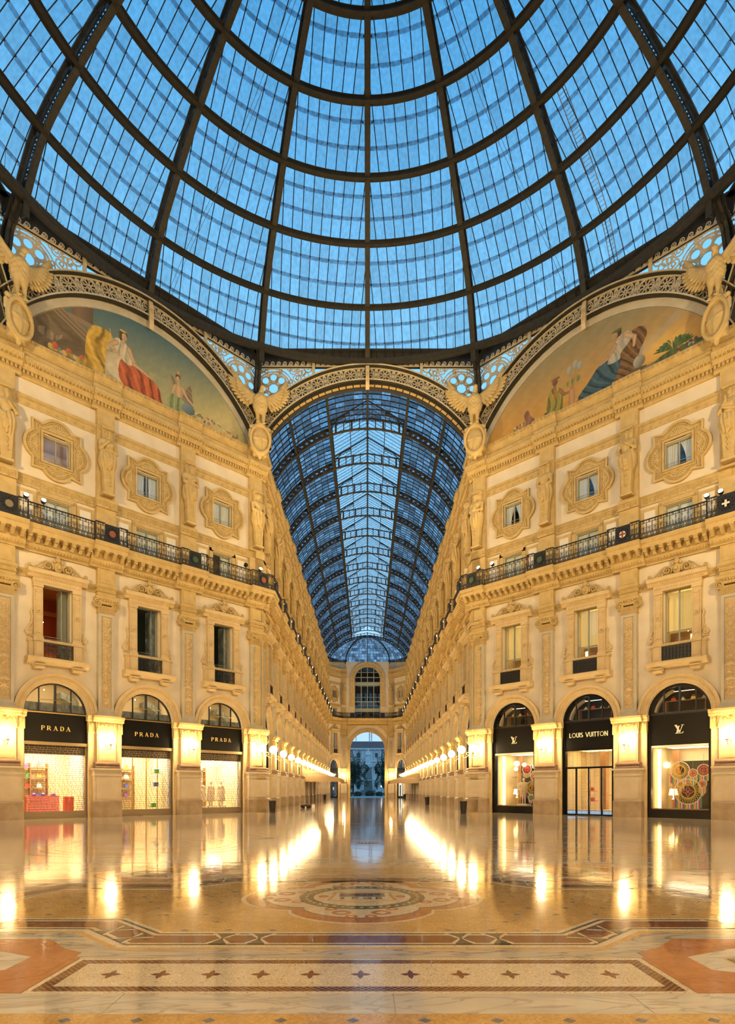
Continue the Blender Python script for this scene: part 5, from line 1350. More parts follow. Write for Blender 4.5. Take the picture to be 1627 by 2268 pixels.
wf = G(); wf.box(-.75, .75, -.22, 0, -1.55, 1.55); wf.box(-1.0, 1.0, -.4, 0, 1.55, 1.85); WFM = wf.mesh('window', 'far_trim'); wp = G().box(-.55, .55, -.26, -.2, -1.35, 1.35); WPM = wp.mesh('pane', 'far_glass')
for zf in (3.2, 9.3, 15.2):
    for i in range(15):
        x = -24.5+3.5*i; o = kid(hb, 'window', WFM, TRS((x, 0, zf), 0, (1, 1, .62 if zf > 15 else 1))); kid(o, 'pane', WPM)
for i in range(16):
    o = kid(hb, 'wall_pilaster', G().box(-26.6+3.5*i, -26.1+3.5*i, -.3, 0, 6, 17).mesh('wall_pilaster', 'far_trim'))
# radio masts and dishes on the roof
mt = put('radio_mast', None, None, TRS((1.2, 238, 20.5)), label='tall red-and-white lattice radio mast on the palazzo roof', cat='mast')
for k in range(4):
    g = G()
    for sx_, sy_ in ((-.5, -.5), (.5, -.5), (.5, .5), (-.5, .5)): g.tube([(sx_, sy_, k*2.0), (sx_, sy_, k*2.0+2)], .12, 4)
    for q in range(3): g.tube([(-.5, -.5, k*2+.66*q), (.5, -.5, k*2+.66*q+.6)], .07, 4)
    kid(mt, 'mast_section', (g, 'tower_red' if k % 2 else 'tower_grey'))
m2 = put('antenna', G().tube([(0, 0, 0), (0, 0, 7.5)], .13, 5).mesh('antenna', 'tower_grey'), None, TRS((-4.6, 238, 20.2)), label='slim grey antenna pole left of the lattice mast on the palazzo roof', cat='antenna')
for i, x in enumerate((-9.0, -7.2)):
    g = G(); g.lathe([(.05, 0), (.5, .12), (.9, .35)], 14); d_ = put('satellite_dish', G().merge(g, Matrix.Rotation(R(70), 4, 'X') @ Matrix.Translation((0, 0, 0))).tube([(0, 0, -2.2), (0, 0, 0)], .08, 5).mesh('satellite_dish', 'far_trim'), None, TRS((x, 237, 22.6+.5*i)), label=('smaller white satellite dish on the palazzo roof, left one of two', 'larger white satellite dish on the palazzo roof, next to the antenna')[i], cat='satellite dish', group='dishes on the palazzo roof')
# monument
def robed(P, sc_=1.0, lean=0):
    P = P/sc_; x, y, z = P[:, 0], P[:, 1], P[:, 2]; ang = np.arctan2(y, x)
    rob = np.maximum(np.hypot(x, y*1.15)-(.62-.10*z+.05*np.sin(ang*9+z)), np.abs(z-1.3)-1.3)*.7
    t = sm([rob, s_cap(P, (0, 0, 2.4), (0, -.02, 3.1), .45, .42), s_cap(P, (-.42, 0, 3.25), (.42, 0, 3.25), .2), s_cap(P, (-.52, -.02, 3.2), (-.52, -.25, 2.6), .17, .14), s_cap(P, (-.52, -.25, 2.6), (.0, -.48, 2.45), .14, .10), s_cap(P, (.52, -.02, 3.2), (.54, -.25, 2.6), .17, .14), s_cap(P, (.54, -.25, 2.6), (.05, -.5, 2.5), .14, .1)], .1)
    h = sm([s_cap(P, (0, 0, 3.3), (0, -.08, 3.65), .15, .13), s_ell(P, (0, -.12, 3.85), (.2, .24, .28)), s_ell(P, (0, -.25, 3.6), (.13, .12, .22)), s_ell(P, (0, -.05, 4.05), (.27, .27, .12))], .06)
    return sm([t, h, s_box(P, (0, 0, .05), (.7, .6, .1))], .05)*sc_
ms = sdf_mesh('statue', lambda P: robed(P), (-.85, -.75, -.1), (.85, .75, 4.3), .07, 'marble_white')
put('monument_statue', ms, None, TRS((.2, 176, 9.2), 0, (1.15, 1.15, 1.12)), label='tall white marble statue of a robed bearded man on the square monument', cat='statue')
mp_ = put('monument_pedestal', None, None, TRS((.2, 176, 0)), label='grey granite monument pedestal in the square, carrying the robed statue', cat='pedestal')
g = G(); g.box(-2.9, 2.9, -2.9, 2.9, 0, .8); g.box(-2.2, 2.2, -2.2, 2.2, .8, 1.5); kid(mp_, 'stepped_base', (g, 'granite'))
g = G(); g.tbox(-1.35, 1.35, -1.35, 1.35, 1.5, -1.0, 1.0, -1.0, 1.0, 8.2); kid(mp_, 'shaft', (g, 'granite'))
g = G(); g.box(-1.4, 1.4, -1.4, 1.4, 8.2, 8.6); g.box(-1.15, 1.15, -1.15, 1.15, 8.6, 9.2); g.box(-1.6, 1.6, -1.6, 1.6, 4.3, 4.6); kid(mp_, 'capital_slab', (g, 'marble_white'))
ps = sdf_mesh('statue', lambda P: robed(P, .72), (-.7, -.6, -.1), (.7, .6, 3.1), .07, 'marble_white')
for i, (x, y, z) in enumerate(((-1.75, 174.0, 1.5), (2.15, 174.0, 1.5))):
    put('pupil_statue', ps, None, TRS((x, y, z), 0, (1, 1, 1)), label=f"smaller white statue standing at the {'left' if i == 0 else 'right'} corner of the monument base", cat='statue', group='pupils round the monument')
def tree(x, y, h, w, seed, label):
    rs = np.random.RandomState(seed); t = put('tree', None, None, TRS((x, y, 0)), label=label, cat='tree', group='trees in the square')
    g = G(); g.tube([(0, 0, 0), (.1, 0, h*.3), (0, .1, h*.7)], [.28, .2, .08], 7)
    for k in range(6): a = rs.rand()*6.28; g.tube([(0, 0, h*.3), (w*.3*math.cos(a), w*.3*math.sin(a), h*(.5+.2*rs.rand()))], [.12, .04], 5)
    kid(t, 'trunk', (g, 'bark'))
    n = 15000; c = rs.normal(size=(n, 3)); c /= np.linalg.norm(c, axis=1, keepdims=True); c *= (rs.rand(n, 1)**.45)
    lump = 1+.22*np.sin(5*c[:, :1]*3+seed)+.18*np.sin(c[:, 2:]*9)
    c = c*lump*np.array((w*.5, w*.5, h*.42))+np.array((0, 0, h*.56)); v = []; f = []
    for i in range(n):
        s = .11+.09*rs.rand(); d1 = rs.normal(size=3); d1 /= np.linalg.norm(d1); d2 = np.cross(d1, rs.normal(size=3)); d2 /= np.linalg.norm(d2)
        b = len(v); p = c[i]; v += [tuple(p-d1*s), tuple(p+d2*s*.5), tuple(p+d1*s), tuple(p-d2*s*.5)]; f.append((b, b+1, b+2, b+3))
    g = G().add(v, f); kid(t, 'foliage', (g, 'foliage'), kind='stuff')
tree(-4.0, 163, 11.4, 8.2, 3, 'broad dark tree left of the monument, inside the exit arch')
tree(5.3, 166, 11.8, 7.0, 5, 'broad dark tree right of the monument, inside the exit arch')
tree(-9.5, 172, 12.5, 7, 8, 'dark tree further left, mostly hidden by the exit arch pier')
tree(11, 175, 12, 7, 9, 'dark tree further right, mostly hidden by the exit arch pier')
for i, (x, y, r_) in enumerate(((-2.6, 158, .85), (.6, 158, 1.0), (3.2, 159, .8), (-5.2, 159, .9), (5.4, 160, .9))):
    rs = np.random.RandomState(i); g = G(); v = []
    for k in range(420):
        d = rs.normal(size=3); d /= np.linalg.norm(d); p = d*r_*(.85+.2*rs.rand())*np.array((1.2, 1.2, .75))+np.array((0, 0, r_*.6)); g.ball(tuple(p), .12, 4, 3)
    put('clipped_bush', (g, 'foliage'), None, TRS((x, y, 0)), label=['round clipped bush left of centre before the monument', 'largest round bush right before the monument', 'round bush right of the monument axis', 'outermost clipped bush on the left', 'outermost clipped bush on the right'][i], cat='bush', group='bushes before the monument')
for i, x in enumerate((-6.4, -4.6, 4.4, 5.8)):
    g = G(); g.tube([(0, 0, 0), (0, 0, 2.6)], .05, 5); p = put('street_lamp', g.mesh('street_lamp', 'iron_black'), None, TRS((x, 190-3*i, 0)), label=f"lit street lantern in the square, {ORD[i]} from the left", cat='lamp', group='lanterns in the square')
    kid(p, 'lantern', (G().ball((0, 0, 2.75), .28, 8, 6), 'far_lamp'))
g = G(); g.box(-3.5, -.8, 0, .45, .38, .46)
for s in (-3.2, -1.1): g.box(s-.06, s+.06, .05, .4, 0, .38)
put('bench', (g, 'granite'), None, TRS((-2.6, 150, 0)), label='low stone bench in the square left of the axis', cat='bench')
# ================================================================== windows
def window(F, b, s, frame, pane, extra=(), z='', label=None):
    NWIN[0] += 1; w = put(f'window_{NWIN[0]}', None, None, F['M'] @ TRS((b, 0, 0), 0, (s, 1, 1)), kind='structure', label=label)
    put('frame', frame, w); put('pane', pane, w)
    for n_, me in extra: put(n_, me, w)
    return w
NWIN[0] = 1
BK_SQ = G().box(-.85, .85, .62, .66, 19.7, 21.5).mesh('room_back', 'room_dark'); BK_LOW = G().box(-.85, .85, .62, .66, 15.8, 17.9).mesh('room_back', 'room_dark'); BK_WIN = G().box(-.85, .85, .75, .8, 8.9, 13.1).mesh('room_back', 'room_dark')
RLT = G().box(-.6, .6, .60, .66, 21.5, 21.53).mesh('reveal_light', 'soft_light'); CB_WIN = G().box(-.68, .68, .50, .52, 9.3, 12.9).mesh('blind', 'blind')  # first box: unseen strip added inside to brighten the curtains
for key in ('gleft', 'gright', 'west', 'east', 'endl', 'endr'):
    F = FR[key]
    for i, b in enumerate(F['bays']):
        window(F, b, F['s'], F_SQ, P_SQ, (('room_back', BK_SQ),)+((('curtain', C_L),) if i % 3 == 0 else ()))
        window(F, b, F['s'], F_LOW, P_LOW, (('room_back', BK_LOW),)+((('blind', B_LOW),) if i % 4 else ()))
        w = window(F, b, F['s'], F_WIN, P_WIN, (('room_back', BK_WIN),)+((('blind', CB_WIN),) if i % 3 == 1 else ())); put('iron_grille', M_GRILLE, w)
dot = lambda x, y, z, r=.05: G().ball((x, y, z), r, 8, 5).mesh('ceiling_spot', 'lamp_spot')
# left facade, bay 0 nearest the arcade
F = FR['left']
for i, b in enumerate(F['bays']):
    if i == 2:
        ex = [('room', room(-.95, 1.6, 3.2, 19.3, 22.0, 'room_lilac')), ('ceiling_spot', dot(.25, 2.4, 21.0, .045)), ('ceiling_spot', dot(.1, 1.6, 20.5, .03)), ('strip_light', G().box(-.6, 1.2, .6, .85, 21.9, 21.95).mesh('strip_light', 'cove_glow'))]  # last strip is added behind the lintel, out of view, to brighten the room
        window(F, b, 1, F_SQ, P_SQ, ex, label='lobed window showing a pale lilac room')
    elif i == 1: window(F, b, 1, F_SQ, P_SQ, [('room', RM_SQ), ('curtain', C_L0), ('curtain', C_R0), ('reveal_light', RLT)], label='lobed window with white curtains parted in the middle')
    else: window(F, b, 1, F_SQ, P_SQ, [('blind', G().box(-.66, .66, .26, .28, 19.9, 21.25).mesh('blind', 'curtain')), ('room_back', BK_SQ)], label='lobed window with a closed pale blind')
    window(F, b, 1, F_LOW, P_LOW, [('blind', B_LOW if i else G().box(.1, .68, .30, .32, 15.9, 17.7).mesh('blind', 'blind')), ('room_back', BK_LOW)])
    rm = room(-.95, 2.2, 3.6, 8.6, 13.3, ('room_green', 'room_green', 'room_red')[i]); leaf = G().box(.30, .36, .24, 1.0, 9.0, 12.9).box(.36, .68, .50, .54, 9.0, 12.9)
    ex = [('room', rm), ('shutter_leaf', leaf.mesh('shutter_leaf', 'window_green' if i == 2 else 'marbled_green')), ('ceiling_spot', dot(-.2+.2*(i == 2), 2.4, 11.5, .035))]
    if i == 2: ex += [('ceiling_spot', dot(-.45, 2.0, 11.0, .035)), ('ceiling_panel', G().box(-.95, 2.2, .75, 3.5, 13.15, 13.2).mesh('ceiling_panel', 'room_orange')), ('cove', G().box(-.95, 2.2, 3.2, 3.5, 12.2, 12.4).mesh('cove', 'room_orange')), ('floor_light', G().box(.6, .9, 3.2, 3.4, 8.7, 9.6).mesh('floor_light', 'warm_light')), ('wall_washer', G().box(-.6, 1.9, .58, .68, 13.24, 13.28).mesh('wall_washer', 'warm_light'))]  # strip over the opening is added out of view to light the red room
    else: ex += [('shelf_light', G().box(-.3, .9, 3.3, 3.5, 8.8, 8.85).mesh('shelf_light', 'soft_light')), ('wall_washer', G().box(-.6, 1.5, .58, .68, 13.24, 13.28).mesh('wall_washer', 'soft_light'))]  # upper strip likewise added, concealed by the lintel, to lift the room
    w = window(F, b, 1, F_WOP, G().box(.34, .68, .2, .21, 9.0, 12.9).mesh('pane', 'window_glass'), ex, label='tall first-floor window standing open'); put('iron_grille', M_GRILLE, w)
F = FR['right']; WARMROOM = room(-1.6, .95, 3.0, 8.6, 13.3, 'room_cream')
for i, b in enumerate(F['bays']):
    window(F, b, 1, F_SQ, P_SQ, [('room', RM_SQ), ('curtain', C_L if i == 0 else C_L0), ('curtain', C_R)], label='lobed window with tied white curtains')
    window(F, b, 1, F_LOW, P_LOW, [('blind', B_LOW), ('room_back', BK_LOW)])
    goods = G()
    rs = np.random.RandomState(i)
    for k in range(5): x = -.6+.28*k; goods.box(x, x+.16, 1.2, 1.4, 9.95, 10.05+.18*rs.rand()); goods.ball((x+.08, 1.3, 10.2), .06)
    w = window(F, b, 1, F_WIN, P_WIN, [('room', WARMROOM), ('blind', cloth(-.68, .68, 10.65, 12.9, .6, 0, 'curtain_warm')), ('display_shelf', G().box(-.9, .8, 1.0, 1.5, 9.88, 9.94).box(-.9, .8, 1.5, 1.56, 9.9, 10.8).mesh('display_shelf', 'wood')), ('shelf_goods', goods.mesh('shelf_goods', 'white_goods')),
                                       ('light_strip', G().box(-.8, .7, 1.9, 2.6, 12.9, 12.95).mesh('light_strip', 'warm_light')), ('light_panel', G().box(-.8+1.0*(i != 1), -.6+1.0*(i != 1), 1.45, 1.5, 9.95, 10.6).mesh('light_panel', 'warm_light'))]+[('ceiling_spot', dot(-.3+.3*k, 1.5+.2*k, 11.0-.15*k, .03)) for k in range(4)],
               label='tall glowing first-floor window'); 
    g = G(); g.box(-.78, .78, -.35, -.33, 8.9, 9.7)
    for q in range(9): 
        g.tube([(-.72+.18*q, -.37, 8.95), (-.72+.18*q, -.37, 9.66)], .012, 4)
        for zz in (9.1, 9.3, 9.5): g.arc(-.63+.18*q, zz, .05, .07, -.37, -.35, 0, 2*PI, 7)
    put('iron_grille', (g, 'iron_black'), w)
# ================================================================== lettering (stroke glyphs, cap height 1)
def glyph(ch, serif=False, w=.15):
    g = G(); t = .03
    def st(pts, ww=w): g.ribbon(pts, ww, -t, 0)
    def bar(x0, x1, z0, z1): g.box(x0, x1, -t, 0, z0, z1)
    if ch == 'O': st(circ(.5, .5, .43, 26), w, ) ; g.ribbon(circ(.5, .5, .43, 26), w, -t, 0, True); return g, 1.0
    if ch == 'L': bar(0, w, 0, 1); bar(0, .5, 0, w); return g, .52
    if ch == 'U': st([(w/2, 1), (w/2, .32)]+[(.33+.255*math.cos(a), .32+.245*math.sin(a)) for a in np.linspace(PI, 2*PI, 10)]+[(.585, 1)]); return g, .68
    if ch == 'I': bar(0, w, 0, 1); return g, w+.02
    if ch == 'S':
        st([(.27+.2*math.cos(a), .74+.19*math.sin(a)) for a in np.linspace(R(30), R(230), 10)]+[(.27+.22*math.cos(a), .27+.20*math.sin(a)) for a in np.linspace(R(60), R(-150), 10)]); return g, .52
    if ch == 'V': st([(0, 1), (.38, .0)]); st([(.76, 1), (.38, .0)]); return g, .78
    if ch == 'T': bar(.0, .56, 1-w, 1); bar(.28-w/2, .28+w/2, 0, 1); return g, .58
    if ch == 'N': bar(0, w, 0, 1); bar(.62, .62+w, 0, 1); st([(w*.5, .95), (.62+w*.5, .05)]); return g, .62+w+.02
    if ch in 'PR':
        bar(.06, .26, 0, 1); bar(0, .34, 0, .06); bar(0, .3, .94, 1)
        g.ribbon([(.2, .955), (.46, .955)]+[(.46+.2*math.cos(a), .72+.235*math.sin(a)) for a in np.linspace(PI/2, -PI/2, 12)]+[(.2, .485)], [.08, .09]+list(np.linspace(.1, .19, 6))+list(np.linspace(.19, .1, 6))+[.08], -t, 0)
        if ch == 'R': g.ribbon([(.38, .5), (.62, .25), (.78, .03)], [.14, .18, .16], -t, 0); bar(.66, .92, 0, .06); return g, .94
        return g, .76
    if ch == 'A': g.ribbon([(.45, 1), (.12, 0)], .07, -t, 0); g.ribbon([(.42, 1), (.78, 0)], .2, -t, 0); bar(.2, .66, .30, .37); bar(0, .26, 0, .06); bar(.62, .96, 0, .06); return g, .96
    if ch == 'D':
        bar(.06, .26, 0, 1); bar(0, .3, 0, .06); bar(0, .3, .94, 1)
        g.ribbon([(.2, .96), (.4, .96)]+[(.4+.34*math.cos(a), .5+.455*math.sin(a)) for a in np.linspace(PI/2, -PI/2, 16)]+[(.2, .04)], [.08, .09]+list(np.linspace(.1, .22, 8))+list(np.linspace(.22, .1, 8))+[.08], -t, 0); return g, .86
    if ch == 'Q': g.ribbon(circ(.45, .5, .4, 22), w, -t, 0, True); st([(.5, .25), (.9, -.1)]); return g, .95
def monogram(k=1.0):
    g = G(); t = .03
    # slanted L
    g.ribbon([(.30, .0), (.46, .86)], [.17, .17], -t, 0); g.ribbon([(.10, .0), (.92, .0)], .07, -t, 0); g.ribbon([(.92, .0), (1.0, .20)], .06, -t, 0); g.ribbon([(.28, .86), (.62, .86)], .05, -t, 0)
    # V
    g.ribbon([(.12, 1.0), (.62, .10)], .17, -t-.01, 0); g.ribbon([(.92, 1.0), (.60, .10)], .06, -t-.01, 0); g.ribbon([(.0, 1.0), (.30, 1.0)], .05, -t, 0); g.ribbon([(.76, 1.0), (1.08, 1.0)], .05, -t, 0)
    return g
def word(parent, text, h, cx, z, y, m, serif, gap=.16, wfix=1.0):
    gl_ = [(c, *glyph(c)) if c != ' ' else (c, None, .45) for c in text]; tot = sum(w for _, _, w in gl_)+gap*(len(gl_)-1); x = cx-tot*h*wfix/2
    for c, g, w in gl_:
        if g: put('letter', G().merge(g, Matrix.Translation((x, y, z)) @ Matrix.Diagonal((h*wfix, 1, h, 1))).mesh('letter', m), parent)
        x += (w+gap)*h*wfix
# ================================================================== shopfronts
def lun_frame(m='iron_black', thick=.05):
    g = G(); g.arc(0, 5.93, 1.60, 1.68, .20, .34, n=30); g.box(-1.66, 1.66, .18, .34, 5.90, 6.02); g.box(-.05, .05, .18, .32, 5.95, 7.55)
    for x in (-.84, .84): g.box(x-.028, x+.028, .2, .3, 5.95, 5.93+math.sqrt(1.62**2-x*x))
    return g.mesh('lunette_frame', m)
LUNF = lun_frame(); LUNP = G().prism([(1.6*math.cos(a), 5.93+1.6*math.sin(a)) for a in np.linspace(0, PI, 20)], .25, .262).mesh('lunette_pane', 'shop_glass')
def shutter(x0, x1, z0, z1, seed, pitch=.118):
    g = G(); rs = np.random.RandomState(seed); n = int((z1-z0)/pitch); dz = (z1-z0)/n
    for i in range(n+1): g.box(x0, x1, .19, .205, z0+i*dz-.010, z0+i*dz+.010)
    pat = [.34, .22, .34, .44, .22, .26, .40]
    for i in range(n):
        x = x0+(.12 if i % 2 else .0)+.09*(i % 4 == 3)
        k = i
        while x < x1: g.box(x-.009, x+.009, .19, .205, z0+i*dz, z0+(i+1)*dz); x += pat[(k//1) % 7]*.72; k += 1
    return g
def shop_room(parent, m='room_cream', d=3.4, light=True, z1=4.15, em='shop_light', hw=1.6):
    put('room', room(-hw, hw, d, .30, z1, m), parent)
    if light: put('ceiling_light', G().box(-1.1, 1.1, .9, 2.6, z1-.06, z1-.03).mesh('ceiling_light', em), parent)
INT = []
def item(name, g, m, M, label, cat, group=None, smooth=False):
    o = put(name, g.mesh(name, m, smooth), None, M, label=label, cat=cat, group=group); return o
SIDEW = ['third shutter from the left, beside the arcade corner', 'second shutter from the left', 'leftmost shutter']
FL = FR['left']
for i, b in enumerate(FL['bays']):
    M = FL['M'] @ TRS((b, 0, 0)); pos = ['by the left arcade corner', 'mid left facade', 'at the far left'][i]
    s = put('shopfront', None, None, M, label=f'black fascia shopfront with gold letters and closed see-through shutter, {pos}', cat='shopfront', group='shuttered shopfronts on the left facade')
    put('fascia', G().box(-1.67, 1.67, .10, .30, 4.28, 5.90).mesh('fascia', 'fascia_black'), s); word(s, 'PRADA', .25, 0, 4.93, .10, 'gold_letter', True, .42, 1.0)
    put('gold_bead', G().box(-1.67, 1.67, .06, .3, 5.88, 5.94).mesh('gold_bead', 'brass'), s)
    put('canopy_rail', G().box(-1.67, 1.67, -.02, .30, 4.10, 4.28).mesh('canopy_rail', 'metal_bar'), s)
    put('shutter_grid', shutter(-1.60, 1.60, .40, 4.10, i).mesh('shutter_grid', 'shutter_metal'), s)
    put('shutter_housing', G().box(-1.60, 1.60, .22, .50, 3.60, 4.10).mesh('shutter_housing', 'shutter_dark'), s)
    for a in (-1, 1): put('guide_rail', G().box(*sorted((a*1.58, a*1.67)), .12, .34, 0, 4.10).mesh('guide_rail', 'metal_bar'), s)
    g = G()
    for z in (.0, .13, .26): g.box(-1.6, 1.6, .14, .26, z, z+.125)
    put('bottom_rail', (g, 'shutter_metal'), s)
    put('lunette_frame', LUNF, s); put('lunette_pane', LUNP, s)
    put('handrail', G().tube([(-.92, .0, 6.62), (.92, .0, 6.62)], .018, 6).mesh('handrail', 'brass'), s)
    put('marbled_panel', G().box(-1.6, 1.6, .42, .46, 5.95, 6.38+.06*i).mesh('marbled_panel', 'marbled_green'), s)
    put('upper_room', room(-1.66, 1.9, 3.2, 5.8, 7.9, 'room_cream'), s); put('cove_light', G().box(-1.3, 1.4, .60, .95, 7.82, 7.86).mesh('cove_light', 'cove_glow'), s)  # strip added above the arch, out of view, to brighten the lunette interior
    put('ceiling_spot', dot(-.35, 1.0, 7.3, .03), s)
    put('marbled_arch', G().arc(.6, 5.95, 1.15, 1.5, 2.0, 3.0, 0, 1.4, 10).mesh('marbled_arch', 'marbled_green'), s)
    shop_room(s)
    g = G()      # shop fittings: back shelves
    for z in (1.1, 1.7, 2.3, 2.9): g.box(-1.5, .4, 2.9, 3.3, z, z+.04)
    for x in (-1.5, -.55, .4): g.box(x, x+.04, 2.9, 3.3, .3, 3.2)
    put('display_shelf', None, None, M, label=f'lit shelving unit inside the shuttered shop {pos}', cat='shelf', group='shelving in the left shops') if False else item('display_shelf', g, 'wood', M, f'lit shelving unit inside the shuttered shop {pos}', 'shelf', 'shelving in the left shops')
    rs = np.random.RandomState(10+i)
    cols = ['red_goods', 'green_goods', 'violet_goods', 'blue_goods', 'white_goods', 'orange_goods', 'pink_goods']
    for k in range(12):
        z = (1.14, 1.74, 2.34, 2.94)[k % 4]; x = -1.3+.6*(k//4)+.1*rs.rand(); w_ = .12+.05*rs.rand(); h_ = .16+.1*rs.rand()
        g = G(); g.tbox(-w_, w_, -.07, .07, 0, -w_*.8, w_*.8, -.05, .05, h_); g.tube([(w_*.5*math.cos(a), 0, h_+w_*.7*math.sin(a)) for a in np.linspace(0, PI, 7)], .012, 4)
        item('handbag', g, cols[(k+i) % 7], M @ TRS((x, 3.08, z)), f"{cols[(k+i) % 7].split('_')[0]} handbag on the {['lowest', 'second', 'third', 'top'][k % 4]} shelf, {['left', 'middle', 'right'][k//4]} compartment, in the shop {pos}", 'handbag', f'handbags in the shop {pos}')
    if i == 2:
        g = G()
        for z in range(6): g.box(-1.0, .55, 1.3, 1.8, .32+.16*z, .46+.16*z)
        item('display_counter', g, 'pink_goods', M, 'pink-red slatted display counter behind the leftmost shutter', 'counter')
        for k, x in enumerate((-1.35, .85, 1.15)): item('display_plinth', G().box(-.1, .1, 0, .3, .32, 1.2), 'red_goods', M @ TRS((x, 1.0, 0)), f"tall red display plinth behind the leftmost shutter, {ORD[k]} from the left", 'plinth', 'red plinths')
        for k, x in enumerate((-.75, -.25, .3)): item('hat', G().ball((0, 0, .05), .13, 10, 6, (1, 1, .9)).lathe([(.24, 0), (.24, .015)], 12), 'violet_goods', M @ TRS((x, 1.5, 1.27+.0*k)), f"violet hat on the pink counter, {ORD[k]} from the left", 'hat', 'hats on the counter')
    elif i == 1:
        for k, x in enumerate((-1.2, -.35, .55, 1.3)): item('brass_column', G().tube([(0, 0, .3), (0, 0, 4.1)], .045, 8), 'brass', M @ TRS((x, 1.4, 0)), f"slim brass display column in the middle shop, {ORD[k]} from the left", 'column', 'brass columns in the middle shop')
        for k, (x, z, c) in enumerate(((-1.5, .45, 'green_goods'), (.95, .5, 'green_goods'), (-1.5, 1.9, 'red_goods'), (1.15, 2.7, 'green_goods'), (1.1, 1.85, 'blue_goods'))):
            item('gift_box', G().box(-.14, .14, -.1, .1, 0, .2).box(-.15, .15, -.11, .11, .2, .25), c, M @ TRS((x, 1.2, z)), f"{c.split('_')[0]} gift box {['low at the left', 'low at the right', 'mid height at the left', 'high at the right', 'mid height at the right'][k]} of the middle shop window", 'gift box', 'gift boxes in the middle shop')
            item('glass_shelf', G().box(-.3, .3, -.15, .15, -.03, 0).box(-.3, -.28, .12, .15, -.03, .3), 'brass', M @ TRS((x, 1.2, z)), f"small brass wall shelf {['low at the left', 'low at the right', 'mid height at the left', 'high at the right', 'mid height at the right'][k]} of the middle shop window", 'shelf', 'brass shelves in the middle shop')
    else:
        for k, x in enumerate((-.8, -.1, .7)):
            def mq(P): return sm([s_cap(P, (-.09, 0, 0), (-.1, 0, .8), .05, .08), s_cap(P, (.09, 0, 0), (.1, 0, .8), .05, .08), s_cap(P, (0, 0, .85), (0, 0, 1.35), .15, .17), s_cap(P, (-.2, 0, 1.38), (.2, 0, 1.38), .06), s_cap(P, (-.22, 0, 1.36), (-.28, -.05, .9), .05, .04), s_cap(P, (.22, 0, 1.36), (.28, -.05, .9), .05, .04), s_cap(P, (0, 0, 1.4), (0, -.02, 1.55), .05), s_ell(P, (0, -.02, 1.68), (.09, .11, .13)), np.maximum(np.hypot(P[:, 0], P[:, 1])-(.34-.16*(P[:, 2]-.3)), np.abs(P[:, 2]-.75)-.4)], .04)
            if k == 0: MQ = sdf_mesh('mannequin', mq, (-.45, -.4, -.06), (.45, .4, 1.86), .035, 'skin_plaster')
            o = put('mannequin', MQ, None, M @ TRS((x, 1.3, .45)), label=f"pale mannequin in flared dress behind the rightmost shutter, {ORD[k]} from the left", cat='mannequin', group='mannequins behind the shutter')
            item('display_plinth', G().box(-.3, .3, -.3, .3, .3, .45), 'white_goods', M @ TRS((x, 1.3, 0)), f"low white plinth under the {ORD[k]} mannequin behind the shutter", 'plinth', 'mannequin plinths')
        g = G()
        for q in range(3):
            for a in range(14-3*q): t = 2*PI*a/(14-3*q); g.ball(((.55-.15*q)*math.cos(t), (.55-.15*q)*math.sin(t), 0-.14*q), .035, 6, 4)
        g.tube([(0, 0, 0), (0, 0, .5)], .02, 5); item('chandelier', g, 'lamp_spot', M @ TRS((.3, 1.6, 3.6)), 'sparkling chandelier behind the shutter by the arcade corner', 'chandelier')
def hoop(M, r, cols, fringe, emblem, label, webm='yellow_goods'):
    h = put('hoop_ornament', None, None, M, label=label, cat='ornament', group='woven hoops in the shop windows')
    kid(h, 'hoop', (G().arc(0, 0, r-.02, r+.02, -.02, .02, 0, 2*PI, 28), 'white_goods'))
    g = G(); ri = r*.52; g.arc(0, 0, ri-.015, ri+.015, -.015, .015, 0, 2*PI, 24)
    n = 26
    for i in range(n):
        for d in (-2.2, 2.2):
            a, b = 2*PI*i/n, 2*PI*(i+d)/n; g.ribbon([(r*math.cos(a), r*math.sin(a)), (ri*math.cos(b), ri*math.sin(b))], .010+.006*r, -.008, .008)
    kid(h, 'web', (g, webm))
    if emblem == 'lv': g = G().merge(monogram(), Matrix.Translation((-ri*.68, 0, -ri*.62)) @ Matrix.Diagonal((ri*1.25, 1, ri*1.25, 1))); kid(h, 'emblem', (g, 'orange_goods'))
    elif emblem == 'star':
        pts = [((ri*.92 if k % 2 == 0 else ri*.36)*math.cos(PI*k/4+PI/2), (ri*.92 if k % 2 == 0 else ri*.36)*math.sin(PI*k/4+PI/2)) for k in range(8)]; g = G(); g.ribbon(pts, .03+.05*ri, -.02, 0, True); g.arc(0, 0, ri*.08, ri*.2, -.02, 0, 0, 2*PI, 10); kid(h, 'emblem', (g, 'red_goods'))
    else:
        g = G()
        for k in range(4): a = PI/4+PI/2*k; g.arc(ri*.55*math.cos(a), ri*.55*math.sin(a), 0.001, ri*.38, -.02, 0, 0, 2*PI, 12)
        kid(h, 'emblem', (g, 'red_goods'))
    nf = max(5, int(2*r/.06))
    for k in range(nf):
        x0 = -r+2*r*k/nf; xm = x0+r/nf; zt = -math.sqrt(max(r*r-xm*xm, 0)); zb = -r-fringe*(1-.55*abs(xm)/r)-.0
        kid(h, 'fringe', (G().box(x0+.003, x0+2*r/nf-.003, -.01, .01, zb, zt), cols[k % len(cols)]))
    kid(h, 'cord', (G().tube([(0, 0, r), (0, 0, r+.6)], .008, 4), cols[0]))
RB = ['red_goods', 'blue_goods', 'green_goods', 'orange_goods', 'yellow_goods', 'violet_goods', 'white_goods']
FRr = FR['right']
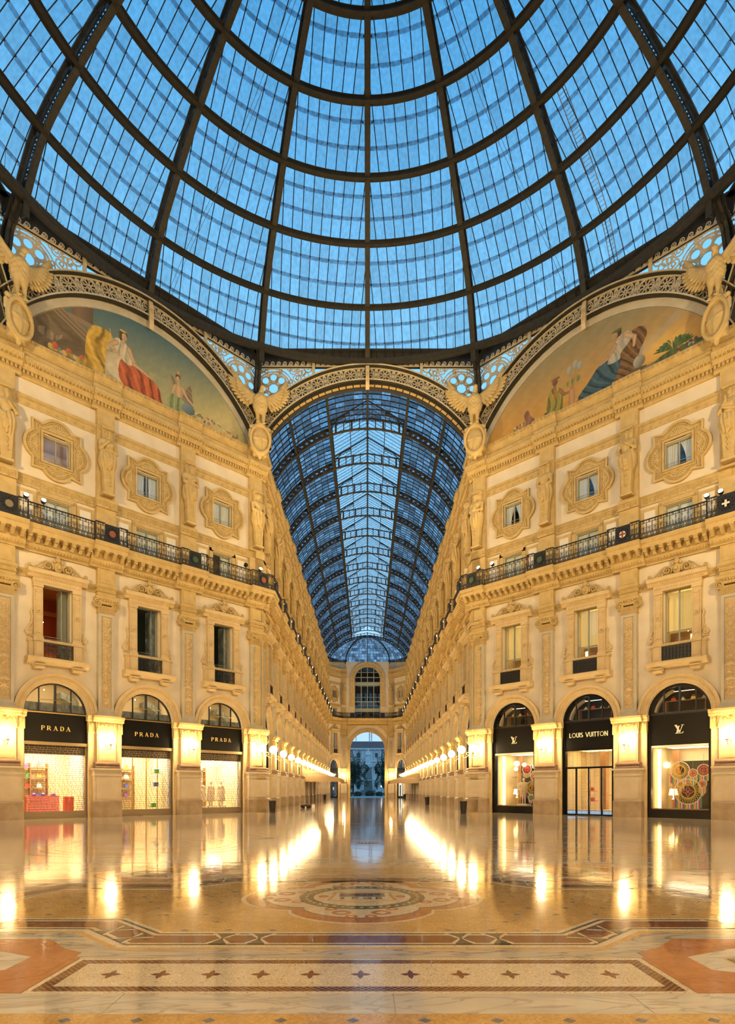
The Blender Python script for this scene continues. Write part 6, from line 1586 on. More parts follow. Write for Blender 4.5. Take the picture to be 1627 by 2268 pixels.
for i, b in enumerate(FRr['bays']):
    M = FRr['M'] @ TRS((b, 0, 0)); pos = ['by the right arcade corner', 'mid right facade', 'at the far right'][i]
    s = put('shopfront', None, None, M, label=[f'black shopfront with monogram fascia and a mannequin display, {pos}', f'black shop entrance with pale lettered fascia and glass doors, {pos}', f'black shopfront with monogram fascia and large woven hoops, {pos}'][i], cat='shopfront', group='black shopfronts on the right facade')
    put('fascia', G().box(-1.67, 1.67, .12, .30, 4.15, 5.90).mesh('fascia', 'fascia_black'), s)
    if i == 1: word(s, 'LOUIS VUITTON', .30, .0, 4.92, .12, 'cream_letter', False, .14, .86)
    else: put('monogram', G().merge(monogram(), Matrix.Translation((-.24, .12, 4.80)) @ Matrix.Diagonal((.46, 1, .46, 1))).mesh('monogram', 'cream_letter'), s)
    g = G()
    for a in (-1, 1): g.box(*sorted((a*1.50, a*1.67)), .08, .40, 0, 5.9)
    g.arc(0, 5.93, 1.54, 1.67, .12, .34, n=30)
    put('black_frame', (g, 'fascia_black'), s); put('lunette_frame', LUNF, s); put('lunette_pane', LUNP, s)
    put('upper_room', room(-1.66, 1.66, 3.0, 5.8, 7.9, 'room_dark'), s)
    put('upper_shelf', G().box(-1.0, 1.5, .9, 1.3, 6.72, 6.77).box(-1.5, 1.5, .8, 1.3, 6.0, 6.12).box(-1.0, -.95, .9, 1.3, 6.1, 6.72).box(1.1, 1.15, .9, 1.3, 6.1, 6.72).mesh('upper_shelf', 'wood'), s)
    put('reveal_strip', G().arc(0, 5.93, 1.40, 1.52, .60, .9, 1.9, 3.0, 12).mesh('reveal_strip', 'room_cream'), s)
    put('ceiling_light', G().box(-.8, .6, .7, .8, 7.25, 7.27).mesh('ceiling_light', 'soft_light'), s)
    for k in range(4):
        x = (-.6, -.1, .45, 1.0)[k]; gg = G(); (gg.box(-.12, .12, -.05, .05, 0, .08).ball((0, 0, .12), .07, 8, 5)) if (k+i) % 2 else gg.tbox(-.14, .14, -.06, .06, 0, -.1, .1, -.05, .05, .16).tube([(.07*math.cos(a), 0, .16+.09*math.sin(a)) for a in np.linspace(0, PI, 7)], .012, 4)
        item('accessory', gg, ['yellow_goods', 'white_goods', 'red_goods', 'white_goods'][(k+i) % 4], M @ TRS((x, 1.1, 6.775)), f"small {['yellow', 'white', 'red', 'cream'][(k+i) % 4]} leather accessory, {ORD[k]} from left on the lunette shelf {pos}", 'accessory', f'accessories on the lunette shelf {pos}')
    if i != 1:
        put('sill', G().box(-1.5, 1.5, .08, .5, 0, .48).mesh('sill', 'fascia_black'), s); put('sill_board', G().box(-1.5, 1.5, .3, .9, .48, .53).mesh('sill_board', 'wood'), s)
        put('display_pane', G().box(-1.5, 1.5, .26, .272, .5, 4.05).mesh('display_pane', 'shop_glass'), s); put('head_rail', G().box(-1.5, 1.5, .1, .4, 4.02, 4.15).mesh('head_rail', 'white_panel'), s)
        shop_room(s, 'room_cream', 3.2, True, 4.15, 'display_light', 1.55); put('side_panel', G().box(-1.15, -.75, 2.6, 2.7, .5, 4.0).mesh('side_panel', 'wood'), s)
        put('display_backboard', G().box(-.55, 1.5, 2.0, 2.06, .5, 3.3).mesh('display_backboard', 'fascia_black'), s)
        put('light_column', G().box(-1.45, -1.28, 1.0, 1.1, .5, 4.0).mesh('light_column', 'warm_light'), s)
        for k, z in enumerate((1.0, 1.75, 2.5)): put('wall_shelf', G().box(-1.2, -.55, 1.9, 2.3, z, z+.04).mesh('wall_shelf', 'wood'), s)
        item('table_lamp', G().lathe([(.1, 0), (.03, .05), (.03, .25)], 10).lathe([(.26, .25), (.18, .62)], 14), 'warm_light', M @ TRS((-.9, 2.0, 1.04)), f'cream shaded table lamp inside the shop window {pos}', 'lamp', 'table lamps in the right windows')
    if i == 2:
        hoop(M @ TRS((-.30, 1.2, 2.72)), .52, RB, .42, 'lv', 'hoop with red monogram, upper left in the far right window', 'yellow_goods')
        hoop(M @ TRS((.42, 1.1, 2.55)), .24, RB[2:], .5, 'clover', 'small orange clover hoop, upper middle in the far right window', 'orange_goods')
        hoop(M @ TRS((.95, 1.2, 2.72)), .33, RB[1:], .45, 'star', 'red star hoop, upper right in the far right window', 'red_goods')
        hoop(M @ TRS((.95, 1.0, 1.95)), .21, RB[3:], .5, 'clover', 'small woven hoop, middle right in the far right window', 'orange_goods')
        hoop(M @ TRS((-.2, 1.0, 1.95)), .2, RB[4:], .25, 'clover', 'small woven hoop, middle left in the far right window', 'yellow_goods')
        hoop(M @ TRS((.25, .8, 1.50)), .72, RB, .42, 'star', 'largest yellow hoop with long rainbow fringe in the far right window', 'yellow_goods')
    if i == 0:
        hoop(M @ TRS((.25, 1.4, 3.05)), .34, RB[2:], .3, 'clover', 'clover hoop hanging highest in the window by the arcade corner', 'red_goods')
        hoop(M @ TRS((.85, 1.3, 2.55)), .27, RB[1:], .55, 'clover', 'small round hoop, right of the clover hoop by the arcade corner', 'yellow_goods')
        hoop(M @ TRS((.85, 1.1, 1.75)), .47, RB, .45, 'lv', 'monogram hoop with rainbow fringe by the arcade corner', 'yellow_goods')
        hoop(M @ TRS((-.15, 1.3, 1.85)), .28, RB[3:], .5, 'star', 'white star hoop behind the mannequin by the arcade corner', 'white_goods')
        hoop(M @ TRS((.85, .9, 1.05)), .2, RB[5:], .2, 'clover', 'lowest small hoop with green fringe by the arcade corner', 'green_goods')
        def mq2(P):
            return sm([s_cap(P, (-.10, 0, 0.03), (-.09, 0, .45), .04, .05), s_cap(P, (-.09, 0, .45), (-.09, 0, .88), .055, .085), s_cap(P, (.12, -.05, .03), (.10, -.02, .45), .04, .05), s_cap(P, (.10, -.02, .45), (.09, 0, .88), .055, .085), s_cap(P, (0, 0, .92), (0, 0, 1.08), .13, .11), s_cap(P, (0, 0, 1.08), (0, -.01, 1.36), .11, .14), s_cap(P, (-.17, 0, 1.42), (.17, 0, 1.42), .055),
                       s_cap(P, (-.20, 0, 1.41), (-.26, .03, 1.12), .045, .038), s_cap(P, (-.26, .03, 1.12), (-.14, -.08, .95), .036, .028), s_cap(P, (.20, 0, 1.41), (.25, .02, 1.12), .045, .038), s_cap(P, (.25, .02, 1.12), (.27, -.06, .87), .036, .028), s_cap(P, (0, 0, 1.42), (0, -.02, 1.56), .045), s_ell(P, (0, -.03, 1.66), (.075, .095, .115)), s_ell(P, (0, -.125, 1.65), (.014, .02, .025)), s_cap(P, (-.1, -.08, .02), (-.1, -.14, .0), .03, .02), s_cap(P, (.12, -.12, .02), (.12, -.18, .0), .03, .02)]+
                      [s_cap(P, (.27+.012*(k-1.5), -.07, .85), (.27+.018*(k-1.5), -.09, .77+.006*abs(k-1.5)), .010, .008) for k in range(4)]+[s_cap(P, (-.12+.012*(k-1.5), -.09, .93), (-.08+.012*(k-1.5), -.12, .87), .010, .008) for k in range(4)], .018)
        m_ = put('mannequin', sdf_mesh('mannequin', mq2, (-.36, -.3, -.06), (.38, .25, 1.84), .021, 'skin_plaster'), None, M @ TRS((.25, 1.0, .62), 0, (1, 1, 1.02)), label='standing mannequin in gold jacket and shorts among hoops in the window by the arcade corner', cat='mannequin')
        def jk(P): return sm([s_cap(P, (0, 0, .98), (0, 0, 1.36), .175, .165), s_cap(P, (-.2, 0, 1.41), (-.26, .03, 1.14), .065, .055), s_cap(P, (.2, 0, 1.41), (.25, .02, 1.14), .065, .055), s_cap(P, (-.09, 0, .9), (-.09, 0, .74), .10, .105), s_cap(P, (.09, 0, .9), (.10, -.01, .74), .10, .105)], .03)
        kid(m_, 'jacket', sdf_mesh('jacket', jk, (-.4, -.3, .6), (.4, .3, 1.56), .03, 'cloth_gold')); kid(m_, 'hair', (G().ball((0, .01, 1.70), .11, 12, 8, (.9, 1, 1)), 'wood'))
        item('display_plinth', G().box(-.4, .4, -.3, .3, .53, .62), 'white_goods', M @ TRS((.25, 1.0, 0)), 'low white plinth under the gold-jacketed mannequin', 'plinth')
        for k, (x, y, z) in enumerate(((-.85, 1.8, 3.1), (.35, .9, 3.35), (.95, 1.2, 3.2))): put('shop_globe', (G().ball((0, 0, 0), .15, 14, 8), 'soft_light'), s, TRS((x, y, z)))
    if i == 1:
        g = G()
        for x in (-1.5, -.82, 0, .82, 1.5): g.box(x-.045, x+.045, .16, .28, 0, 3.0)
        g.box(-1.5, 1.5, .16, .28, 2.95, 3.06); g.box(-1.5, 1.5, .16, .28, 0, .08); g.box(-1.5, 1.5, .16, .28, 4.08, 4.16)
        put('door_frame', (g, 'fascia_black'), s)
        for k, (a, c) in enumerate(((-1.45, -.86), (-.78, -.04), (.04, .78), (.86, 1.45))): put('door_pane', G().box(a, c, .21, .222, .08, 2.95).mesh('door_pane', 'shop_glass'), s)
        put('transom_pane', G().box(-1.45, 1.45, .21, .222, 3.06, 4.08).mesh('transom_pane', 'shop_glass'), s)
        put('door_handle', G().tube([(.12, .10, .6), (.12, .10, 2.2)], .03, 6).mesh('door_handle', 'wood'), s)
        g = G()
        for z in np.arange(.1, 4.1, .075): g.box(-1.48, 1.48, .44, .45, z-.008, z+.008)
        for x in np.arange(-1.45, 1.5, .29): g.box(x-.006, x+.006, .44, .45, .05, 4.1)
        put('security_grille', (g, 'metal_bar'), s)
        shop_room(s, 'room_cream', 4.4, True, 4.2, 'warm_light', 1.6)
        put('inner_pillar', G().box(-.3, .1, 2.5, 2.9, .3, 4.1).mesh('inner_pillar', 'wood'), s); put('light_column', G().box(1.3, 1.5, 2.6, 2.7, .5, 3.4).mesh('light_column', 'shop_light'), s)
        for k, (x, z) in enumerate(((-.55, 1.55), (.9, 1.3), (-.5, .9))): item('handbag', G().tbox(-.14, .14, -.07, .07, 0, -.11, .11, -.05, .05, .2).tube([(.07*math.cos(a), 0, .2+.1*math.sin(a)) for a in np.linspace(0, PI, 7)], .012, 4).box(-.3, .3, -.15, .2, -.05, -.01), 'red_goods', M @ TRS((x, 1.9, z)), f"red handbag on a small ledge inside the glass doors, {['upper left', 'right', 'lower left'][k]}", 'handbag', 'red handbags behind the doors')
# generic shopfronts of the side arcades
for key in ('gleft', 'gright', 'west', 'east', 'endl', 'endr'):
    F = FR[key]; s_ = F['s']; side = dict(gleft='left wall of the far arcade', gright='right wall of the far arcade', west='west side arcade', east='east side arcade', endl='angled end wall on the left', endr='angled end wall on the right')[key]
    GS = G()
    for a in (-1, 1): GS.box(*sorted((a*1.50, a*1.67)), .12, .34, 0, 5.9)
    GS.box(-1.67, 1.67, .14, .3, 4.5, 5.9); GS.box(-.05, .05, .16, .3, 0, 4.5); GS.box(-1.6, 1.6, .16, .3, 2.9, 3.0); GS.box(-1.6, 1.6, .14, .32, 0, .35)
    GSM = GS.mesh('shop_frame', 'fascia_black'); GP = G().box(-1.5, 1.5, .24, .25, .35, 4.5).mesh('shop_pane', 'shop_glass'); GB = G().box(-1.67, 1.67, 1.2, 1.25, 0, 7.9).box(-1.67, 1.67, .3, 1.2, 4.4, 4.5).mesh('room_back', 'room_cream'); GBD = G().box(-1.67, 1.67, 1.2, 1.25, 0, 7.9).mesh('room_back', 'room_dark')
    GLT = G().box(-1.2, 1.2, .7, .95, 4.25, 4.3).mesh('ceiling_light', 'warm_light')
    for i, b in enumerate(F['bays']):
        M = F['M'] @ TRS((b, 0, 0), 0, (s_, 1, 1)); lit = (i % 3 != 2) and key not in ('endl',)
        s = put('shopfront', None, None, M, label=(f"{'lit' if lit else 'dark'} arched shopfront, {ORD[i]} from the octagon on the {side}" if len(F['bays']) > 1 else f"arched shopfront on the {side}"), cat='shopfront', group=f'arched shopfronts of the {side}')
        put('shop_frame', GSM, s); put('shop_pane', GP, s); put('room_back', GB if lit else GBD, s); put('lunette_frame', LUNF, s); put('lunette_pane', LUNP, s)
        if lit: put('ceiling_light', GLT, s)
        if key == 'endl': put('notice', G().box(-.3, .15, .1, .12, 1.6, 2.15).mesh('notice', 'paper_white'), s)
        if key == 'endr': put('lit_doorway', G().box(-.9, .1, .1, .12, .4, 2.9).mesh('lit_doorway', 'soft_light'), s); put('door_leaf', G().box(-.65, -.15, .05, .1, .4, 2.6).mesh('door_leaf', 'fascia_black'), s)
# ================================================================== floor
fl = put('floor', None, None, None, kind='structure')
g = G(); g.box(-40, 40, -6, YW+.9, -.30, 0)
put('floor_slab', (g, 'fl_base'), fl)
def plate(name, poly, m, lv=1, hole=None, th=.0015):
    g = G(); z = th*lv
    if hole is None: g.prism(poly, -.01, z, 'xy')
    else:
        P, Q = poly, hole; n = len(P); vs = []
        for i in range(n): vs += [(*P[i], z), (*Q[i], z), (*Q[i], -.01), (*P[i], -.01)]
        g.add(vs, [(4*i+a, 4*((i+1) % n)+a, 4*((i+1) % n)+(a+1) % 4, 4*i+(a+1) % 4) for i in range(n) for a in (0, 1, 3)])
    return put(name, g.mesh(name, m), fl)
def rect(x0, x1, y0, y1): return [(x0, y0), (x1, y0), (x1, y1), (x0, y1)]
MC = (-.08, 8.42)       # centre of the bordered panel with the medallion
# ---- foreground bands
plate('mosaic_field', rect(-9, 9, -5, 4.22), 'fl_yellow', 1)
xs = [-9, -5.2, -3.9, -1.9, .2, 2.05, 3.6, 5.4, 9]
for i in range(8): plate('marble_slab', rect(xs[i]+.004, xs[i+1]-.004, 4.22, 4.64), 'fl_white', 2)
for i in range(14): x = -3.6+.50*i; plate('blue_tessera', [(x-.045, 4.10), (x, 4.055), (x+.045, 4.10), (x, 4.145)], 'fl_blue', 2)
X0, X1, Ya, Yb = -2.72, 2.58, 4.64, 5.60
plate('star_panel', rect(X0, X1, Ya, Yb), 'fl_cream', 2)
def frame_(x0, x1, y0, y1, t, m, lv, name):
    P = rect(x0, x1, y0, y1); Q = rect(x0+t, x1-t, y0+t, y1-t)
    for i in range(4): j = (i+1) % 4; plate(name, [P[i], P[j], Q[j], Q[i]], m, lv)
frame_(X0+.05, X1-.05, Ya+.05, Yb-.05, .11, 'fl_check', 3, 'chequer_border')
for i in range(11):
    cx = -2.22+.432*i; cy = 5.12; g = G(); r = .085
    pts = []
    for k in range(16):
        a = 2*PI*k/16+PI/4*0; q = r*(1.0 if k % 4 == 0 else (.62 if k % 4 in (1, 3) else .36)); pts.append((cx+q*math.cos(a)*1.05, cy+q*math.sin(a)*1.4))
    plate('star_inlay', pts, 'fl_brown', 3)
for a, b in ((-9, -3.45), (-3.45, 0.0), (0.0, 3.3), (3.3, 9)): plate('grey_marble_slab', rect(a+.004, b-.004, 5.60, 6.0), 'fl_grey', .5)
# ---- octagonal medallions with orange surround (near pair and far pair)
def octa(cx, cy, r, rot=22.5, sx=1, sy=1): return [(cx+r*sx*math.cos(R(rot+45*k)), cy+r*sy*math.sin(R(rot+45*k))) for k in range(8)]
for sx_ in (-1, 1):
    for (cx, cy, R_) in ((sx_*4.17-.08, 5.45, ((1.56, .94), (1.12, .53), (.80, .36))), (sx_*3.85-.08, 11.50, ((1.28, 1.28), (.92, .92), (.70, .70)))):
        for (A_, B_, nm, mt) in ((R_[0], R_[1], 'orange_slab', 'fl_red'), (R_[1], R_[2], 'white_border_slab', 'fl_white')):
            P = octa(cx, cy, 1, 22.5, *A_); Q = octa(cx, cy, 1, 22.5, *B_)
            for k in range(8): j = (k+1) % 8; plate(nm, [P[k], P[j], Q[j], Q[k]], mt, 3)
        plate('gilt_fillet', octa(cx, cy, 1, 22.5, *R_[2]), 'fl_yellow', 2.5)
        P = octa(cx, cy, .95, 22.5, *R_[2])
        for k in range(8): j = (k+1) % 8; plate('green_wedge', [P[k], P[j], (cx, cy)], 'fl_green' if k % 2 else 'fl_grey', 4)
        if cy < 8: continue
        pts = []
        for k in range(32): a = 2*PI*k/32; q = .34*(1+.18*math.cos(8*a)); pts.append((cx+q*math.cos(a), cy+q*math.sin(a)))
        plate('flower_boss', pts, 'fl_brown', 5)
        for k in range(8): a = 2*PI*k/8; plate('petal', [(cx+.2*math.cos(a)+.06*math.cos(t), cy+.2*math.sin(a)+.06*math.sin(t)) for t in np.linspace(0, 2*PI, 8, endpoint=False)], 'fl_yellow', 6)
for s_, e_ in ((-1, 2.73), (1, 2.60)): plate('orange_field', [(s_*x, y) for x, y in [(e_, 4.65), (5.75, 4.65), (5.75, 5.6), (5.1, 6.33), (e_+.66, 6.33), (e_, 5.62)]][::s_], 'fl_red', 2.3)
# ---- bordered panel
def opoly(d):          # outline of the stepped frame, d = inset
    q = [(2.45-d*.41, 0), ]
    P = [(2.45-.41*d, -2.40+d), (3.15-.41*d, -1.70+d), (5.0-.41*d, -1.70+d), (5.70-1.08*d, 0), (5.0-.41*d, 1.70-d), (3.15-.41*d, 1.70-d), (2.45-.41*d, 2.40-d)]
    L_ = [(-x, y) for x, y in P[::-1]]; A = P+L_
    return [(MC[0]+x, MC[1]+y) for x, y in A]
def fringe(d0, d1, m, lv, name):
    P, Q = opoly(d0), opoly(d1); n = len(P)
    for i in range(n): j = (i+1) % n; plate(name, [P[i], P[j], Q[j], Q[i]], m, lv)
plate('mosaic_field', opoly(0), 'fl_yellow', 1)
fringe(-.42, -.09, 'fl_grey', 1, 'grey_marble_slab'); fringe(-.09, -.02, 'fl_yellow', 2, 'yellow_fillet'); fringe(-.02, .06, 'fl_cream', 3, 'white_fillet'); fringe(.06, .10, 'fl_black', 4, 'black_fillet'); fringe(.10, .15, 'fl_cream', 3, 'white_fillet')
fringe(.15, .46, 'fl_brown', 4, 'brown_band'); fringe(.46, .52, 'fl_cream', 3, 'white_fillet'); fringe(.52, .56, 'fl_black', 4, 'black_fillet'); fringe(.56, .62, 'fl_cream', 3, 'white_fillet')
P_in, P_out = opoly(.56), opoly(.06)
def knot(p, q, s):      # white interlace across the band with a black link
    p, q = np.array(p), np.array(q); d = (q-p); n = np.array((-d[1], d[0])); n /= np.linalg.norm(n)
    for sg in (-1, 1):
        a = p+n*.13*sg; b = q-n*.13*sg; w = n*.022
        plate('white_interlace', [tuple(a-w), tuple(b-w), tuple(b+w), tuple(a+w)], 'fl_cream', 5)
    plate('black_link', [tuple(p-n*.09), tuple((p+q)/2), tuple(p+n*.09)], 'fl_black', 6); plate('black_link', [tuple(q-n*.09), tuple((p+q)/2), tuple(q+n*.09)], 'fl_black', 6)
for sgn, y0 in ((-1, MC[1]-2.40), (1, MC[1]+2.40)):
    for x in (-1.48, -1.08, 1.08, 1.48): knot((MC[0]+x*1.0, y0-sgn*.10), (MC[0]+x*1.0, y0-sgn*.54), 1)
for sx_ in (-1, 1):
    for sy_ in (-1, 1):
        for f in (.25, .75):
            a = np.array((MC[0]+sx_*(2.45+.7*f), MC[1]+sy_*(2.40-.7*f))); n = np.array((-sx_*.707, -sy_*.707)); knot(tuple(a+n*.08), tuple(a+n*.42), 1)
        knot((MC[0]+sx_*4.3, MC[1]+sy_*1.62), (MC[0]+sx_*4.3, MC[1]+sy_*1.16), 1)
for i in range(-9, 10):
    for j in range(-4, 5):
        x, y = MC[0]+.5*i+(.25 if j % 2 else 0), MC[1]+.42*j
        if math.hypot((x-MC[0]), (y-MC[1])) < 1.95: continue
        if abs(x-MC[0]) > 4.55 or (abs(x-MC[0]) > 2.2 and abs(y-MC[1]) > 1.0) or abs(y-MC[1]) > 1.72: continue
        plate('blue_tessera', [(x-.05, y), (x, y-.035), (x+.05, y), (x, y+.035)], 'fl_blue', 2)
# ---- medallion
def quat(k):
    pts = []; r = 1.0*k; off = .70*k
    for q in range(4):
        a0 = PI/2*q
        for t in np.linspace(-1.12, 1.12, 13): pts.append((MC[0]+off*math.cos(a0)+r*math.cos(a0+t)*.98, MC[1]+.40+off*math.sin(a0)+r*math.sin(a0+t)*.98))
        pts.append((MC[0]+1.16*k*math.cos(a0+PI/4)*1.12, MC[1]+.40+1.16*k*math.sin(a0+PI/4)*1.12))
    return pts
plate('medallion_border', quat(1.06), 'fl_cream', 2); plate('medallion_ring', quat(1.02), 'fl_red', 3); plate('medallion_fillet', quat(.87), 'fl_blue', 4); plate('medallion_field', quat(.85), 'fl_cream', 5)
mc = (MC[0], MC[1]+.40)
def ring(cx, cy, r0, r1, m, lv, name, n=40, sy=1.0):
    P = [(cx+r1*math.cos(2*PI*i/n), cy+sy*r1*math.sin(2*PI*i/n)) for i in range(n)]; Q = [(cx+r0*math.cos(2*PI*i/n), cy+sy*r0*math.sin(2*PI*i/n)) for i in range(n)]
    return plate(name, P, m, lv, hole=Q)
ring(*mc, .72, .93, 'fl_green', 7, 'green_wreath')
g = G()
for k in range(40): a = 2*PI*k/40; g.prism([(mc[0]+.825*math.cos(a)+.03*math.cos(t), mc[1]+.825*math.sin(a)+.03*math.sin(t)) for t in np.linspace(0, 2*PI, 6, endpoint=False)], 0, .0115, 'xy')
put('wreath_berries', (g, 'fl_cream'), fl)
sh = [(-.40, .34), (.40, .34), (.40, .10), (.46, -.25), (.25, -.32), (0, -.46), (-.25, -.32), (-.46, -.25), (-.40, .10)]
plate('shield_border', [(mc[0]+x*1.12, mc[1]+y*1.12) for x, y in sh], 'fl_yellow', 6); plate('shield_field', [(mc[0]+x, mc[1]+y) for x, y in sh], 'fl_cream', 7); plate('shield_sky', rect(mc[0]-.34, mc[0]+.34, mc[1]-.02, mc[1]+.28), 'fl_blue', 8)
g = G()     # wolf silhouette
for (x, y, rx, ry) in ((0, .15, .17, .055), (.20, .19, .07, .045), (.27, .18, .04, .02)): g.prism([(mc[0]+x+rx*math.cos(t), mc[1]+y+ry*math.sin(t)) for t in np.linspace(0, 2*PI, 14, endpoint=False)], 0, .0135, 'xy')
for x in (-.13, -.08, .10, .15): g.prism([(mc[0]+x-.015, mc[1]+.03), (mc[0]+x+.015, mc[1]+.03), (mc[0]+x+.02, mc[1]+.14), (mc[0]+x-.02, mc[1]+.14)], 0, .0135, 'xy')
g.prism([(mc[0]-.17, mc[1]+.16), (mc[0]-.29, mc[1]+.04), (mc[0]-.26, mc[1]+.03), (mc[0]-.14, mc[1]+.13)][::-1], 0, .0135, 'xy')
put('wolf_inlay', (g, 'fl_brown'), fl)
def gly2(ch):
    if ch == 'S': q = G(); q.ribbon([(.3+.2*math.cos(a), .74+.19*math.sin(a)) for a in np.linspace(R(30), R(230), 8)]+[(.3+.22*math.cos(a), .27+.2*math.sin(a)) for a in np.linspace(R(60), R(-150), 8)], .13, -.02, 0); return q
    return glyph(ch)[0]
for k, ch in enumerate('SPQR'):
    q = gly2(ch); g = G(); h = .13
    g.merge(q, Matrix.Translation((mc[0]-.33+.175*k, mc[1]-.20, .0125)) @ Matrix.Diagonal((h, h, .05, 1)) @ Matrix.Rotation(-PI/2, 4, 'X')); put('letter', (g, 'fl_black'), fl)
for q in range(4):
    a0 = PI/2*q
    for sg in (-1, 1):
        for (r_, t_, rr) in ((1.18, .22, .13), (1.38, .09, .08), (1.0, .42, .09)):
            cx, cy = mc[0]+r_*math.cos(a0+sg*t_), mc[1]+r_*math.sin(a0+sg*t_); ring(cx, cy, rr*.55, rr, 'fl_red', 7, 'scroll_inlay', 12)
for sg in (-1, 1): ring(mc[0]+sg*.57, mc[1]+.02, .035, .075, 'fl_red', 8, 'scroll_inlay', 10)
# ---- beyond: bands and circles of the octagon floor
plate('mosaic_field', rect(-2.3+MC[0], 2.3+MC[0], 11.3, 11.75), 'fl_yellow', .5)
for a, b in ((-9.5, -2.0), (-2.0, 1.2), (1.2, 9.5)): plate('white_marble_slab', rect(a+.005, b-.005, 12.95, 13.35), 'fl_white', 2)
for a, b in ((-9.5, -2.0), (-2.0, 1.2), (1.2, 9.5)): plate('grey_marble_slab', rect(a+.005, b-.005, 11.8, 12.1), 'fl_grey', 1)
for a, b in ((-12, -7.2), (-7.2, -5.6)):
    for s in (-1, 1): plate('rose_slab', [(s*x, y) for x, y in rect(-b, -a, 6.0, 9.0)][::s], 'fl_rose', 1)
for s in (-1, 1):
    for (r0, r1, m) in ((2.9, 3.2, 'fl_white'), (2.45, 2.75, 'fl_rose'), (1.9, 2.4, 'fl_yellow'), (1.2, 1.5, 'fl_rose'), (.7, 1.1, 'fl_white')): ring(s*6.4, 17.2, r0, r1, m, 2, 'ring_inlay', 48)
    for (r0, r1, m) in ((2.4, 2.7, 'fl_white'), (1.0, 1.7, 'fl_rose')): ring(s*12.0, 14.0, r0, r1, m, 2, 'ring_inlay', 48)
    for k in range(5):
        plate('diagonal_marble_strip', [(s*(3+1.1*k), 13.6+3.0*k), (s*(3.5+1.1*k), 13.6+3.0*k), (s*(5.2+2.0*k), 16+3.0*k), (s*(4.7+2.0*k), 16+3.0*k)][::s], 'fl_white', 1)
for r0, r1, m in ((4.9, 5.3, 'fl_white'), (4.3, 4.7, 'fl_rose'), (3.2, 4.2, 'fl_yellow'), (2.6, 2.9, 'fl_grey')): ring(0, OCY, r0, r1, m, 2, 'ring_inlay', 64)
for i in range(15):
    y = 44+5.11*i
    plate('cross_band', rect(-6.6, 6.6, y, y+.4), 'fl_grey', 1)
    if i < 14:
        for s in (-1, 1): plate('arcade_panel', [(s*x, y_) for x, y_ in rect(.6, 5.6, y+.9, y+4.6)][::s], ('fl_yellow', 'fl_rose')[i % 2], 1)
# drain and manhole covers
for i, (x, y, r_) in enumerate(((0, 17.8, .42), (-3.3, 19.5, .35), (4.8, 18.0, .4))):
    ring(x, y, r_-.06, r_, 'fl_yellow', 3, 'brass_ring', 24)
    g = G(); [g.prism([(x+(.08+.1*k)*math.cos(a)+.02*math.cos(t), y+(.08+.1*k)*math.sin(a)+.02*math.sin(t)) for t in np.linspace(0, 2*PI, 5, endpoint=False)], 0, .006, 'xy') for k in range(3) for a in np.linspace(0, 2*PI, 6+6*k, endpoint=False)]; put('grating', (g, 'fl_black'), fl)
# ================================================================== wall lamps
def wall_lamp(F, x, label, grp, y=0, dz=0):
    o = put('wall_lamp', LB, None, F['M'] @ TRS((x, y, dz)), label=label, cat='lamp', group=grp); put('globe', LG, o)
DIAG_L = ['at the corner beside the arcade', 'second pier from the arcade', 'third pier from the arcade', 'outermost pier']
for key, side in (('left', 'left'), ('right', 'right')):
    for k, p in enumerate(FR[key]['pil']): wall_lamp(FR[key], p, f'glowing globe wall lamp on the {side} diagonal facade, {DIAG_L[k]}', f'globe lamps of the {side} diagonal facade')
for key, side in (('gleft', 'left'), ('gright', 'right')):
    for k, p in enumerate(FR[key]['pil']): wall_lamp(FR[key], p, f'glowing globe lamp, {ORD[k]} from the octagon along the {side} arcade wall', f'globe lamps of the {side} arcade wall')
for key in ('west', 'east'):
    for k, p in enumerate(FR[key]['pil']): wall_lamp(FR[key], p, f'glowing globe lamp in the {key} side arcade, {ORD[k]} from the octagon', f'globe lamps of the {key} arcade')
for s in (-1, 1): wall_lamp(FR['end'], s*4.72, f"globe lamp on the pier {'left' if s < 0 else 'right'} of the far exit arch", 'globe lamps at the far end')
# ================================================================== balcony railings
def rail(L, z0=15.86, z1=16.92):
    g = G(); g.tube([(-L/2, 0, z1), (L/2, 0, z1)], .035, 6); g.box(-L/2, L/2, -.015, .015, z0+.04, z0+.08); g.box(-L/2, L/2, -.012, .012, z0+.36, z0+.385); g.box(-L/2, L/2, -.012, .012, z1-.17, z1-.15)
    n = max(2, int(round(L/.31))); p = L/n
    for i in range(n+1):
        x = -L/2+p*i; g.tube([(x, 0, z0+.05), (x, 0, z1)], .016, 4); g.ball((x, 0, z1-.28), .035, 5, 4); g.ball((x, 0, z0+.45), .035, 5, 4)
        if i < n:
            g.arc(x+p/2, z1-.085, .035, .06, -.012, .012, 0, 2*PI, 7)
            g.arc(x+p*.5, z0+.22, .075, .105, -.012, .012, 0, 2*PI, 8)
            for s in (-1, 1): g.arc(x+p*.5+s*p*.28, z0+.3, .03, .055, -.01, .01, 0, 2*PI, 6); g.arc(x+p*.5+s*p*.28, z0+.14, .03, .055, -.01, .01, 0, 2*PI, 6)
            g.ribbon([(x+p*.5, z0+.3), (x+p*.5, z0+.6)], .02, -.01, .01); g.ball((x+p*.5, 0, z0+.6), .028, 5, 3)
    return g.mesh('rail_section', 'iron_black')
RAILS = {}
def railsec(L):
    k = round(L, 2)
    if k not in RAILS: RAILS[k] = rail(L)
    return RAILS[k]
DISC = G().box(-.42, .42, -.02, .02, 15.9, 16.9).arc(0, 16.4, .24, .29, -.06, 0, 0, 2*PI, 18)
for a in range(12): DISC.ball((.35*math.cos(a*PI/6), -.03, 16.4+.35*math.sin(a*PI/6)), .04, 5, 3)
DISC = DISC.mesh('disc_panel', 'iron_black')
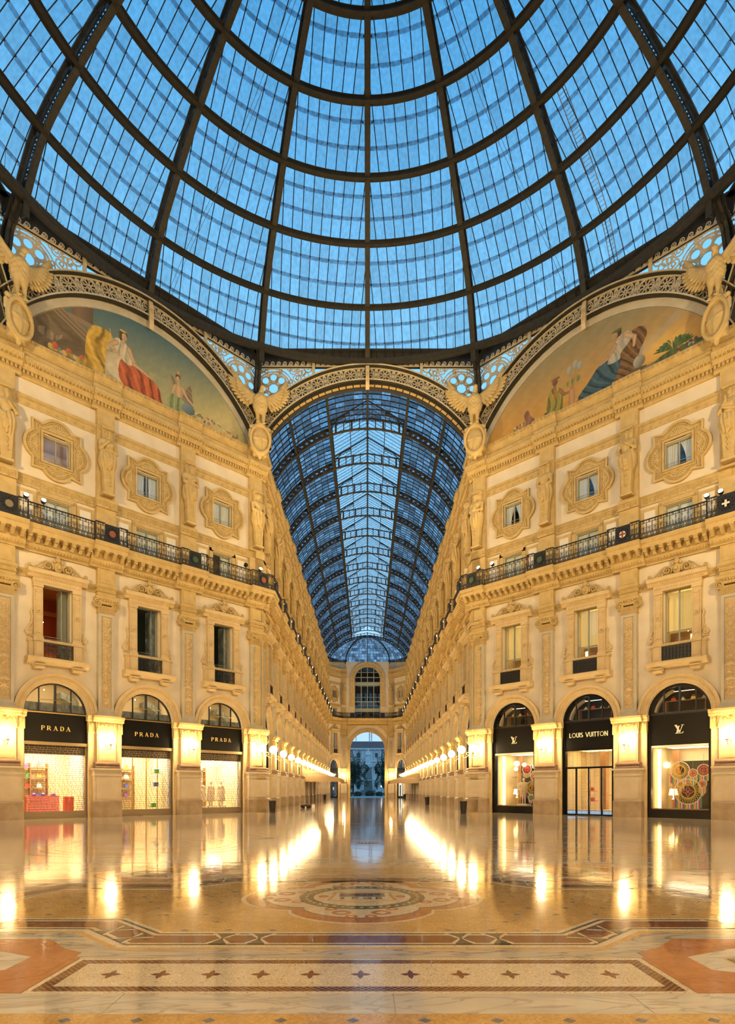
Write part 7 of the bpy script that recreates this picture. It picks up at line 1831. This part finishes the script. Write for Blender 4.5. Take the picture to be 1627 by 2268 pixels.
EN = {m: G().arc(0, 16.4, .001, .19, -.05, 0, 0, 2*PI, 18).mesh('enamel_disc', m) for m in ('metal_bar', 'rail_enamel_red', 'rail_enamel_green', 'white_panel', 'fascia_black')}
CROSS = G().box(-.05, .05, -.06, -.04, 16.22, 16.58).box(-.18, .18, -.06, -.04, 16.35, 16.45).mesh('enamel_cross', 'rail_enamel_red')
CROSSB = G().box(-.05, .05, -.06, -.04, 16.22, 16.58).box(-.18, .18, -.06, -.04, 16.35, 16.45).mesh('enamel_cross', 'white_panel')
SIDEG = G().box(-.012, .012, 0, .24, 16.88, 16.94).box(-.012, .012, 0, .24, 15.88, 15.94)
for i in range(3): SIDEG.box(-.01, .01, .02+.09*i, .04+.09*i, 15.9, 16.9)
SIDEG = SIDEG.mesh('return_rail', 'iron_black')
for key, side in (('left', 'along the left diagonal facade'), ('right', 'along the right diagonal facade'), ('gleft', 'along the left wall of the far arcade'), ('gright', 'along the right wall of the far arcade'), ('west', 'in the west side arcade'), ('east', 'in the east side arcade')):
    F = FR[key]; r = put('balcony_railing', None, None, F['M'], label=f'black wrought-iron balcony railing with disc panels {side}', cat='railing', group='balcony railings of the gallery')
    pil = sorted(F['pil'])
    for i, p in enumerate(pil):
        w = 1.78
        put('bow_section', railsec(.5), r, TRS((p-.66, -1.16, 0))); put('bow_section', railsec(.5), r, TRS((p+.66, -1.16, 0)))
        d = put('disc_panel', DISC, r, TRS((p, -1.16, 0)))
        ek = ('metal_bar', 'rail_enamel_red', 'rail_enamel_green', 'rail_enamel_red')[i % 4] if key != 'right' else ('rail_enamel_green', 'rail_enamel_green', 'white_panel', 'fascia_black')[i % 4]
        put('enamel_disc', EN[ek], d)
        if ek == 'white_panel': put('enamel_cross', CROSS, d)
        if ek == 'fascia_black': put('enamel_cross', CROSSB, d)
        for s in (-1, 1): put('return_rail', SIDEG, r, TRS((p+s*.92, -1.16, 0)))
        if i+1 < len(pil):
            a, b = p+.93, pil[i+1]-.93; put('rail_section', railsec(b-a), r, TRS(((a+b)/2, -.94, 0)))
r = put('balcony_railing', None, None, FR['end']['M'], label='black wrought-iron balcony railing below the great arched window', cat='railing', group='balcony railings of the gallery')
for x in (-4.5, -1.5, 1.5, 4.5): put('rail_section', railsec(3.0), r, TRS((x*.97, -.94, 0), 0, (.97, 1, 1)))
for x in (-3, 0, 3): put('disc_panel', DISC, r, TRS((x, -1.0, 0)))
for e_, s in (('endl', 'left'), ('endr', 'right')):
    r = put('balcony_railing', None, None, FR[e_]['M'], label=f'short wrought-iron railing on the angled end wall, {s}', cat='railing', group='balcony railings of the gallery'); put('rail_section', railsec(3.4), r, TRS((0, -.94, 0)))
# ================================================================== floodlights on the railings
def px_to_local(px, o, key):
    t = (px-814)/F_PX; s = -1 if key == 'left' else 1
    # world: X = s*(XC) + ..., solve along the facade line offset o outward
    X0_, Y0_ = s*(XC-.70711*o), YC-.70711*o; dx, dy = s*.70711, -.70711     # walking away from the arcade
    u = (t*Y0_-X0_)/(dx-t*dy); return s*u
FLH = G().lathe([(.10, -.14), (.13, -.05), (.15, .06)], 12).mesh('lamp_housing', 'iron_black'); FLF = G().ball((0, 0, .06), .12, 10, 6, (1, 1, .55)).mesh('lens', 'lamp_spot')
STAND = G().box(-.02, .02, -.02, .02, -.24, 0).mesh('stand', 'iron_black')
def flood(M, label, lit=True, s=1.0):
    o = put('floodlight', STAND, None, M, label=label, cat='floodlight', group='small floodlights on the balcony railing')
    h = put('lamp_housing', FLH, o, Matrix.Rotation(R(60), 4, 'X'));
    if lit: put('lens', FLF, h)
for key, pxs in (('left', ((58, 'nearest the left picture edge', 1), (97, 'second from the left picture edge', 1), (545, 'switched off, third from the left edge', 0), (577, 'last before the arcade corner', 1))), ('right', ((1060, 'first right of the arcade corner', 1), (1090, 'second right of the arcade corner', 1), (1565, 'second from the right picture edge', 1), (1596, 'nearest the right picture edge', 1)))):
    for px, t, lit in pxs:
        x = px_to_local(px, 1.0, key); flood(FR[key]['M'] @ TRS((x, -1.0, 17.16)), f'round floodlight on the {key} railing, {t}', lit)
for key, side in (('gleft', 'left'), ('gright', 'right')):
    for k, p in enumerate(FR[key]['pil']): flood(FR[key]['M'] @ TRS((p+(.9 if key == 'gleft' else -.9), -1.0, 17.1), PI), f'floodlight on the {side} arcade railing, {ORD[k]} from the octagon')
flood(TRS((7.75, 42.1, 26.04), 0), 'single floodlight on top of the cornice below the right-hand eagle')
# ================================================================== lunette paintings (flat wall paintings)
def inpoly(X, Z, P):
    c = np.zeros(X.shape, bool); n = len(P)
    for i in range(n):
        x0, z0 = P[i]; x1, z1 = P[(i+1) % n]
        if z0 == z1: continue
        k = (z0 > Z) != (z1 > Z); c ^= k & (X < (x1-x0)*(Z-z0)/(z1-z0)+x0)
    return c
def fbm(X, Z, s, seed):
    rs = np.random.RandomState(seed); o = 0*X
    for k in range(7): a = rs.rand()*6.28; f = s*(1.6**k); o += np.sin(f*(X*math.cos(a)+Z*math.sin(a)*1.6)+rs.rand()*9+1.3*np.sin(f*.7*Z+k))/(1.35**k)
    return o/3
def smoothpoly(P, n=5):
    P = np.array(P, float); m = len(P); out = []
    for i in range(m):
        p0, p1, p2, p3 = P[i-1], P[i], P[(i+1) % m], P[(i+2) % m]
        for j in range(n): f = j/n; out.append(tuple(.5*((2*p1)+(-p0+p2)*f+(2*p0-5*p1+4*p2-p3)*f*f+(-p0+3*p1-3*p2+p3)*f**3)))
    return out
class Paint:
    def __init__(s, nx=640, nz=200):
        s.x = np.linspace(-7.65, 7.65, nx); s.z = np.linspace(25.8, 30.45, nz); s.X, s.Z = np.meshgrid(s.x, s.z); s.C = np.zeros(s.X.shape+(3,))
    def fill(s, mask, col, sh=None, amt=1.0):
        c = np.array(col)[None, :]*np.ones((mask.sum(), 1))
        if sh is not None: c = c*sh[mask][:, None]
        s.C[mask] = s.C[mask]*(1-amt)+c*amt
    def blob(s, P, col, seed=0, fold=9, depth=.4, ang=0.0, amt=1.0):
        m = inpoly(s.X, s.Z, smoothpoly(P)); u = s.X*math.cos(ang)+s.Z*math.sin(ang)
        w_ = u*fold*1.5+1.7*np.sin(s.Z*2.6+seed)+1.2*np.sin(s.X*2.1+seed*2)+.8*fbm(s.X, s.Z, 2.5, seed+3)
        sh = .92+depth*(np.sin(w_)*.45+.28*np.sin(2.3*w_+s.Z*3)+.35*fbm(s.X, s.Z, 6, seed)-.5*(np.cos(w_*.5+1)**24)); s.fill(m, col, np.clip(sh, .35, 1.7), amt)
    def oval(s, cx, cz, rx, rz, col, ang=0, lit=.35, amt=1.0):
        c, d = math.cos(ang), math.sin(ang); u = (s.X-cx)*c+(s.Z-cz)*d; v = -(s.X-cx)*d+(s.Z-cz)*c; m = (u/rx)**2+(v/rz)**2 < 1
        s.fill(m, col, 1+lit*(-(s.X-cx)/rx*.5+(s.Z-cz)/rz*.4), amt)
    def limb(s, pts, w, col):
        for (a, b), (w0, w1) in zip(zip(pts[:-1], pts[1:]), zip(w[:-1], w[1:])):
            a, b = np.array(a), np.array(b); d = b-a; L2 = d@d; t = np.clip(((s.X-a[0])*d[0]+(s.Z-a[1])*d[1])/L2, 0, 1); r = w0+(w1-w0)*t
            q = np.hypot(s.X-a[0]-t*d[0], s.Z-a[1]-t*d[1]); s.fill(q < r, col, 1.1-.45*(q/r)**2)
    def build(s, parent_M, label, m):
        me_v = []; nx, nz = len(s.x), len(s.z); keep = (np.hypot(s.X, s.Z-AC) < 8.53)
        idx = -np.ones(s.X.shape, int); idx[keep] = np.arange(keep.sum()); V = [(float(x), -.06, float(z)) for x, z in zip(s.X[keep], s.Z[keep])]
        a, b, c, d = idx[:-1, :-1], idx[:-1, 1:], idx[1:, 1:], idx[1:, :-1]; ok = (a >= 0) & (b >= 0) & (c >= 0) & (d >= 0); F_ = np.stack([a[ok], b[ok], c[ok], d[ok]], 1).tolist()
        me = bpy.data.meshes.new('lunette_painting'); me.from_pydata(V, [], F_); me.materials.append(m); at = me.color_attributes.new('paint', 'FLOAT_COLOR', 'POINT')
        C = np.concatenate([np.clip(s.C[keep], 0, 1), np.ones((keep.sum(), 1))], 1); at.data.foreach_set('color', C.ravel().astype(np.float32)); me.update()
        return put('lunette_painting', me, None, parent_M, label=label, cat='painting')
pm, pn, pl, pp = nodes('painted_lunette'); at = pn.new('ShaderNodeAttribute'); at.attribute_name = 'paint'; pl(at.outputs['Color'], pp.inputs['Base Color']); pp.inputs['Roughness'].default_value = .8
SKIN = (.55, .36, .20)
# left: seated queen-like figure in red with ochre throne cloth, winged youth with globe
p = Paint(); X, Z = p.X, p.Z
f = np.clip((Z-25.8)/4.6, 0, 1); g_ = np.clip((X+7.6)/15.2, 0, 1)
top = np.array((.07, .15, .17)); low = np.array((.50, .44, .18)); k = (np.clip(1.25*(1-f)*g_*1.3, 0, 1))[..., None]
p.C = top*(1-k)+low*k; cl_ = np.clip(fbm(X, Z*1.7, .9, 4)*1.6-.2+.6*(1-f), 0, 1)*np.clip(1.25-f*1.7, 0, 1)*np.clip(g_*1.8-.5, 0, 1)
p.C = p.C*(1-.55*cl_[..., None])+np.array((.58, .46, .25))*.55*cl_[..., None]; p.C *= (1+.08*fbm(X, Z, 9, 2))[..., None]
p.blob([(-7.7, 25.6), (-7.7, 30.2), (-5.8, 29.2), (-3.3, 28.1), (-2.9, 26.3), (-2.6, 25.6)], (.20, .145, .08), 3, 2, .25)
for z0 in (28.9, 28.6, 28.35): p.limb([(-6.4, z0+.55), (-3.2, z0-.95)], [.05, .05], (.30, .22, .13))
p.fill((X > -4.5) & (X < -3.3) & (Z > 28.6), (.22, .15, .09), 1-.4*np.abs((X+4.1)/.8)); p.fill((X > -4.65) & (X < -3.1) & (Z > 28.5) & (Z < 28.78), (.28, .2, .12))
p.blob([(-6.3, 26.9), (-5.6, 26.7), (-5.1, 27.0), (-5.0, 27.3), (-5.3, 27.1), (-6.0, 27.25)], (.28, .21, .13), 1)
p.fill((Z < 26.15+.0*X) & (X < 2.2), (.13, .095, .055), 1+.2*fbm(X, Z, 3, 8))
for q in range(9): p.oval(-5.6+.24*q, 26.35+.14*math.sin(q*2), .15, .17+.05*(q % 3), [(.55, .38, .1), (.5, .12, .06), (.12, .2, .28)][q % 3])
p.blob([(-5.6, 26.2), (-4.2, 26.25), (-3.4, 25.95), (-3.0, 26.3), (-3.6, 26.5), (-4.6, 26.45)], (.55, .36, .08), 2, 6)
p.blob([(-3.6, 26.0), (-3.75, 27.3), (-3.5, 28.55), (-2.9, 28.9), (-2.2, 28.7), (-2.0, 27.3), (-2.1, 25.9)], (.58, .36, .06), 5, 6, .5)
p.blob([(-2.5, 25.9), (-2.6, 27.2), (-2.3, 28.5), (-1.6, 28.6), (-1.3, 27.5), (-1.5, 26.2), (-1.2, 25.7)], (.62, .52, .32), 7, 4, .35)
p.blob([(-1.75, 26.4), (-1.75, 27.5), (-1.2, 27.9), (-.4, 27.6), (.3, 27.3), (.75, 26.9), (.95, 26.2), (1.5, 25.85), (.2, 25.85), (-.9, 25.9)], (.52, .13, .05), 9, 7, .55, .5)
p.blob([(-2.1, 28.3), (-2.0, 28.75), (-1.5, 28.8), (-1.1, 28.3), (-.75, 27.8), (-1.2, 27.5), (-1.7, 27.7)], (.62, .53, .34), 11, 8, .3)
p.limb([(-1.2, 28.45), (-.85, 27.7), (-.2, 27.5), (.25, 27.35)], [.15, .12, .09, .06], SKIN); p.limb([(-1.95, 28.5), (-2.35, 28.15), (-1.85, 27.85)], [.15, .12, .08], SKIN)
p.limb([(-1.55, 28.7), (-1.55, 28.95)], [.11, .10], SKIN); p.oval(-1.54, 29.17, .25, .27, (.10, .06, .03)); p.oval(-1.69, 28.95, .1, .2, (.10, .06, .03)); p.oval(-1.48, 29.04, .16, .23, SKIN); p.oval(-1.54, 29.38, .22, .06, (.6, .42, .1))
for e in (-.06, .06): p.oval(-1.49+e, 29.10, .025, .015, (.05, .03, .02))
p.oval(-1.49, 28.96, .04, .015, (.4, .12, .08)); p.limb([(-2.05, 27.8), (-2.35, 29.1)], [.025, .025], (.5, .38, .12)); p.fill((X > .1) & (X < .4) & (Z > 27.3) & (Z < 27.75), (.4, .34, .16))
p.blob([(2.15, 26.3), (2.35, 27.3), (2.85, 28.2), (3.0, 27.6), (3.1, 26.6), (2.9, 25.9)], (.27, .20, .12), 3, 14, .4, 1.0); p.blob([(1.75, 27.5), (1.45, 28.2), (1.6, 28.3), (1.95, 27.8)], (.30, .22, .13), 3, 14, .3)
p.limb([(2.05, 27.7), (2.05, 26.9)], [.26, .22], SKIN); p.limb([(2.3, 27.75), (2.7, 27.2), (3.15, 26.95)], [.12, .09, .06], SKIN); p.limb([(1.8, 27.7), (1.6, 27.1), (1.85, 26.9)], [.11, .09, .06], SKIN); p.limb([(2.05, 27.9), (2.03, 28.1)], [.08, .08], SKIN); p.oval(2.0, 28.34, .17, .19, (.10, .06, .03)); p.oval(2.01, 28.24, .115, .16, SKIN); p.oval(2.02, 28.62, .06, .12, (.8, .3, .05))
p.blob([(1.3, 26.2), (1.4, 27.0), (1.9, 27.1), (2.5, 26.9), (2.4, 26.2), (1.7, 25.9)], (.30, .34, .16), 2, 9, .4)
p.oval(2.75, 26.5, .48, .48, (.15, .20, .22), 0, .7); p.limb([(2.3, 26.35), (2.75, 26.15), (3.2, 26.4)], [.04, .04, .04], (.5, .36, .1))
p.blob([(.6, 26.1), (1.5, 26.15), (1.6, 25.9), (.8, 25.85)], (.08, .22, .30), 2, 5, .2)
for q in range(50): rs = np.random.RandomState(q); p.oval(3.2+3.4*rs.rand(), 25.95+.75*rs.rand()*(1-.12*q/50), .10, .07, [(.55, .40, .18), (.45, .16, .1), (.2, .17, .09), (.6, .5, .3), (.35, .26, .12)][q % 5], rs.rand()*3)
p.build(FR['left']['M'] @ TRS((-8.325, 0, 0)), 'painted lunette on the left: crowned woman in red with winged youth', pm)
p = Paint(); X, Z = p.X, p.Z; f = np.clip((Z-25.8)/4.6, 0, 1); g_ = np.clip((X+7.6)/15.2, 0, 1)
a = np.array((.60, .31, .06)); b = np.array((.30, .25, .13)); k = np.clip(f*1.15, 0, 1)[..., None]; p.C = a*(1-k)+b*k
sm_ = np.exp(-((Z-(27.2+.55*(X-3.2)))/.35)**2)*(X > 3)*(X < 6.5); p.C = p.C*(1-.45*sm_[..., None])+np.array((.32, .33, .28))*.45*sm_[..., None]
gl_ = np.exp(-((X-4.4)/1.6)**2-((Z-27)/.7)**2); p.C += gl_[..., None]*np.array((.22, .15, .03)); p.C *= (1+.10*fbm(X, Z*1.5, 5, 2))[..., None]
p.fill((Z < 26.1+.05*X) & (X > -4.6), (.24, .19, .11), 1+.15*fbm(X, Z, 4, 3)); p.fill((Z < 26.05) & (X < 2.2) & (X > -4.2), (.12, .10, .07))
p.blob([(-.9, 26.1), (.3, 26.35), (1.4, 26.1), (1.7, 25.85), (-.8, 25.85)], (.42, .10, .06), 5, 8, .4)
p.blob([(1.5, 25.9), (1.5, 27.1), (1.9, 27.8), (2.6, 28.7), (3.3, 28.75), (3.6, 28.2), (3.3, 27.5), (3.1, 26.4), (3.1, 25.9)], (.20, .11, .045), 6, 11, .6, .7)
p.blob([(-.6, 26.25), (.1, 27.0), (.75, 27.65), (1.6, 27.75), (2.1, 27.5), (1.8, 26.5), (1.5, 25.95), (.6, 26.05)], (.055, .11, .14), 7, 8, .55, .6)
p.blob([(1.3, 27.5), (1.55, 28.2), (2.0, 28.8), (2.6, 28.85), (2.75, 28.4), (2.1, 27.8), (2.0, 27.45)], (.46, .42, .32), 3, 9, .25); p.limb([(2.4, 28.7), (2.9, 28.35), (2.85, 27.85)], [.15, .12, .08], SKIN); p.limb([(1.75, 28.4), (1.3, 27.85), (.85, 27.7)], [.14, .11, .07], (.45, .28, .15))
p.limb([(2.0, 28.75), (1.9, 28.95)], [.10, .1], SKIN); p.oval(1.88, 29.08, .26, .27, (.08, .05, .03)); p.oval(1.74, 28.97, .17, .22, (.42, .26, .14)); p.oval(1.68, 29.0, .03, .012, (.04, .03, .02)); p.oval(1.85, 29.25, .3, .09, (.12, .14, .05))
p.blob([(-2.75, 25.95), (-2.7, 26.9), (-2.5, 27.6), (-2.1, 27.75), (-1.7, 27.4), (-1.6, 26.6), (-1.7, 25.95)], (.30, .26, .06), 4, 10, .5); p.limb([(-1.8, 27.4), (-1.5, 27.0), (-1.1, 27.0)], [.12, .10, .06], (.28, .15, .07)); p.limb([(-2.15, 27.7), (-2.15, 27.9)], [.09, .09], (.28, .15, .07)); p.oval(-2.15, 28.08, .19, .22, (.18, .09, .045)); p.oval(-2.12, 28.28, .32, .09, (.22, .12, .05)); p.limb([(-2.2, 27.5), (-2.15, 27.0), (-2.05, 27.5)], [.03, .03, .03], (.6, .12, .05))
p.limb([(-1.0, 26.2), (-1.0, 27.0)], [.22, .18], (.48, .27, .13)); p.oval(-1.0, 27.3, .15, .17, (.4, .22, .1)); p.blob([(-1.55, 27.4), (-1.2, 27.7), (-.5, 27.75), (-.35, 27.5), (-.9, 27.35)], (.35, .3, .1), 5, 12, .4)
for cx, cz in ((-1.15, 28.35), (-.75, 28.55), (-.45, 28.35)): p.oval(cx, cz, .17, .26, (.34, .34, .29)); p.limb([(cx, cz-.2), (-.8, 27.6)], [.02, .02], (.3, .25, .15))
for q in range(12): aa = R(15+13*q); p.blob([(5.0, 26.5), (5.0+.55*math.cos(aa), 26.5+.45*math.sin(aa)+.1), (5.0+1.15*math.cos(aa), 26.5+.62*math.sin(aa)), (5.0+.6*math.cos(aa)+.08, 26.45+.35*math.sin(aa))], (.09, .15, .05), q, 14, .4)
p.blob([(4.0, 26.2), (4.8, 26.5), (6.3, 26.4), (7.0, 26.25), (6.2, 26.2), (5.0, 26.1)], (.10, .13, .05), 2, 9, .3)
p.oval(3.15, 26.75, .34, .36, (.30, .28, .22), 0, .8); p.limb([(3.2, 27.1), (3.3, 27.5)], [.09, .06], (.35, .32, .25)); p.oval(3.0, 26.3, .6, .1, (.12, .10, .07))
for q in range(40): rs = np.random.RandomState(q+60); p.oval((-5.2+2.6*rs.rand()) if q < 26 else (5.0+1.4*rs.rand()), 26.0+.5*rs.rand(), .10, .08, [(.5, .36, .08), (.4, .14, .06), (.12, .10, .06), (.55, .45, .25), (.14, .2, .2)][q % 5], rs.rand()*3)
p.blob([(-4.1, 26.2), (-4.4, 26.9), (-4.1, 27.15), (-3.9, 26.7), (-3.6, 26.3)], (.30, .15, .09), 3, 6, .3)
p.build(FR['right']['M'] @ TRS((8.325, 0, 0)), 'painted lunette on the right: woman in blue against golden sky', pm)
# ================================================================== canopies over the cafe terraces
def canopy(sd, y0, y1, X_in, label):
    s = -1 if sd == 'left' else 1; o = put('awning', None, None, None, label=label, cat='awning', group='cafe awnings in the far arcade'); g = G()
    xo, xi = 7.6, X_in; g.add([(s*xo, y0, 4.1), (s*xi, y0, 2.95), (s*xi, y1, 2.95), (s*xo, y1, 4.1), (s*xo, y0, 4.16), (s*xi, y0, 3.01), (s*xi, y1, 3.01), (s*xo, y1, 4.16)], [(0, 1, 2, 3), (7, 6, 5, 4), (0, 4, 5, 1), (1, 5, 6, 2), (2, 6, 7, 3), (3, 7, 4, 0)]); kid(o, 'roof_cloth', (g, 'tan_canvas'))
    g = G(); n = 26; pts = []
    for i in range(n*4+1): x = xo+(xi-xo)*i/(n*4); pts.append((s*x, 2.62-.09*abs(math.sin(PI*i/4))))
    g.prism(([(s*xo, 4.12), ]+pts+[(s*xi, 2.96)])[::s], y0-.03, y0); kid(o, 'end_valance', (g, 'tan_canvas'))
    g = G(); pts = [(y0+(y1-y0)*i/120, 2.62-.09*abs(math.sin(PI*i/4))) for i in range(121)]; g.prism([(y0, 2.98)]+pts+[(y1, 2.98)], s*xi-.02, s*xi+.02, 'yz'); kid(o, 'front_valance', (g, 'tan_canvas'))
    g = G(); 
    for k in range(9): x = 6.9-.30*k; g.ribbon([(s*x+.10*math.cos(a), 3.28-.10*k*.0+.10*math.sin(a)*(1+.5*(k % 2))) for a in np.linspace(0, 4.5, 9)], .03, y0-.045, y0-.03)
    kid(o, 'script_lettering', (g, 'white_goods'))
    for yy in (y0+.3, (y0+y1)/2, y1-.3): kid(o, 'strut', (G().tube([(s*7.6, yy, 2.9), (s*xi, yy, 2.95)], .03, 5), 'iron_black'))
canopy('left', 70, 84, 3.3, 'tan scalloped cafe awning on the left side of the far arcade'); canopy('right', 87.5, 99, 3.4, 'tan scalloped cafe awning on the right side of the far arcade')
# ================================================================== bins, bags
def bin_(x, y, label):
    o = put('litter_bin', None, None, TRS((x, y, 0)), label=label, cat='bin', group='black litter bins of the hall')
    kid(o, 'bin_body', (G().lathe([(.19, 0), (.20, .05), (.25, .80)], 16), 'bin_black')); kid(o, 'bin_rim', (G().lathe([(.26, .80), (.28, .82), (.27, .86), (.22, .86)], 16), 'bin_black')); kid(o, 'bin_foot', (G().lathe([(.24, 0), (.22, .04)], 16), 'bin_black'))
bin_(-6.62, 41.2, 'black tapered litter bin at the foot of the left arcade corner'); bin_(6.42, 39.6, 'black tapered litter bin at the foot of the right arcade corner')
bin_(6.3, 62.5, 'black litter bin standing midway along the right arcade wall'); bin_(-6.7, 93, 'small distant black litter bin under the left arcade wall'); bin_(6.4, 102, 'small distant black litter bin under the right arcade wall')
def bag_fn(P): x, y, z = P[:, 0], P[:, 1], P[:, 2]; return sm([s_ell(P, (-.22, 0, .17), (.28, .2, .18)), s_ell(P, (.2, .03, .16), (.26, .2, .17)), s_ell(P, (0, 0, .25), (.2, .14, .1))], .05)+.012*np.sin(22*x)*np.sin(19*z)
put('rucksack', sdf_mesh('rucksack', bag_fn, (-.56, -.3, -.04), (.52, .3, .42), .03, 'bin_black'), None, TRS((-5.35, 51.5, 0), 0, (1.0, 1, 1)), label='black lumpy bag lying on the arcade floor at the left', cat='bag')
g = G(); g.tbox(-.14, .14, -.08, .08, 0, -.12, .12, -.06, .06, .32); g.tube([(.07*math.cos(a), 0, .32+.08*math.sin(a)) for a in np.linspace(0, PI, 8)], .012, 4)
put('paper_bag', (g, 'white_goods'), None, TRS((-4.72, 51.6, 0)), label='small white paper bag beside the black bag on the floor', cat='bag')
put('paper_cup', (G().lathe([(.05, 0), (.07, .16), (.075, .17)], 12), 'white_goods'), None, TRS((-5.35, 51.1, 0)), label='white paper cup standing in front of the black bag', cat='cup')
